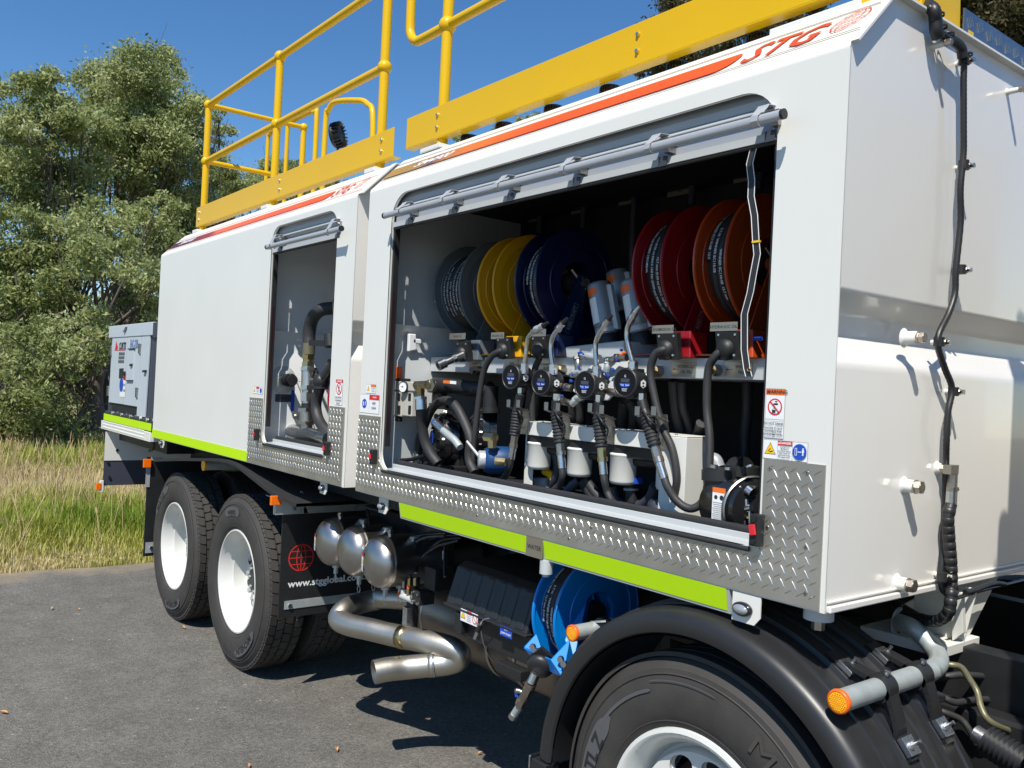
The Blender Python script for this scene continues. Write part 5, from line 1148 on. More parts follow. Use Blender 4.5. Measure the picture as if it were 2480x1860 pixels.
# ================================================================== HOSE REELS
def cyl_text(m, t, xc, yc, zc, r, a0, size, sx=1):
    m.text(t, (0,0,0), X1, Z1, size, bold=.015, align='LEFT', fn=lambda c: V((xc+c.y*size, yc-r*math.cos(a0-c.x*size*sx/r), zc+r*math.sin(a0-c.x*size*sx/r))))
def reel(xl, xr, yc, zc, R, mt, label, group, armside=1, base=True, hose_r=.0125, prints=(), cat='hose reel', coil=.80):
    th = thing('hose_reel', ((xl+xr)/2, yc, zc-R), label, cat, group)
    for x, s_ in ((xl,-1),(xr,1)):
        m = MB(); m.m(mt).lathe((x,yc,zc), X1*s_, [(R-.006,-.006),(R,-.004),(R+.001,.002),(R-.004,.005),(R*.975,.001),(R*.8,.001),(R*.79,-.002),(R*.64,-.002),(R*.63,.0),(R*.38,.0),(R*.375,-.02)], 72); m.build('flange', parent=th, auto=20)
    m = MB(); m.m(mt).lathe((xl,yc,zc), X1, [(R*.465,.004),(R*.465,xr-xl-.004)], 48); m.m(BLKM).cyl((xl,yc,zc),(xr,yc,zc),R*.2); m.build('drum', parent=th)
    n = max(3, int((xr-xl-.01)/(2*hose_r))); P = []
    rc = R*coil-hose_r
    for k in range(n*28+1):
        a = 2*PI*k/28; P.append(V((xl+hose_r+.004+(xr-xl-2*hose_r-.008)*k/(n*28), yc-rc*math.cos(a), zc+rc*math.sin(a))))
    m = MB(); m.m(HOSE).tube(P, hose_r, n=8, smooth=False); m.lathe((xl+.003,yc,zc), X1, [(rc-hose_r*.8,0),(rc-hose_r*.8,xr-xl-.006)], 40)
    co_ = m.build('hose_coil', parent=th)
    if prints:
        m = MB(); m.m(SIGNW)
        for k in range(n):
            cyl_text(m, prints[k % len(prints)], xl+hose_r+.004+(xr-xl-2*hose_r-.008)*(k+.5)/n-.003, yc, zc, rc+hose_r+.001, math.radians(60-25*(k % 3)), .0125, 1.05)
        m.build('hose_print', parent=co_)
    m = MB(); xa = xr+.03; m.m(mt)
    if armside:
        top = V((xa, yc-.0, zc+.02)); w_ = .03
        m.prism([(xa,yc-w_*.7,zc+.03),(xa,yc+w_*.9,zc+.03),(xa,yc-.02,zc-R-.07),(xa,yc-R*.75,zc-R-.07)], (.004,0,0)); m.box(xl-.02,xa,yc-R*.75,yc+.08,zc-R-.075,zc-R-.07)
        m.cyl((xr,yc,zc),(xa+.01,yc,zc),.022); arm = m.build('side_arm', parent=th)
        for dy_, dz in ((-.005,.015),(.012,-.0),(-.075,-R-.03),(-.095,-R-.04)): MB().hex((xa+.004,yc+dy_,zc+dz),(xa+.012,yc+dy_,zc+dz),.008).build('bolt', ZINC, th)
        MB().hex((xa,yc,zc),(xa+.03,yc,zc),.016).build('pivot_nut', NICK, th); MB().cyl((xr+.01,yc-.04,zc+.05),(xr+.03,yc+.02,zc-.02),.008).build('hose_stem', NICK, th)
    return th
ZR_, RR_ = 2.14, .213; YC = .42
PT1 = ('WINNER EC110-12  19.0 mm (0.75 in) DN19  S851', 'S851  E.T-N  WINNER EC110-12  19.0 mm', 'E.T-N   WINNER EC110-12')
PT2 = ('160 bar (2300 psi) EN853 1SN MSHA', 'mm (0.50 in) DN12 160 bar (2300 psi) EN853 1SN', '12.7 mm (0.50 in) DN12 160 bar')
PT3 = ('E.T-N   WINNER EC110-08  12.7', 'E.T-N  WINNER EC110-08', 'WINNER EC110-08  12.7 mm')
gr = 'hose reels in the front cabinet'
rs = [reel(-2.10,-1.90,YC,ZR_,RR_,PGREY,'grey steel hose reel at the left end of the cabinet shelf',gr,prints=PT1),
      reel(-1.76,-1.655,YC,ZR_,RR_+.004,PYEL,'yellow steel hose reel between the grey and navy reels',gr,prints=PT2, coil=.72),
      reel(-1.51,-1.39,YC,ZR_,RR_+.004,PBLU,'dark navy blue hose reel beside the yellow reel',gr,prints=PT2),
      reel(-.88,-.755,YC,ZR_,RR_+.004,PRED,'dark red hose reel between the filter canisters and orange reel',gr,prints=PT2),
      reel(-.62,-.50,YC,ZR_,RR_+.006,PORG,'orange hose reel at the right, behind the hanging strap',gr,prints=PT3),
      reel(-.34,-.22,YC,ZR_,RR_,PTEA,'teal hose reel mostly hidden by the right door post',gr)]
MKP = {'y': None}
for th, y_, (c, a, b), sz in ((rs[2],.2,('B3',105,1270),.022),(rs[3],.2,('B3',1050,1250),.022)):
    xa = WL[th.name].x+.0925+.0045
    q = U(c, a, b, x=xa+.001); L = Lab((xa+.001,q.y,q.z), .01, .01, u=V((0,.35,.94)).normalized(), v=V((0,-.94,.35)).normalized(), base=False, border=False)
    L.rect(GALV,-.062,.062,-.0115,.0115); L.rect(MATS['reel_navy' if th is rs[2] else 'reel_red'],-.0605,.0605,-.0102,.0102); L.text(SIGNW if 0 else GALV,'REELCRAFT',.002,0,.02,.01); L.done('nameplate', th)
# outlet guides with label tags
def guide(th, c, a, b, tagtxt, ta, tb, mt, hose=None, tw=.13, y=.2, tm=TAGM):
    q = U(c, a, b, y=y)
    m = MB(); m.m(BLK).obox(q+V((0,.012,0)), (.042,0,0), (0,.01,.003), (0,-.008,.041)); m.m(BLKM).lathe(q+V((-.008,.01,-.012)), V((-.2,-1,-.2)), [(.033,0),(.032,.012),(.024,.022),(.016,.026),(.0001,.027)], 24)
    for i in (-1,1):
        for j in (-1,1): m.m(ZINC).cyl(q+V((.03*i,.0-.003,.03*j)), q+V((.03*i,-.006,.03*j)), .0038, n=8)
    m.build('hose_guide', parent=th, bevel=.004)
    m = MB(); m.m(mt).prism([(q.x-.05,y+.03,q.z-.035),(q.x+.07,y+.03,q.z-.035),(q.x+.05,y+.05,q.z+.05),(q.x-.05,y+.05,q.z+.05)], (0,.08,0)); m.build('guide_bracket', parent=th, bevel=.003)
    p = U(c, ta, tb, y=y-.005); L = Lab(p, tw, .026, base=False, border=False); L.rect(tm, -tw/2, tw/2, -.013, .013); L.text(SIGNK, tagtxt, 0, -.001, .0135, .012); L.done('engraved_tag', th)
    if hose: MB().tube([q+V((0,.03,0)), q+V((0,-.01,-.012))]+hose, .0125, n=12, k=8).build('outlet_hose', HOSE, th)
def g_(pts, y0, dy_=0): return [G(a, b, y=y0+dy_*i) for i, (a, b) in enumerate(pts)]
guide(rs[0],'B2',790,1480,'WASH OIL',750,1350,PGREY,tw=.12)
guide(rs[1],'B2',1150,1450,'ENGINE OIL',1100,1345,PYEL,hose=g_([(1062,770),(1046,800),(1036,850),(1028,920),(1022,980),(1020,1040)],.18),tw=.085)
guide(rs[2],'B2',1460,1440,'GEAR OIL',1455,1320,PBLU,hose=g_([(1165,772),(1155,800),(1150,860),(1148,930)],.22),tw=.09)
guide(rs[3],'B3',800,1470,'TRANSMISSION OIL',770,1350,PRED,hose=g_([(1416,765),(1405,800),(1412,850),(1430,920),(1452,970),(1462,1030),(1455,1080)],.18,.002),tw=.09)
guide(rs[4],'B3',1240,1465,'HYDRAULIC OIL',1215,1330,PORG,tw=.1)
# coupling on the wash reel
q = U('B2',800,1510,y=.19); e_ = U('B2',580,1610,y=.08)
m = MB(); d = e_-q; m.m(ZINC).cyl(q, q+d*.3, .0155).hex(q+d*.3, q+d*.42, .018).cyl(q+d*.42, q+d*.78, .0145).cyl(q+d*.72, q+d, .021).m(BLKM).cyl(q+d, q+d*1.005, .013); m.build('quick_coupling', parent=rs[0])
# blue cable tie by the orange reel
q = U('B3',1450,1420,y=.25); m = MB(); m.m(SIGNB).cyl(q-V((.02,0,0)), q+V((.02,0,.0)), .006); m.build('blue_tie', parent=rs[4])

# pull-down strap
th = MB(); P = [U('B3',a,b,y=.012) for a,b in ((1450,-10),(1430,40),(1405,140),(1420,270),(1415,380),(1440,520),(1450,700),(1460,800),(1432,950),(1410,1080),(1367,1240),(1366,1380),(1366,1500),(1385,1640))]+[U('B6',710,205,y=.012)]
PP = P; hw = .0105
st_ = thing('pull_strap', P[-1], 'black webbing strap with white stitched edges hanging at the cabinet opening', 'strap')
m = MB(); vs = []
for i, p in enumerate(PP): vs += [p+V((-hw,0,0)), p+V((hw,0,0)), p+V((-hw,.002,0)), p+V((hw,.002,0))]
m.add(vs, [(4*i,4*i+1,4*i+5,4*i+4) for i in range(len(PP)-1)]+[(4*i+2,4*i+6,4*i+7,4*i+3) for i in range(len(PP)-1)]+[(4*i,4*i+4,4*i+6,4*i+2) for i in range(len(PP)-1)]+[(4*i+1,4*i+3,4*i+7,4*i+5) for i in range(len(PP)-1)]); m.build('webbing', RUB, st_)
m = MB()
for s_ in (-1,1): m.tube([p+V((s_*hw*.95,-.0006,0)) for p in PP], .0011, n=5, smooth=False)
m.build('stitched_edge', SIGNW, st_)
m = MB(); q = P[-1]+V((0,-.001,.018)); m.lathe(q, -Y1, [(.006,0),(.006,.002),(.003,.002),(.003,0)], 16); m.build('eyelet', BRASS, st_)
m = MB(); q = U('B3',1452,710,y=.012); m.m(SIGNY).box(q.x-.012,q.x+.012,q.y-.003,q.y+.004,q.z-.0025,q.z+.0025); m.build('yellow_tie', parent=st_)

# ================================================================== tall grey canisters with orange bands
for (a0_, b0_, b1_, y, lab) in ((300,1000,1470,.4,'grey filter canister with orange band, left of the pair by the red reel'),(545,975,1460,.4,'grey filter canister with orange band, touching the red reel'),(430,910,1300,.55,'grey filter canister with orange band, behind the other two')):
    t_ = U('B3',a0_,b0_,y=y); bt = U('B3',a0_+80,b1_,y=y); H = t_.z-bt.z; x = (t_.x+bt.x)/2; tl = V(((t_.x-bt.x),0,H)).normalized()
    th = thing('filter_canister', bt, lab, 'canister', 'grey filter canisters on the cabinet shelf'); R_ = .046
    m = MB(); m.m(CANG).lathe(bt, tl, [(R_*.8,.0),(R_*.8,.06),(R_*.95,.065),(R_*.98,.085),(R_,.09),(R_,H-.012),(R_*.97,H-.002),(R_*.7,H),(.0001,H-.004)], 36); m.build('shell', parent=th)
    m = MB(); m.m(BLKM).lathe(bt, tl, [(R_*.86,-.01),(R_*.9,.0),(R_*.9,.035),(R_*.82,.04)], 30).m(ALUG).lathe(bt, tl, [(R_*.92,.045),(R_*.95,.05),(R_*.95,.068),(R_*.9,.07)], 30); m.build('base_clamp', parent=th)
    m = MB(); m.m(ORK).lathe(bt+tl*(H-.05), tl, [(R_*1.01,0),(R_*1.01,.028)], 36, ref=(-.6,-1,0), a0=-1.0, a1=1.0); m.m(SIGNB).lathe(bt+tl*(H-.17), tl, [(R_*1.01,0),(R_*1.01,.115)], 10, ref=(-1,-.6,0), a0=-.35, a1=.3); m.m(SIGNW).lathe(bt+tl*(H-.16), tl, [(R_*1.012,0),(R_*1.012,.1)], 10, ref=(-.1,-1,0), a0=-.45, a1=.4); m.build('printed_band', parent=th)
    m = MB(); m.m(ALUG).obox(bt+tl*(H*.62)+V((R_+.012,.0,0)), (.012,0,0), (0,.01,0), tl*(H*.36)); m.build('clamp_rail', parent=th, bevel=.003)
m = MB(); m.m(WIN)
q0_, q1_, q2_, q3_ = B5(600,520,.24), B5(950,520,.24), B5(870,800,.2), B5(555,760,.2)
m.prism([B5(690,560,.24),B5(990,500,.24),B5(960,640,.2),B5(815,815,.18),B5(620,800,.18),B5(560,740,.18)], (0,.012,0))
m.prism([V((-1.36,.28,1.84)),V((-.98,.28,1.84)),V((-.98,.28,1.9)),V((-1.36,.28,1.875))], (0,.3,0)); m.build('manifold_bracket', parent=T, bevel=.004)
mf_ = thing('ball_valve_manifold', B5(700,640,.2), 'cluster of small ball valves with blue handles between the middle guns', 'valves')
for i, (a, b, a2, b2) in enumerate(((655,490,760,505),(600,490,605,590),(640,480,720,500),(820,530,880,510),(830,520,810,600),(880,505,960,500),(560,620,620,600),(500,715,560,725),(600,800,560,840),(480,815,560,840),(640,780,590,800),(800,740,910,765),(1090,600,1110,690))):
    m = MB(); m.m(NICK if i % 2 else GALV).tube([B5(a,b,.2),B5((a+a2)/2,(b+b2)/2,.19),B5(a2,b2,.19)], .0125, n=12).hex(B5(a,b,.195),B5(a,b,.195)+(B5(a2,b2,.19)-B5(a,b,.2)).normalized()*.015,.016); m.build('pipe_fitting', parent=mf_)
for a, b, a2, b2, mt in ((640,470,660,500,SIGNB),(605,560,610,590,SIGNB),(875,505,900,525,SIGNB),(915,440,925,450,SIGNB),(905,500,945,460,ORK),(805,615,830,640,SIGNB),(850,580,865,600,SIGNB),(560,605,570,630,SIGNB),(545,665,560,680,SIGNB),(500,715,520,730,SIGNB),(480,775,490,790,SIGNB),(605,470,640,465,SIGNB)):
    m = MB(); m.m(HBLU if mt is SIGNB else mt).beam(B5(a,b,.185), B5(a2,b2,.185), .011, .009); m.build('valve_handle', parent=mf_, bevel=.002)

# ================================================================== hoses, elbows and gear at the back of the cabinet
hs = 'suction hoses in the front cabinet'
HD = [([(245,640),(255,760),(240,900),(235,1000)],.0155,'dark suction hose behind the leftmost oil gun'),([(268,640),(300,760),(300,900),(290,1000)],.0155,'dark suction hose right beside the leftmost gun handle'),([(560,850),(565,950),(560,1030)],.015,'dark hose between the second and third gun holders, left one'),([(620,820),(622,950),(618,1030)],.0165,'dark blue tinted hose between the second and third gun holders'),([(940,820),(930,940),(930,1060)],.017,'straight dark hose left of the rightmost gun'),([(975,820),(1010,900),(1000,1070)],.016,'bent dark hose left of the rightmost gun handle'),([(960,800),(1010,880),(1080,980),(1140,1080)],.017,'diagonal grey hose passing behind the rightmost gun'),([(1300,670),(1310,800),(1330,950),(1370,1090),(1390,1250)],.017,'ribbed dark hose right of the transmission hose'),([(1360,680),(1370,850),(1400,950),(1440,1100),(1450,1250)],.014,'thin ribbed hose in the dark right bay'),([(1508,980),(1490,1050),(1470,1110),(1455,1250)],.017,'ribbed hose leaning behind the white post')]
for P, r_, lab in HD:
    o = MB().tube([B5(a, b, .34+.02*i) for i, (a, b) in enumerate(P)], r_*1.15, n=12, k=16, rib=.1).build('suction_hose', HOSE, group=hs, label=lab, cat='hose')
o = MB().tube([U('B6',700,230,y=.5),U('B6',695,500,y=.5),U('B6',675,700,y=.5),U('B6',670,910,y=.5)], .019, n=12, k=30, rib=.1).build('suction_hose', HOSE, group=hs, label='tall ribbed hose rising above the right pump', cat='hose')
# transparent braided hoses low down, yellow striped hose
LH = [([(230,1430),(300,1415),(390,1420)],.021,ALUP,'short clear braided hose under the leftmost filter'),([(520,1480),(570,1430),(610,1400)],.018,GEND,'clear braided hose below the second filter'),([(660,1390),(720,1480),(790,1550),(880,1600)],.019,HOSE,'dark hose crossing low between second and third filters'),([(850,1450),(880,1540),(950,1590),(1060,1600),(1150,1590)],.02,GEND,'braided hose curving low under the third filter'),([(1170,1440),(1130,1530),(1060,1580),(950,1595)],.02,GEND,'braided hose rising at the left of the last filter'),([(385,1150),(440,1210),(455,1300),(430,1400),(380,1460)],.018,GEND,'clear hose curving beside the leftmost filter'),([(640,1400),(700,1500),(760,1560)],.022,HOSE,'thick dark hose at the cabinet floor')]
for P, r_, mt, lab in LH:
    MB().tube([B5(a, b, .27+.01*i) for i, (a, b) in enumerate(P)], r_, n=12, k=20, rib=.07).build('transfer_hose', mt, label=lab, cat='hose', group='transfer hoses on the cabinet floor')
MB().tube([B5(360,1330,.3),B5(410,1360,.3),B5(430,1410,.3)], .016, n=12).build('transfer_hose', SIGNY, label='short yellow and black striped hose beside the leftmost filter', cat='hose', group='transfer hoses on the cabinet floor')
m = MB(); m.m(BLKM)
m.cyl(B5(990,1440,.28),B5(995,1560,.28),.022).m(ALUP).cyl(B5(990,1455,.28),B5(990,1470,.28),.026).m(SIGNB).beam(B5(1000,1405,.27),B5(1050,1400,.27),.03,.02); m.build('camlock_fitting', label='dark cam lock fitting with blue handle below the third filter', cat='pipe fitting'); m = MB(); m.m(BLKM).cyl(B5(1150,1590,.24),B5(1260,1620,.24),.03); m.m(GEND).cyl(B5(1180,1560,.24),B5(1200,1620,.24),.036)
m.build('camlock_fitting', label='dark hose coupling on the cabinet floor left of the white post', cat='pipe fitting')
# droppers on the dark back wall, each with an elbow and its tag
for i, (c, a, b, bb_) in enumerate((('E4',1370,220,560),('E4',1840,110,500),('B3',200,340,610),('B3',570,250,930),('B3',995,150,440),('B3',1490,60,330))):
    t_ = U(c, a, b, y=.72); e = U(c, a-25, bb_, y=.72)
    m = MB(); m.m(GEND).cyl((t_.x,.72,t_.z-.03),(t_.x,.72,e.z),.014).m(GALV).cyl((t_.x,.72,t_.z-.05),(t_.x,.72,t_.z-.005),.02).tube([(t_.x,.72,t_.z-.01),(t_.x,.725,t_.z+.02),(t_.x+.01,.77,t_.z+.035)],.019)
    m.build('drop_pipe', parent=T)
for txt, c, a, b in ((['TRANSMISSION','OIL'],'B3',895,315),(['HYDRAULIC','OIL'],'B3',1370,210),(['GEAR','OIL'],'B3',510,385),(['WASTE','OIL'],'B3',160,450),(['COOLANT'],'E4',1780,270),(['ENGINE','OIL'],'E4',1310,360)):
    plate_tag(txt, c, a, b, .74, .13 if 'T' == txt[0][0] else .1, .06, T, .018)
for c, a, b in (('B3',310,270),('B3',720,190),('B3',1150,60),('E4',1300,120)):
    q = U(c, a, b, y=.74); m = MB(); m.m(GEND).tube([q+V((-.09,0,.02)),q+V((-.03,-.02,.01)),q+V((.03,-.02,-.03)),q+V((.04,-.02,-.07))],.016); m.build('lever_valve', parent=T)
q = U('E4',1100,240,y=.6); m = MB(); m.m(BLKM).cyl(q-V((.06,0,0)),q+V((.06,0,0)),.026).cyl(q-V((.1,0,-.01)),q-V((.06,0,0)),.018); m.build('float_switch', parent=T)
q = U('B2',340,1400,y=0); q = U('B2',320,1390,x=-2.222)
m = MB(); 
m.m(SIGNW).box(-2.2,-2.18,q.y,q.y+.045,q.z-.012,q.z+.01).prism([(-2.2,q.y-.02,q.z+.03),(-2.2,q.y+.015,q.z+.03),(-2.2,q.y+.02,q.z-.04),(-2.2,q.y-.02,q.z-.05)], (.02,0,0)); m.build('sunlit_patch', parent=T, bevel=.004)  # raised white shape standing in for a patch of sunlight on the left wall

# ================================================================== LEFT BAY: regulator, gauge, pump, valve
def B4(a, b, y=.2): return U('B4', a, b, y=y)
q = B4(250,560,.09); rg = thing('air_regulator', B4(280,780,.09), 'cream air filter regulator with orange knob and round gauge', 'regulator')
def bxp(m, a0_, b0_, a1_, b1_, y, th_): p, r = B4(a0_,b0_,y), B4(a1_,b1_,y); m.box(min(p.x,r.x), max(p.x,r.x), y, y+th_, min(p.z,r.z), max(p.z,r.z)); return m
m = MB(); m.m(CREAM); bxp(m,175,452,392,545,.09,.05); bxp(m,190,540,265,770,.095,.045); bxp(m,278,540,355,770,.095,.045); m.m(BLKM); bxp(m,205,770,240,815,.1,.02); bxp(m,230,560,250,630,.092,.006); bxp(m,325,560,345,630,.092,.006); bxp(m,230,670,250,750,.092,.006); bxp(m,325,670,345,750,.092,.006); bxp(m,190,425,280,455,.095,.04); m.build('housing', parent=rg, bevel=.004)
m = MB(); m.m(ORK); a_, b_ = B4(192,430,.11), B4(282,325,.11); xc = (a_.x+b_.x)/2; m.lathe((xc,.11,a_.z), Z1, [(.019,0),(.019,.05),(.016,.054),(.0001,.054)], 12, sm=False); m.build('knob', parent=rg, bevel=.002)
q = B4(285,507,.08); m = MB(); m.m(BLKM).lathe(q, V((.3,-1,0)), [(.024,-.014),(.025,.004),(.0215,.006)], 28); m.m(SIGNW).lathe(q, V((.3,-1,0)), [(.022,.005),(.0001,.0051)], 28); m.m(SIGNK).beam(q+V((-.008,-.007,.002)), q+V((.007,-.0065,.003)), .001, .0025); m.build('gauge', parent=rg)
m = MB(); m.m(BRASS).hex(B4(395,490,.09),B4(500,485,.1),.019).hex(B4(435,465,.09),B4(438,590,.1),.019).m(NICK).cyl(B4(500,490,.11),B4(560,490,.14),.023).hex(B4(520,490,.11),B4(535,490,.12),.027); m.build('brass_elbow', parent=rg, bevel=.001)
pm = thing('diaphragm_pump', B4(700,1230,.3), 'black diaphragm pump with round chambers in the left bay', 'pump')
m = MB(); m.m(BLK).tube([B4(560,490,.24),B4(700,500,.26),B4(900,520,.3),B4(1060,525,.33)], .034, n=18, k=4).cyl(B4(610,520,.26),B4(600,700,.26),.034,n=20).cyl(B4(1065,500,.33),B4(1060,740,.33),.032,n=20).cyl(B4(600,650,.26),B4(600,700,.26),.044,n=20).cyl(B4(1060,690,.33),B4(1060,740,.33),.04,n=20).cyl(B4(560,450,.24),B4(570,540,.24),.036); m.build('manifold_pipe', parent=pm)
for (a, b, y, R_, fx) in ((660,960,.27,.115,1),(985,900,.36,.105,1)):
    c = B4(a, b, y); ax = V((-.55,-.8,0)).normalized(); m = MB(); m.m(BLKS).lathe(c, ax, [(R_,-.06),(R_,-.03),(R_*1.06,-.028),(R_*1.06,-.0),(R_,.002),(R_*.93,.02),(R_*.7,.045),(R_*.42,.055),(R_*.35,.05),(.0001,.05)], 44)
    u_, w_ = ortho(ax)
    for i in range(12):
        t = 2*PI*i/12; d = u_*math.cos(t)+w_*math.sin(t); m.obox(c+d*R_*.66+ax*.04, d*R_*.28-ax*.018, ax.cross(d)*.003, ax*.008); m.m(ZINC if i % 3 == 0 else BLK).hex(c+d*R_*1.0+ax*.002, c+d*R_*1.0+ax*.012, .006).m(BLKS)
    m.build('pump_chamber', parent=pm, auto=35)
m = MB(); m.m(BLK).obox(B4(820,950,.34), (.06,0,0), (0,.05,0), (0,0,.07)).obox(B4(660,1220,.28), (.13,0,0), (0,.06,0), (0,0,.016)).cyl(B4(560,1180,.3),B4(480,1160,.3),.02).obox(B4(800,1100,.3),(.02,0,0),(0,.03,0),(0,0,.09)); m.build('pump_centre', parent=pm, bevel=.006)
c = B4(535,955,.185); m = MB(); m.m(SIGNB).lathe(c, V((-.3,-1,0)), [(.03,0),(.0001,.001)], 28); m.m(SIGNW).text('G', c+V((-.001,-.003,.012)), V((1,-.3,0)), Z1, .02, bold=.02); m.build('round_badge', parent=pm)
q = B4(700,462,.22); m = MB(); m.m(SIGNO).beam(B4(640,458,.215),B4(700,463,.22),.0015,.013).m(SIGNW).beam(B4(700,463,.22),B4(755,468,.225),.0015,.013); m.build('pipe_label', parent=pm)
hg = 'rubber hoses in the left bay'
def hose4(P, r_, lab, mt=HOSE, y0=.16, dy_=.0, nm='rubber_hose', ends=None):
    th = thing(nm, B4(*P[0], y0), lab, 'hose', hg); MB().tube([B4(a, b, y0+dy_*i) for i, (a, b) in enumerate(P)], r_, n=14, k=8).build('hose_body', mt, th)
    m = MB()
    if ends:
        for p, q_, mm in ends: m.m(mm).cyl(B4(*p, y0), B4(*q_, y0), r_*1.12).hex(B4(*p, y0), B4(*p, y0)+(B4(*q_, y0)-B4(*p, y0))*.2, r_*1.3)
        m.build('ferrule', parent=th)
    return th
hose4([(440,690),(442,780),(455,880),(480,1000),(530,1110),(590,1190)], .0225, 'thick black hose dropping from the brass elbow', y0=.1, dy_=.015, ends=[((438,595),(442,710),ZINC)])
hose4([(410,1120),(430,980),(480,830),(540,700),(610,640),(690,630),(760,690),(820,800),(870,920),(890,1010)], .0195, 'arched black hose looping over the left pump', y0=.2, ends=[((405,1200),(412,1100),ZINC)])
hose4([(100,600),(100,800),(105,980),(140,1090),(220,1150),(330,1155),(440,1130),(560,1090)], .009, 'thin black hose curving along the left jamb', BLKS, y0=.035, dy_=.025)
hose4([(620,880),(680,930),(740,980),(790,1045)], .0155, 'short grey hose with ribbed steel end lying on the pump', GALV, y0=.13, ends=[((560,815),(640,890),ZINC)])
hose4([(880,1010),(870,1100),(880,1190),(920,1270)], .019, 'black hose running down beside the blue valve', y0=.17)
bv = thing('rotary_valve', B4(1080,1290,.16), 'round blue rotary valve with steel knob and brass elbow', 'valve')
c = B4(1010,1155,.12); e_ = B4(1180,1150,.2)
m = MB(); ax = (V((-.5,-.85,0))).normalized(); m.m(VBLU).lathe(c-ax*.0, ax, [(.0001,-.1),(.05,-.1),(.054,-.09),(.054,-.015),(.05,-.01),(.046,.0),(.0001,.0)], 40); m.build('valve_body', parent=bv)
m = MB(); m.m(ALU).lathe(c, ax, [(.035,0),(.035,.022),(.031,.026),(.0001,.026)], 32); m.m(ALU).cyl(c+ax*.012, B4(850,990,.08), .0065, .0055, n=12); m.build('knob_lever', parent=bv)
m = MB(); m.m(BRASS).hex(B4(1075,1050,.11),B4(1078,960,.11),.019).hex(B4(1100,960,.11),B4(1020,950,.11),.018); m.build('brass_fitting', parent=bv, bevel=.001); m = MB(); m.m(BRASS).hex(B4(1110,1165,.1),B4(1200,1175,.12),.017); m.build('brass_fitting', parent=bv, bevel=.001)
L = Lab(c+ax*.0015, .01, .01, u=V((.85,-.5,0)).normalized(), v=Z1, base=False, border=False)
for i in range(14): t = 2*PI*i/14; L.bar(SIGNW, .0385*math.cos(t), .0385*math.sin(t), .044*math.cos(t), .044*math.sin(t), .0016)
L.done('dial_marks', bv)
# RIGHT BAY pump
def B6(a, b, y=.2): return U('B6', a, b, y=y)
rp = thing('diaphragm_pump', B6(540,1400,.15), 'black pump with white warning label in the right bay', 'pump')
m = MB(); m.m(BLK).cyl(B6(490,940,.16),B6(490,1130,.16),.05,n=24).cyl(B6(490,955,.16),B6(490,1040,.16),.057,n=24).cyl(B6(660,920,.2),B6(655,1000,.2),.05,n=24).cyl(B6(600,990,.2),B6(680,990,.2),.05); m.build('manifold_pipe', parent=rp, bevel=.002)
c = B6(510,1245,.14); ax = V((-.8,-.6,0)).normalized()
m = MB(); m.m(BLKS).lathe(c, V((0,-1,0)), [(.085,-.12),(.085,-.0),(.075,.02),(.04,.03),(.0001,.03)], 40)
for z_ in (-.045,-.01,.03): m.obox(c+V((.03,-.03,z_)), (.045,0,0), (0,.012,0), (0,0,.0035))
m.m(STEELM).lathe(c+V((.07,.03,0)), V((.9,-.4,0)), [(.09,0),(.094,.003),(.094,.012),(.09,.015)], 44); m.m(BLKS).lathe(c+V((.075,.03,0)), V((.9,-.4,0)), [(.088,0),(.08,.03),(.0001,.045)], 40); m.build('pump_chamber', parent=rp, auto=35)
a_ = B6(455,1265,.09); L = Lab((a_.x,.095,a_.z), .046, .115, base=True); L.rect(SIGNO,-.0225,.0225,.043,.057); L.disc(SIGNK,-.01,.03,.006); L.disc(SIGNK,.01,.03,.007); lines(L,0,.015,.04,13,.0054,SIGNK,.001); L.done('warning_label', rp)
m = MB(); m.m(ZINC)
for (a, b, a2, b2, r_) in ((430,915,428,940,.012),(545,935,545,955,.012),(715,920,720,935,.012),(690,1190,695,1290,.006),(675,1290,675,1400,.005),(715,1260,720,1400,.006),(690,1270,730,1260,.01),(700,1110,740,1140,.014)): m.cyl(B6(a,b,.12),B6(a2,b2,.12),r_,n=10)
m.m(BRASS).hex(B6(710,1330,.12),B6(712,1345,.12),.011).hex(B6(730,1110,.14),B6(770,1125,.14),.014); m.build('clamp_band', parent=rp)
MB().tube([B6(400,870,.3),B6(440,880,.3),B6(465,940,.3)], .022, n=12, k=14, rib=.07).build('braided_stub', ALUP, rp)

# ================================================================== REAR CABINET contents
def B1(a, b, y=.17): return U('B1', a, b, y=y)
va = thing('valve_assembly', B1(430,1280), 'upright steel and brass valve stack with black hose in the rear cabinet', 'valve')
m = MB(); m.m(NICK2).cyl(B1(440,920),B1(438,1040),.034).hex(B1(440,925),B1(440,945),.042).hex(B1(438,1030),B1(438,1055),.042).cyl(B1(437,1055),B1(435,1130),.028).hex(B1(435,1070),B1(435,1120),.038).m(BLKM).cyl(B1(434,1130),B1(433,1160),.03).m(NICK).cyl(B1(433,1165),B1(432,1240),.044).hex(B1(433,1160),B1(433,1180),.05).hex(B1(432,1230),B1(431,1250),.048).cyl(B1(431,1250),B1(430,1285),.034).cyl(B1(400,1210),B1(365,1210),.012).sph(B1(370,1205),.018); m.build('steel_body', parent=va)
m = MB(); m.m(BRASS).hex(B1(444,850),B1(442,875),.036).cyl(B1(443,875),B1(441,905),.028).hex(B1(441,895),B1(441,920),.036).m(PIPEO).cyl(B1(447,775),B1(444,850),.034); m.build('brass_union', parent=va)
MB().tube([B1(447,785,.17),B1(447,740,.17),B1(455,680,.17),B1(475,630,.17),B1(515,595,.18),B1(570,585,.22),B1(640,585,.28)], .035, n=18, k=8).build('large_hose', HOSE, va)
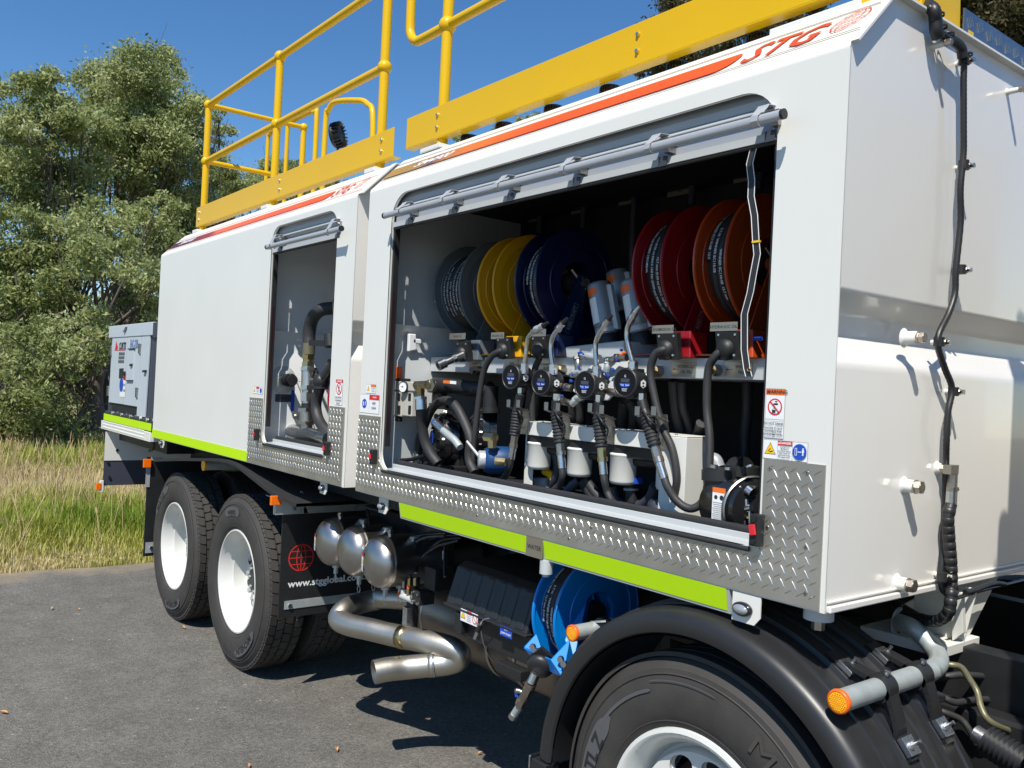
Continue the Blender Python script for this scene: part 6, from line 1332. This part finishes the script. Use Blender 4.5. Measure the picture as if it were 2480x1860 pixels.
m = MB(); m.m(BLKM).beam(B1(455,783,.13),B1(560,788,.15),.02,.03).cyl(B1(565,735,.15),B1(570,805,.15),.03).sph(B1(575,770,.17),.04); m.build('lever_handle', parent=va)
fh = thing('fuel_nozzle', B1(520,1000,.2), 'black fuel nozzle hose hanging right of the steel valve stack', 'nozzle')
m = MB(); m.m(BLK).cyl(B1(515,980,.18),B1(515,1050,.18),.04,n=20).sph(B1(518,1005,.18),.046).cyl(B1(530,990,.18),B1(590,900,.2),.026).cyl(B1(500,985,.2),B1(480,940,.22),.016); m.m(NICK).cyl(B1(560,920,.2),B1(575,895,.2),.024); m.build('nozzle_body', parent=fh)
MB().tube([B1(510,1040,.18),B1(490,1110,.18),B1(488,1170,.18),B1(505,1230,.18),B1(540,1280,.18),B1(600,1320,.2)], .029, n=16, k=8).build('hose', HOSE, fh)
MB().tube([B1(375,1000,.22),B1(410,1005,.2),B1(450,1000,.2),B1(495,985,.18)], .003, n=6).build('tether', WIN, fh)
m = MB(); q = B1(300,995,.2); 
q = U('B1',295,995,x=-3.53)
m.m(WIN).lathe((-3.53,q.y,q.z), X1, [(.08,.001),(.06,.006),(.05,.02),(.0001,.02)], 28); m.m(NICK).cyl((-3.51,q.y,q.z),(-3.45,q.y,q.z),.034,n=20); m.m(BLKM).cyl((-3.47,q.y,q.z),(-3.39,q.y,q.z),.035,.03,n=24).lathe((-3.45,q.y,q.z),X1,[(.036,0),(.038,.01),(.036,.02),(.038,.03),(.036,.04)],24); m.build('dust_cap', parent=T)
dp = thing('delivery_pipe', B1(300,1290,.2), 'polished steel pipe with elbow lying along the rear cabinet sill', 'pipe')
m = MB(); m.m(STEEL).tube([U('B1',290,1275,y=.42),U('B1',275,1270,y=.34),U('B1',290,1278,y=.28),U('B1',340,1290,y=.22),U('B1',450,1315,y=.16),U('B1',570,1342,y=.1)], .043, n=24, k=6); m.build('steel_tube', parent=dp)
m = MB(); m.m(GEND).lathe(U('B1',300,1252,y=.43), (1,-.6,0), [(.05,-.01),(.055,0),(.05,.02)], 24); m.build('flange_ring', parent=dp)
xr_ = U('B1',553,1120,y=.13).x; rr_ = reel(xr_,xr_+.12,.33,1.62,.2,PRED,'bright red hose reel edge at the right of the rear cabinet','hose reels in the rear cabinet',armside=0,coil=.75)
m = MB(); m.m(PRED).box(xr_-.08,xr_+.15,.2,.4,1.395,1.405).box(xr_-.03,xr_-.02,.2,.4,1.4,1.5); m.build('reel_base', parent=rr_)
q = U('B1',300,1100,x=-3.53); L = Lab((-3.529,q.y,q.z), .1, .05, u=Y1, v=Z1, base=False, border=False); L.rect(GEND,-.05,.05,-.022,.022); L.text(SIGNK,'DIESEL',0,0,.02,.01); L.done('engraved_tag')
m = MB(); q = U('B1',355,1115,x=-3.5); m.m(SIGNB).box(-3.52,-3.515,q.y-.004,q.y+.014,q.z-.06,q.z+.06); m.build('blue_tag', parent=T)
MB().tube([U('B1',a,b,y=.03) for a,b in ((615,180),(618,280),(605,360),(598,440),(600,500),(588,560),(592,640),(590,720),(588,790))], .008, n=6).build('pull_strap', RUB, label='twisted black pull strap hanging at the right of the rear opening', cat='strap')

# ================================================================== BLUE REEL under the body
br = reel(-1.18,-1.065,.3,.935,.205,PCYA,'bright blue hose reel hanging under the front body',None,armside=0,prints=('WINNER EC110-08  12.7 mm (0.50 in)','E.T-N    WINNER EC110-08  12.7 mm (0.50 in) DN12'),coil=.84)
def C3(a, b, y=.1): return U('C3', a, b, y=y)
m = MB(); m.m(PCYA)
A = [C3(768,1058,.06), C3(952,1138,.02), C3(1032,1255,.02), C3(880,1190,.06)]
m.prism(A, (0,.004,.002)); m.prism([C3(768,1050,.06),C3(850,960,.1),C3(870,1005,.14),C3(900,1100,.1)], (.004,0,0)); m.prism([C3(952,1138,.02),C3(1080,1000,.1),C3(1110,1130,.12),C3(1032,1258,.02)], (.004,0,0))
m.box(-1.2,-1.0,.1,.35,.72,.726) if 0 else None
m.prism([C3(1225,540,.3),C3(1240,540,.3),C3(1235,760,.3),C3(1110,1130,.14),C3(1050,1000,.14)], (.004,0,0))
m.build('reel_bracket', parent=br, bevel=.001)
m = MB(); m.m(ZINC)
for a, b in ((835,1045),(862,1075),(1028,1130),(1052,1163)): q = C3(a, b, .03); m.hex(q, q+V((.006,-.012,0)), .011)
m.build('bolt', parent=br)
m = MB(); a_ = C3(900,1150,.04); d = (C3(860,1240,.0)-C3(905,1140,.05)).normalized()
m.m(BLK).lathe(C3(880,1185,.03), d, [(.03,-.02),(.044,-.012),(.046,.0),(.04,.012),(.022,.018),(.0001,.018)], 28); m.m(BLKM).lathe(C3(905,1145,.04), d, [(.06,-.008),(.06,.004),(.03,.006)], 4, sm=False); m.build('hose_outlet', parent=br)
bn = thing('water_nozzle', C3(700,1530,.0), 'steel hose end with brass ball valve hanging from the blue reel', 'nozzle')
m = MB(); m.m(ZINC).cyl(C3(850,1235,.01),C3(820,1300,.0),.0165,n=20).m(NICK).cyl(C3(820,1300,.0),C3(810,1325,.0),.019).hex(C3(812,1318,0),C3(785,1375,0),.0185).cyl(C3(785,1375,0),C3(760,1415,0),.0165).hex(C3(760,1412,0),C3(742,1455,0),.019); m.build('ball_valve', parent=bn)
m = MB(); m.m(NICK).cyl(C3(770,1370,0),C3(730,1350,-.01),.008).sph(C3(722,1352,-.01),.01).m(SIGNB).beam(C3(715,1360,-.01),C3(722,1395,-.01),.01,.008); m.build('lever', parent=bn)
m = MB(); m.m(GALV).cyl(C3(742,1455,0),C3(690,1535,0),.0135,.0125,n=18); m.m(ZINC).cyl(C3(705,1512,0),C3(688,1538,0),.0145); m.build('spigot', parent=bn)
# ================================================================== GENERATOR on the rear deck
GY = .02
def A6(a, b, y=GY): return U('A6', a, b, y=y)
gL, gR = A6(280,205), A6(715,150); gx0, gx1 = gL.x, -5.545; gzt = (gL.z+gR.z)/2; gzb = A6(245,1000).z
gen = thing('generator', ((gx0+gx1)/2, .7, gzb-.06), 'pale grey canopied generator with dark corner posts on the rear deck', 'generator')
capz = A6(300,310).z
m = MB(); m.m(GEND).box(gx0, gx1, GY, 1.3, gzb-.05, capz); m.m(GENG).box(gx0-.01, gx1-.13, GY-.02, 1.32, capz, gzt); m.m(GEND).box(gx1-.13, gx1+.0, GY-.015, 1.31, capz-.02, gzt-.005); m.build('canopy', parent=gen, bevel=.004)
def gp(nm, pts, mt, d=.012, y=GY-.003):
    P = [A6(a, b) for a, b in pts]; P = [V((p.x, y, p.z)) for p in P]; m = MB(); m.prism(P, (0,-d,0)); return m.build(nm, mt, gen, bevel=.002)
gp('door', [(303,312),(443,300),(403,945),(266,925)], GENG); gp('door', [(447,300),(583,288),(538,968),(408,947)], GENG); gp('side_panel', [(588,285),(665,275),(612,1068),(534,1058)], GENG)
gp('inspection_hatch', [(468,430),(520,425),(503,715),(450,715)], GENG, .018)
gp('vent_opening', [(285,932),(530,968),(528,1050),(285,1000)], BLKM, .004, GY-.001)
gp('base_rail', [(245,1005),(640,1085),(640,1112),(245,1035)], GEND, .02)
gp('latch', [(420,632),(433,632),(430,672),(417,672)], SIGNK, .03); gp('latch', [(612,620),(636,618),(634,640),(610,640)], SIGNK, .03); gp('latch', [(488,560),(508,558),(506,580),(486,582)], SIGNK, .03); gp('latch', [(262,615),(278,615),(276,632),(260,632)], SIGNK, .03)
gp('control_window', [(373,603),(412,600),(408,697),(369,695)], SIGNK, .016)
for a, b in ((567,365),(538,785),(290,385),(262,770)): gp('hinge', [(a-3,b),(a+12,b),(a+9,b+95),(a-6,b+95)], STEELM, .022)
gp('hatch_rail', [(463,412),(525,410),(525,420),(463,422)], SIGNK, .024); gp('hatch_rail', [(445,714),(505,714),(505,724),(445,724)], SIGNK, .024)
for r_ in range(3):
    for c in range(6):
        a, b = 368+c*9.5-r_*3, 448+r_*37; gp('louvre', [(a,b),(a+6,b),(a+5,b+30),(a-1,b+30)], SIGNK, .014)
m = MB(); m.m(GENG).prism([V((p.x,GY-.022,p.z)) for p in (A6(428,205),A6(455,203),A6(428,258))], (0,-.015,0)); m.build('lifting_recess', parent=gen)
def gl(pts, mt): P = [A6(a,b,GY-.017) for a,b in pts]; return P
m = MB(); m.m(SIGNK).text('CURTIS', A6(380,392,GY-.0165), X1, Z1, .085, bold=.03, sx=.78, shear=.15); m.m(SIGNR)
for pts in (((308,428),(322,340),(338,400),(330,425)), ((305,423),(408,428),(405,432),(305,430))):
    m.add([A6(a,b,GY-.0165) for a,b in pts], [tuple(range(len(pts)))])
m.m(mat('label_blue_soft', (.12,.2,.42), .5)).text('FAC-23B', A6(492,372,GY-.0165), X1, Z1, .1, bold=.02, sx=.62); m.build('maker_lettering', parent=gen)
q = A6(385,760,GY-.0155); L = Lab(q, .17, .2); L.disc(SIGNB,-.045,0,.06); L.rect(SIGNR,.005,.083,.04,.098); L.text(SIGNK,'KEEP',.043,0,.03,.01); L.text(SIGNK,'CLEAR',.043,-.045,.028,.01); L.done('danger_label', gen)
P = [A6(248,1040),A6(640,1112),A6(640,1186),A6(248,1098)]
z0, z1 = (P[3].z+P[2].z)/2, (P[0].z+P[1].z)/2
m = MB(); m.m(FLUO).box(gx0+.0,gx1,GY-.03,GY-.026,z0,z1).m(SIGNK).box(gx0-.005,gx1,GY-.026,GY-.0,z0-.012,z1+.012); m.build('reflective_strip', parent=T)
sz1, sz0 = A6(225,1105,0).z, A6(225,1185,0).z
m = MB(); m.m(WHITE).box(gx0-.06, gx1-.0, -.015, .35, sz0, sz1)
for r_ in range(3):
    for i in range(34):
        x = gx0+.03+i*.038; m.cyl((x,-.016,sz0+.02+r_*.026),(x,-.019,sz0+.02+r_*.026),.008,.006,n=8)
m.build('rear_step', parent=T, bevel=.003)
MB().box(-7.0,-5.5,.1,W-.1,1.1,1.2).build('rear_deck', BLKM, T)
MB().tube([A6(680,1300,.1),A6(685,1340,.1),A6(670,1375,.1),A6(640,1388,.1)], .012, n=8).build('breather_hose', BLK, T)
for a, b in ((280,1025),(365,1042),(450,1058),(545,1077),(610,1095)):
    q = A6(a, b, GY-.03); m = MB(); m.m(ZINC).hex((q.x,GY-.035,q.z),(q.x,GY-.015,q.z),.014); m.build('bolt', parent=gen)

# ================================================================== VEGETATION
def leaf_mat(nm, c1, c2, c3):
    m = bpy.data.materials.new(nm); m.use_nodes = True; n = m.node_tree; b = n.nodes['Principled BSDF']; out = n.nodes['Material Output']
    at = n.nodes.new('ShaderNodeAttribute'); at.attribute_name = 'tint'
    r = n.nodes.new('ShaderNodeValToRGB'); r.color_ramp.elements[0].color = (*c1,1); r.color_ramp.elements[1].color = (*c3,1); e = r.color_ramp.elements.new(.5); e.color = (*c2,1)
    n.links.new(at.outputs['Fac'], r.inputs[0]); n.links.new(r.outputs[0], b.inputs['Base Color']); b.inputs['Roughness'].default_value = .5; b.inputs['Specular IOR Level'].default_value = .35
    t = n.nodes.new('ShaderNodeBsdfTranslucent'); n.links.new(r.outputs[0], t.inputs[0]); mx = n.nodes.new('ShaderNodeMixShader'); mx.inputs[0].default_value = .45
    n.links.new(b.outputs[0], mx.inputs[1]); n.links.new(t.outputs[0], mx.inputs[2]); n.links.new(mx.outputs[0], out.inputs[0]); return m
LEAF = leaf_mat('eucalypt_leaves', (.14,.175,.05), (.33,.375,.135), (.56,.58,.32))
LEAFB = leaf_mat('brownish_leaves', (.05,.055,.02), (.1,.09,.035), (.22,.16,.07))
GRASS = leaf_mat('grass_blades', (.2,.31,.025), (.46,.46,.09), (.68,.55,.32))
DRY = leaf_mat('dead_leaves', (.16,.1,.05), (.26,.17,.09), (.35,.24,.14))
BARK = mat('bark', (.095,.075,.058), .85, var=.4, vs=7, bump=.8, bs=18)
def quads(nm, cen, d, w_, L, Wd, tint, mt, parent=None, **kw):
    """leaf-shaped rhombi: centre, unit direction, unit width direction, length, width"""
    N = len(cen); L = L[:,None]; Wd = Wd[:,None]
    nn = np.cross(d, w_)
    v = np.stack([cen-d*L/2, cen+w_*Wd/2-d*L*.08, cen+d*L/2-nn*L*.08, cen-w_*Wd/2-d*L*.08], 1).reshape(-1, 3)
    o = v.mean(0) if parent is None else np.array(WL[parent.name]); v = v-o
    me = bpy.data.meshes.new(nm); me.vertices.add(4*N); me.vertices.foreach_set('co', v.ravel()); me.loops.add(4*N); me.loops.foreach_set('vertex_index', np.arange(4*N)); me.polygons.add(N)
    me.polygons.foreach_set('loop_start', np.arange(N)*4); me.polygons.foreach_set('loop_total', np.full(N, 4)); me.update()
    at = me.attributes.new('tint', 'FLOAT', 'POINT'); at.data.foreach_set('value', np.repeat(np.clip(tint,0,1), 4))
    me.materials.append(mt); ob = bpy.data.objects.new(nm, me); col.objects.link(ob); place(ob, V(o.tolist()), parent)
    return tag(ob, **kw)
def unit(a): return a/np.linalg.norm(a, axis=1)[:,None]
def leaves(lobes, dens, ls, clump=.42):
    C, D, Wv, LL, WW, TT = [], [], [], [], [], []
    for (c, r, tn) in lobes:
        c = np.array(c); ncl = max(10, int(46*(r/1.3)**2)); n = int(dens*1.25*r*r)
        cd_ = unit(rng.normal(size=(ncl,3))); cr = r*np.cbrt(rng.uniform(.2,1.05,ncl)); cc = c+cd_*cr[:,None]*np.array([1,1,.82])
        k = rng.integers(0, ncl, n); sg = clump*r*.6*rng.uniform(.6,1.3,ncl)
        off = rng.normal(size=(n,3))*sg[k][:,None]; off[:,2] *= .6
        p = cc[k]+off
        d = rng.normal(size=(n,3)); d[:,2] -= .5; d = unit(d); w_ = unit(np.cross(d, rng.normal(size=(n,3))+np.array([0,0,.0])))
        C.append(p); D.append(d); Wv.append(w_); ls_ = ls*.85; LL.append(ls_*rng.uniform(.55,1.3,n)); WW.append(ls*rng.uniform(.24,.42,n))
        ct = rng.normal(size=ncl)*.13; TT.append(tn+ct[k]+rng.normal(size=n)*.17)
    return [np.concatenate(q) for q in (C,D,Wv,LL,WW,TT)]
def tree(base, lobes, label, dens=5200, ls=.15, tr=.16, lean=(0,0), mt=LEAF, stems=1, group='trees beyond the grass verge', low=.3):
    t = thing('eucalypt_tree', base, label, 'tree', group)
    A = leaves(lobes, dens, ls); quads('crown', *A, mt, parent=t)
    m = MB(); B = V(base); top = max(l[0][2] for l in lobes)
    cx = sum(l[0][0] for l in lobes)/len(lobes); cy = sum(l[0][1] for l in lobes)/len(lobes)
    for s_ in range(stems):
        o = V((rng.normal()*.25*s_, rng.normal()*.5*s_, 0)); mid = V((B.x*.75+cx*.25, B.y*.75+cy*.25, 0))+V((0,rng.normal()*.7,top*.38))
        tp = V((cx*.6+B.x*.4,cy*.6+B.y*.4,0))+V((rng.normal()*.8, rng.normal()*1.2, top*.85))
        main = smoothpath([B+o-V((0,0,.1)), B+o*1.3+V((0,rng.normal()*.2,top*.18)), mid, tp], 6)
        n = len(main); k_ = tr*(1 if s_ == 0 else .6); m.tube(main, [k_*max(.04,(1-1.15*(i/n)))+.01 for i in range(n)], n=9, smooth=False)
        for (c, r, tn) in lobes:
            if rng.random() < .35 and stems > 1: continue
            j = int(n*rng.uniform(low,.8)); a = main[j]; e = V(c)+V((rng.normal()*.3,rng.normal()*.3,rng.normal()*.3))*r
            P = smoothpath([a, a.lerp(e,.45)+V((rng.normal()*.2,rng.normal()*.25,-.15*r)), e], 5); q = len(P)
            m.tube(P, [k_*.2*(1-.85*i/q)+.006 for i in range(q)], n=6, smooth=False)
            for _ in range(3):
                a2 = P[int(q*rng.uniform(.35,.95))-1]; e2 = V(c)+V((rng.normal(),rng.normal(),rng.normal()))*r*.62
                P2 = smoothpath([a2, a2.lerp(e2,.5)+V((0,0,-.08*r)), e2], 4); m.tube(P2, [.01*(1-.8*i/len(P2))+.003 for i in range(len(P2))], n=5, smooth=False)
    m.build('trunk', BARK, t); return t
def LB(x, items, tn=.5):
    out = []
    for it in items:
        a, b, r = it[:3]; p = G(a, b, x=x+rng.normal()*.8); d = (p-CAM).length; out.append(((p.x,p.y,p.z), r*1.1212/2090*d, it[3] if len(it) > 3 else tn))
    return out
def gb(a, x): p = G(a, 900, x=x); return (x, p.y, 0)
tree(gb(228,-24), LB(-24, [(300,165,62),(345,215,70),(270,225,66),(395,250,52),(220,185,48),(345,140,40),(240,290,62),(330,310,70),(400,330,55),(430,250,34),(300,380,70),(380,410,60),(255,350,60)],.52), 'tallest rounded eucalypt, its domed crown highest against the sky', 4600, .155, .3, stems=2)
tree(gb(120,-22), LB(-22, [(60,215,52),(130,190,42),(20,290,60),(100,280,62),(150,340,60),(60,370,70),(10,400,60),(130,420,62),(180,260,45,.55),(85,265,30,.85)],.5), 'broad eucalypt at the left with a patch of brown leaves in its crown', 4600, .15, .24, stems=2)
tree(gb(205,-19.5), LB(-19.5, [(200,480,60),(270,500,60),(330,520,60),(240,560,60),(310,600,55),(180,560,55),(350,450,45),(140,520,50),(290,680,50,.6),(325,640,40)],.48), 'middle eucalypt with a thick dark trunk beside the generator', 4200, .14, .34, stems=3, low=.35)
tree(gb(60,-20.5), LB(-20.5, [(40,500,60),(100,540,60),(20,590,60),(80,640,60),(30,680,55),(130,620,50),(60,570,50)],.42), 'dark leafy tree at the left edge of the woodland', 4200, .14, .16, stems=2, low=.45)
tree(gb(140,-17.5), LB(-17.5, [(110,730,50,.58),(165,745,46,.6),(200,700,42,.6),(150,790,42,.5),(95,790,40,.5),(220,760,34,.58)],.5), 'low bright green shrubby tree left of the generator', 3800, .135, .05, stems=2, low=.5)
tree(gb(30,-18), LB(-18, [(20,760,55),(60,800,45),(0,820,50),(40,715,45),(90,850,35,.4)],.5), 'bushy sapling at the far left of the frame', 3800, .13, .05, stems=2, low=.5)
tree(gb(400,-27), LB(-27, [(430,330,45),(450,400,55),(480,290,26,.6),(400,480,60),(455,470,50),(505,400,40),(540,410,36),(360,560,60),(430,560,60),(470,250,16,.55)],.45), 'eucalypt with a drooping side branch behind the rear railing', 4200, .16, .26, stems=2)
tree(gb(600,-36), LB(-36, [(590,365,30),(630,390,42),(680,400,36),(570,400,36),(720,420,40),(620,440,50),(780,430,40)],.42), 'distant tree seen through the yellow rear railing', 5200, .17, .25)
def LBy(y, items, tn=.5):
    out = []
    for it in items:
        a, b, r = it[:3]; p = G(a, b, y=y+rng.normal()*.5); d = (p-CAM).length; out.append(((p.x,p.y,p.z), r*1.1212/2090*d, it[3] if len(it) > 3 else tn))
    return out
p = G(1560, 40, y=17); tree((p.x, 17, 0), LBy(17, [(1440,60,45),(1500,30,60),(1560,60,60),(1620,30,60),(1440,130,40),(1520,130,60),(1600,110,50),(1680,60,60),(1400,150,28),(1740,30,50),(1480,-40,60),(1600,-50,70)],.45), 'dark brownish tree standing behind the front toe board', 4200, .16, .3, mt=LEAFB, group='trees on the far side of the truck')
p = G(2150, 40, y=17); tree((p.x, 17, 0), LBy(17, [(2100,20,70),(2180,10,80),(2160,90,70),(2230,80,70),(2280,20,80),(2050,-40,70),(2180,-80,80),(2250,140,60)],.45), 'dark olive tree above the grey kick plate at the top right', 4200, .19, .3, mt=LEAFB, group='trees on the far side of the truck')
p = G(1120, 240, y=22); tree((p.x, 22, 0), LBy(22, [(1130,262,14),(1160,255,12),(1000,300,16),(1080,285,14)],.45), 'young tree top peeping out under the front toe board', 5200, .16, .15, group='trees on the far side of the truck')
# far wood that reads as one mass
lob = []
for i in range(46):
    y = rng.uniform(-26, 30); x = rng.uniform(-46,-37); z = rng.uniform(.8,5.2); lob.append(((x,y,z), rng.uniform(1.6,2.6), rng.uniform(.3,.48)))
for i in range(16):
    y = rng.uniform(-10, 3); x = rng.uniform(-30,-27); z = rng.uniform(.6,3.4); lob.append(((x,y,z), rng.uniform(1.2,1.8), rng.uniform(.25,.4)))
A = leaves(lob, 1300, .26); quads('far_woodland', *A, LEAF, kind='stuff')
m = MB()
for i in range(60):
    y = rng.uniform(-11, 1.5); x = rng.uniform(-27,-18.5); h = rng.uniform(2.5,7); B = V((x,y,0)); m.tube([B, B+V((rng.normal()*.2,rng.normal()*.3,h*.5)), B+V((rng.normal()*.3,rng.normal()*.6,h))], rng.uniform(.012,.04), n=5, k=3)
for i in range(260):
    y = rng.uniform(-11, 1.0); x = rng.uniform(-25,-17.5); B = V((x,y,rng.uniform(0,1.5))); d = V((rng.normal()*.4,rng.normal()*1.0,rng.uniform(.3,1.6))); m.tube([B, B+d*.5+V((0,rng.normal()*.15,.1)), B+d], rng.uniform(.004,.01), n=4, k=2)
m.build('undergrowth_stems', BARK, kind='stuff')
lob = []
for i in range(90):
    y = rng.uniform(-11.5, 2.0); x = rng.uniform(-24,-17); z = rng.uniform(.0,2.4); lob.append(((x,y,z), rng.uniform(.45,.95), rng.uniform(.2,.5)))
A = leaves(lob, 2200, .14); quads('undergrowth_leaves', *A, LEAF, kind='stuff')

# grass
def vn(x, y, s, k=0): return .5+.5*np.sin(x*s+1.7*np.sin(y*s*.8+k)+k)*np.sin(y*s*1.1+1.3*np.sin(x*s*.7-k)+2*k)
def blades(N, xr, yr, hs, nm, wd=.006, power=1.0, lean=.45):
    x = xr[0]+(xr[1]-xr[0])*rng.random(N)**power; y = yr[0]+(yr[1]-yr[0])*rng.random(N)
    # tufts
    nt_ = N//14; tx, ty = x[:nt_], y[:nt_]; k = rng.integers(0, nt_, N); x = tx[k]+rng.normal(size=N)*.05; y = ty[k]+rng.normal(size=N)*.05
    keep = x < -6.93+rng.normal(size=N)*.03; x, y = x[keep], y[keep]; n = len(x); D = -x
    t1 = vn(x,y,.9,.3); t2 = vn(x,y,2.3,1.1); t3 = vn(x,y,5.5,2.2)
    green = np.exp(-((D-8.8)/1.3)**2)*1.1+np.exp(-((D-16)/1.5)**2)*.7+(t1-.5)*.7+(t2-.5)*.35
    tint = np.clip(1.0-green*.86+rng.normal(size=n)*.16, 0, 1)
    h = hs(D)*(.55+.5*t2+.35*t3)*rng.uniform(.5,1.25,n)
    bare = np.exp(-((D-12.6)/1.3)**2)*np.clip((y+4.6)/2.5,0,1); ok = rng.random(n) > bare*.92; x,y,h,tint,D = x[ok],y[ok],h[ok],tint[ok],D[ok]; n = len(x)
    a = rng.uniform(0, 2*PI, n); ln = lean*h*rng.uniform(.2,1.4,n); dx, dy_ = np.cos(a), np.sin(a); w_ = wd*rng.uniform(.6,1.5,n)*(1+D*.045)
    sx, sy = -dy_*w_, dx*w_
    z0 = np.full(n, -.02)
    P = np.stack([np.stack([x-sx,y-sy,z0],1), np.stack([x+sx,y+sy,z0],1), np.stack([x+sx*.7+dx*ln*.35,y+sy*.7+dy_*ln*.35,h*.55],1), np.stack([x-sx*.7+dx*ln*.35,y-sy*.7+dy_*ln*.35,h*.55],1), np.stack([x+dx*ln,y+dy_*ln,h*.95],1)], 1).reshape(-1,3)
    me = bpy.data.meshes.new(nm); me.vertices.add(5*n); me.vertices.foreach_set('co', P.ravel()); i5 = np.arange(n)[:,None]*5
    me.loops.add(7*n); me.loops.foreach_set('vertex_index', (i5+np.array([0,1,2,3,3,2,4])).ravel()); me.polygons.add(2*n)
    ls_ = (np.arange(n)[:,None]*7+np.array([0,4])).ravel(); me.polygons.foreach_set('loop_start', ls_); me.polygons.foreach_set('loop_total', np.tile([4,3], n)); me.update()
    at = me.attributes.new('tint','FLOAT','POINT'); at.data.foreach_set('value', np.repeat(tint, 5)); me.materials.append(GRASS)
    o = bpy.data.objects.new(nm, me); col.objects.link(o); return tag(o, kind='stuff')
def hfun(D): return np.where(D < 7.55, .05+(D-6.9)*.1, np.where(D < 8.2, .1+(D-7.55)*.3, .27))*np.where(D > 10.5, .75, 1)
blades(150000, (-6.9,-15), (-6.5,3.2), hfun, 'verge_grass', .0045, 1.25)
blades(90000, (-13,-27), (-12,4), lambda D: np.full_like(D, .33), 'far_grass', .006, .9)
def stems(N):
    m = MB()
    for i in range(N):
        x = rng.uniform(-20,-7.6); y = rng.uniform(-8,1.6); h = rng.uniform(.3,.62); B = V((x,y,-.02)); a = rng.uniform(0,2*PI); l = h*rng.uniform(.1,.5); tp = B+V((math.cos(a)*l,math.sin(a)*l,h))
        m.tube([B, B.lerp(tp,.5)+V((0,0,h*.06)), tp], .0022+.0002*abs(x), n=3, k=2, cap=False)
        m.cyl(tp-V((math.cos(a)*l*.1,math.sin(a)*l*.1,.05)), tp+V((math.cos(a)*.02,math.sin(a)*.02,.03)), .006, .0015, n=4, cap=False)
    m.build('dry_seed_stems', mat('straw', (.42,.31,.17), .8, var=.25), kind='stuff')
stems(1500)
# fallen leaves on the asphalt
lv = [('S',885,1694,'curled orange leaf near the shadow edge under the exhaust'),('S',815,1818,'tan leaf lying alone at the bottom of the asphalt'),('S',1163,1827,'small orange leaf at the shadow edge by the front wheel'),('G',112,1316,'pale green leaf on the sunlit asphalt behind the truck'),('G',8,1541,'orange leaf at the left border of the asphalt'),('G',538,1657,'pale leaf cut by the bottom border of the picture'),('G',170,1318,'brown leaf crumb right of the pale green leaf'),('G',395,1358,'thin orange leaf below the rear wheel')]
for i, (c, a, b, lab) in enumerate(lv):
    p = U(c, a, b, z=.004); an = rng.uniform(0, PI); d = V((math.cos(an), math.sin(an), 0)); s_ = V((-d.y, d.x, 0)); L_ = [.05,.045,.03,.045,.05,.03,.03,.045][i]; m = MB(); vs = []
    for k in range(7):
        t = k/6; w_ = math.sin(PI*t)**.8*L_*.16+.0005; zc = .003+.012*math.sin(PI*t)*(1 if i % 2 else .5); c_ = p+d*(t-.5)*L_; vs += [c_-s_*w_+V((0,0,zc+.004)), c_+V((0,0,zc)), c_+s_*w_+V((0,0,zc+.005))]
    m.add(vs, [(3*k+j,3*k+3+j,3*k+4+j,3*k+1+j) for k in range(6) for j in range(2)], True)
    m.build('fallen_leaf', mat('leaf_orange', (.5,.25,.08), .6, var=.3) if i != 3 else mat('leaf_pale', (.3,.33,.15), .6), label=lab, cat='leaf', group='fallen leaves on the asphalt')
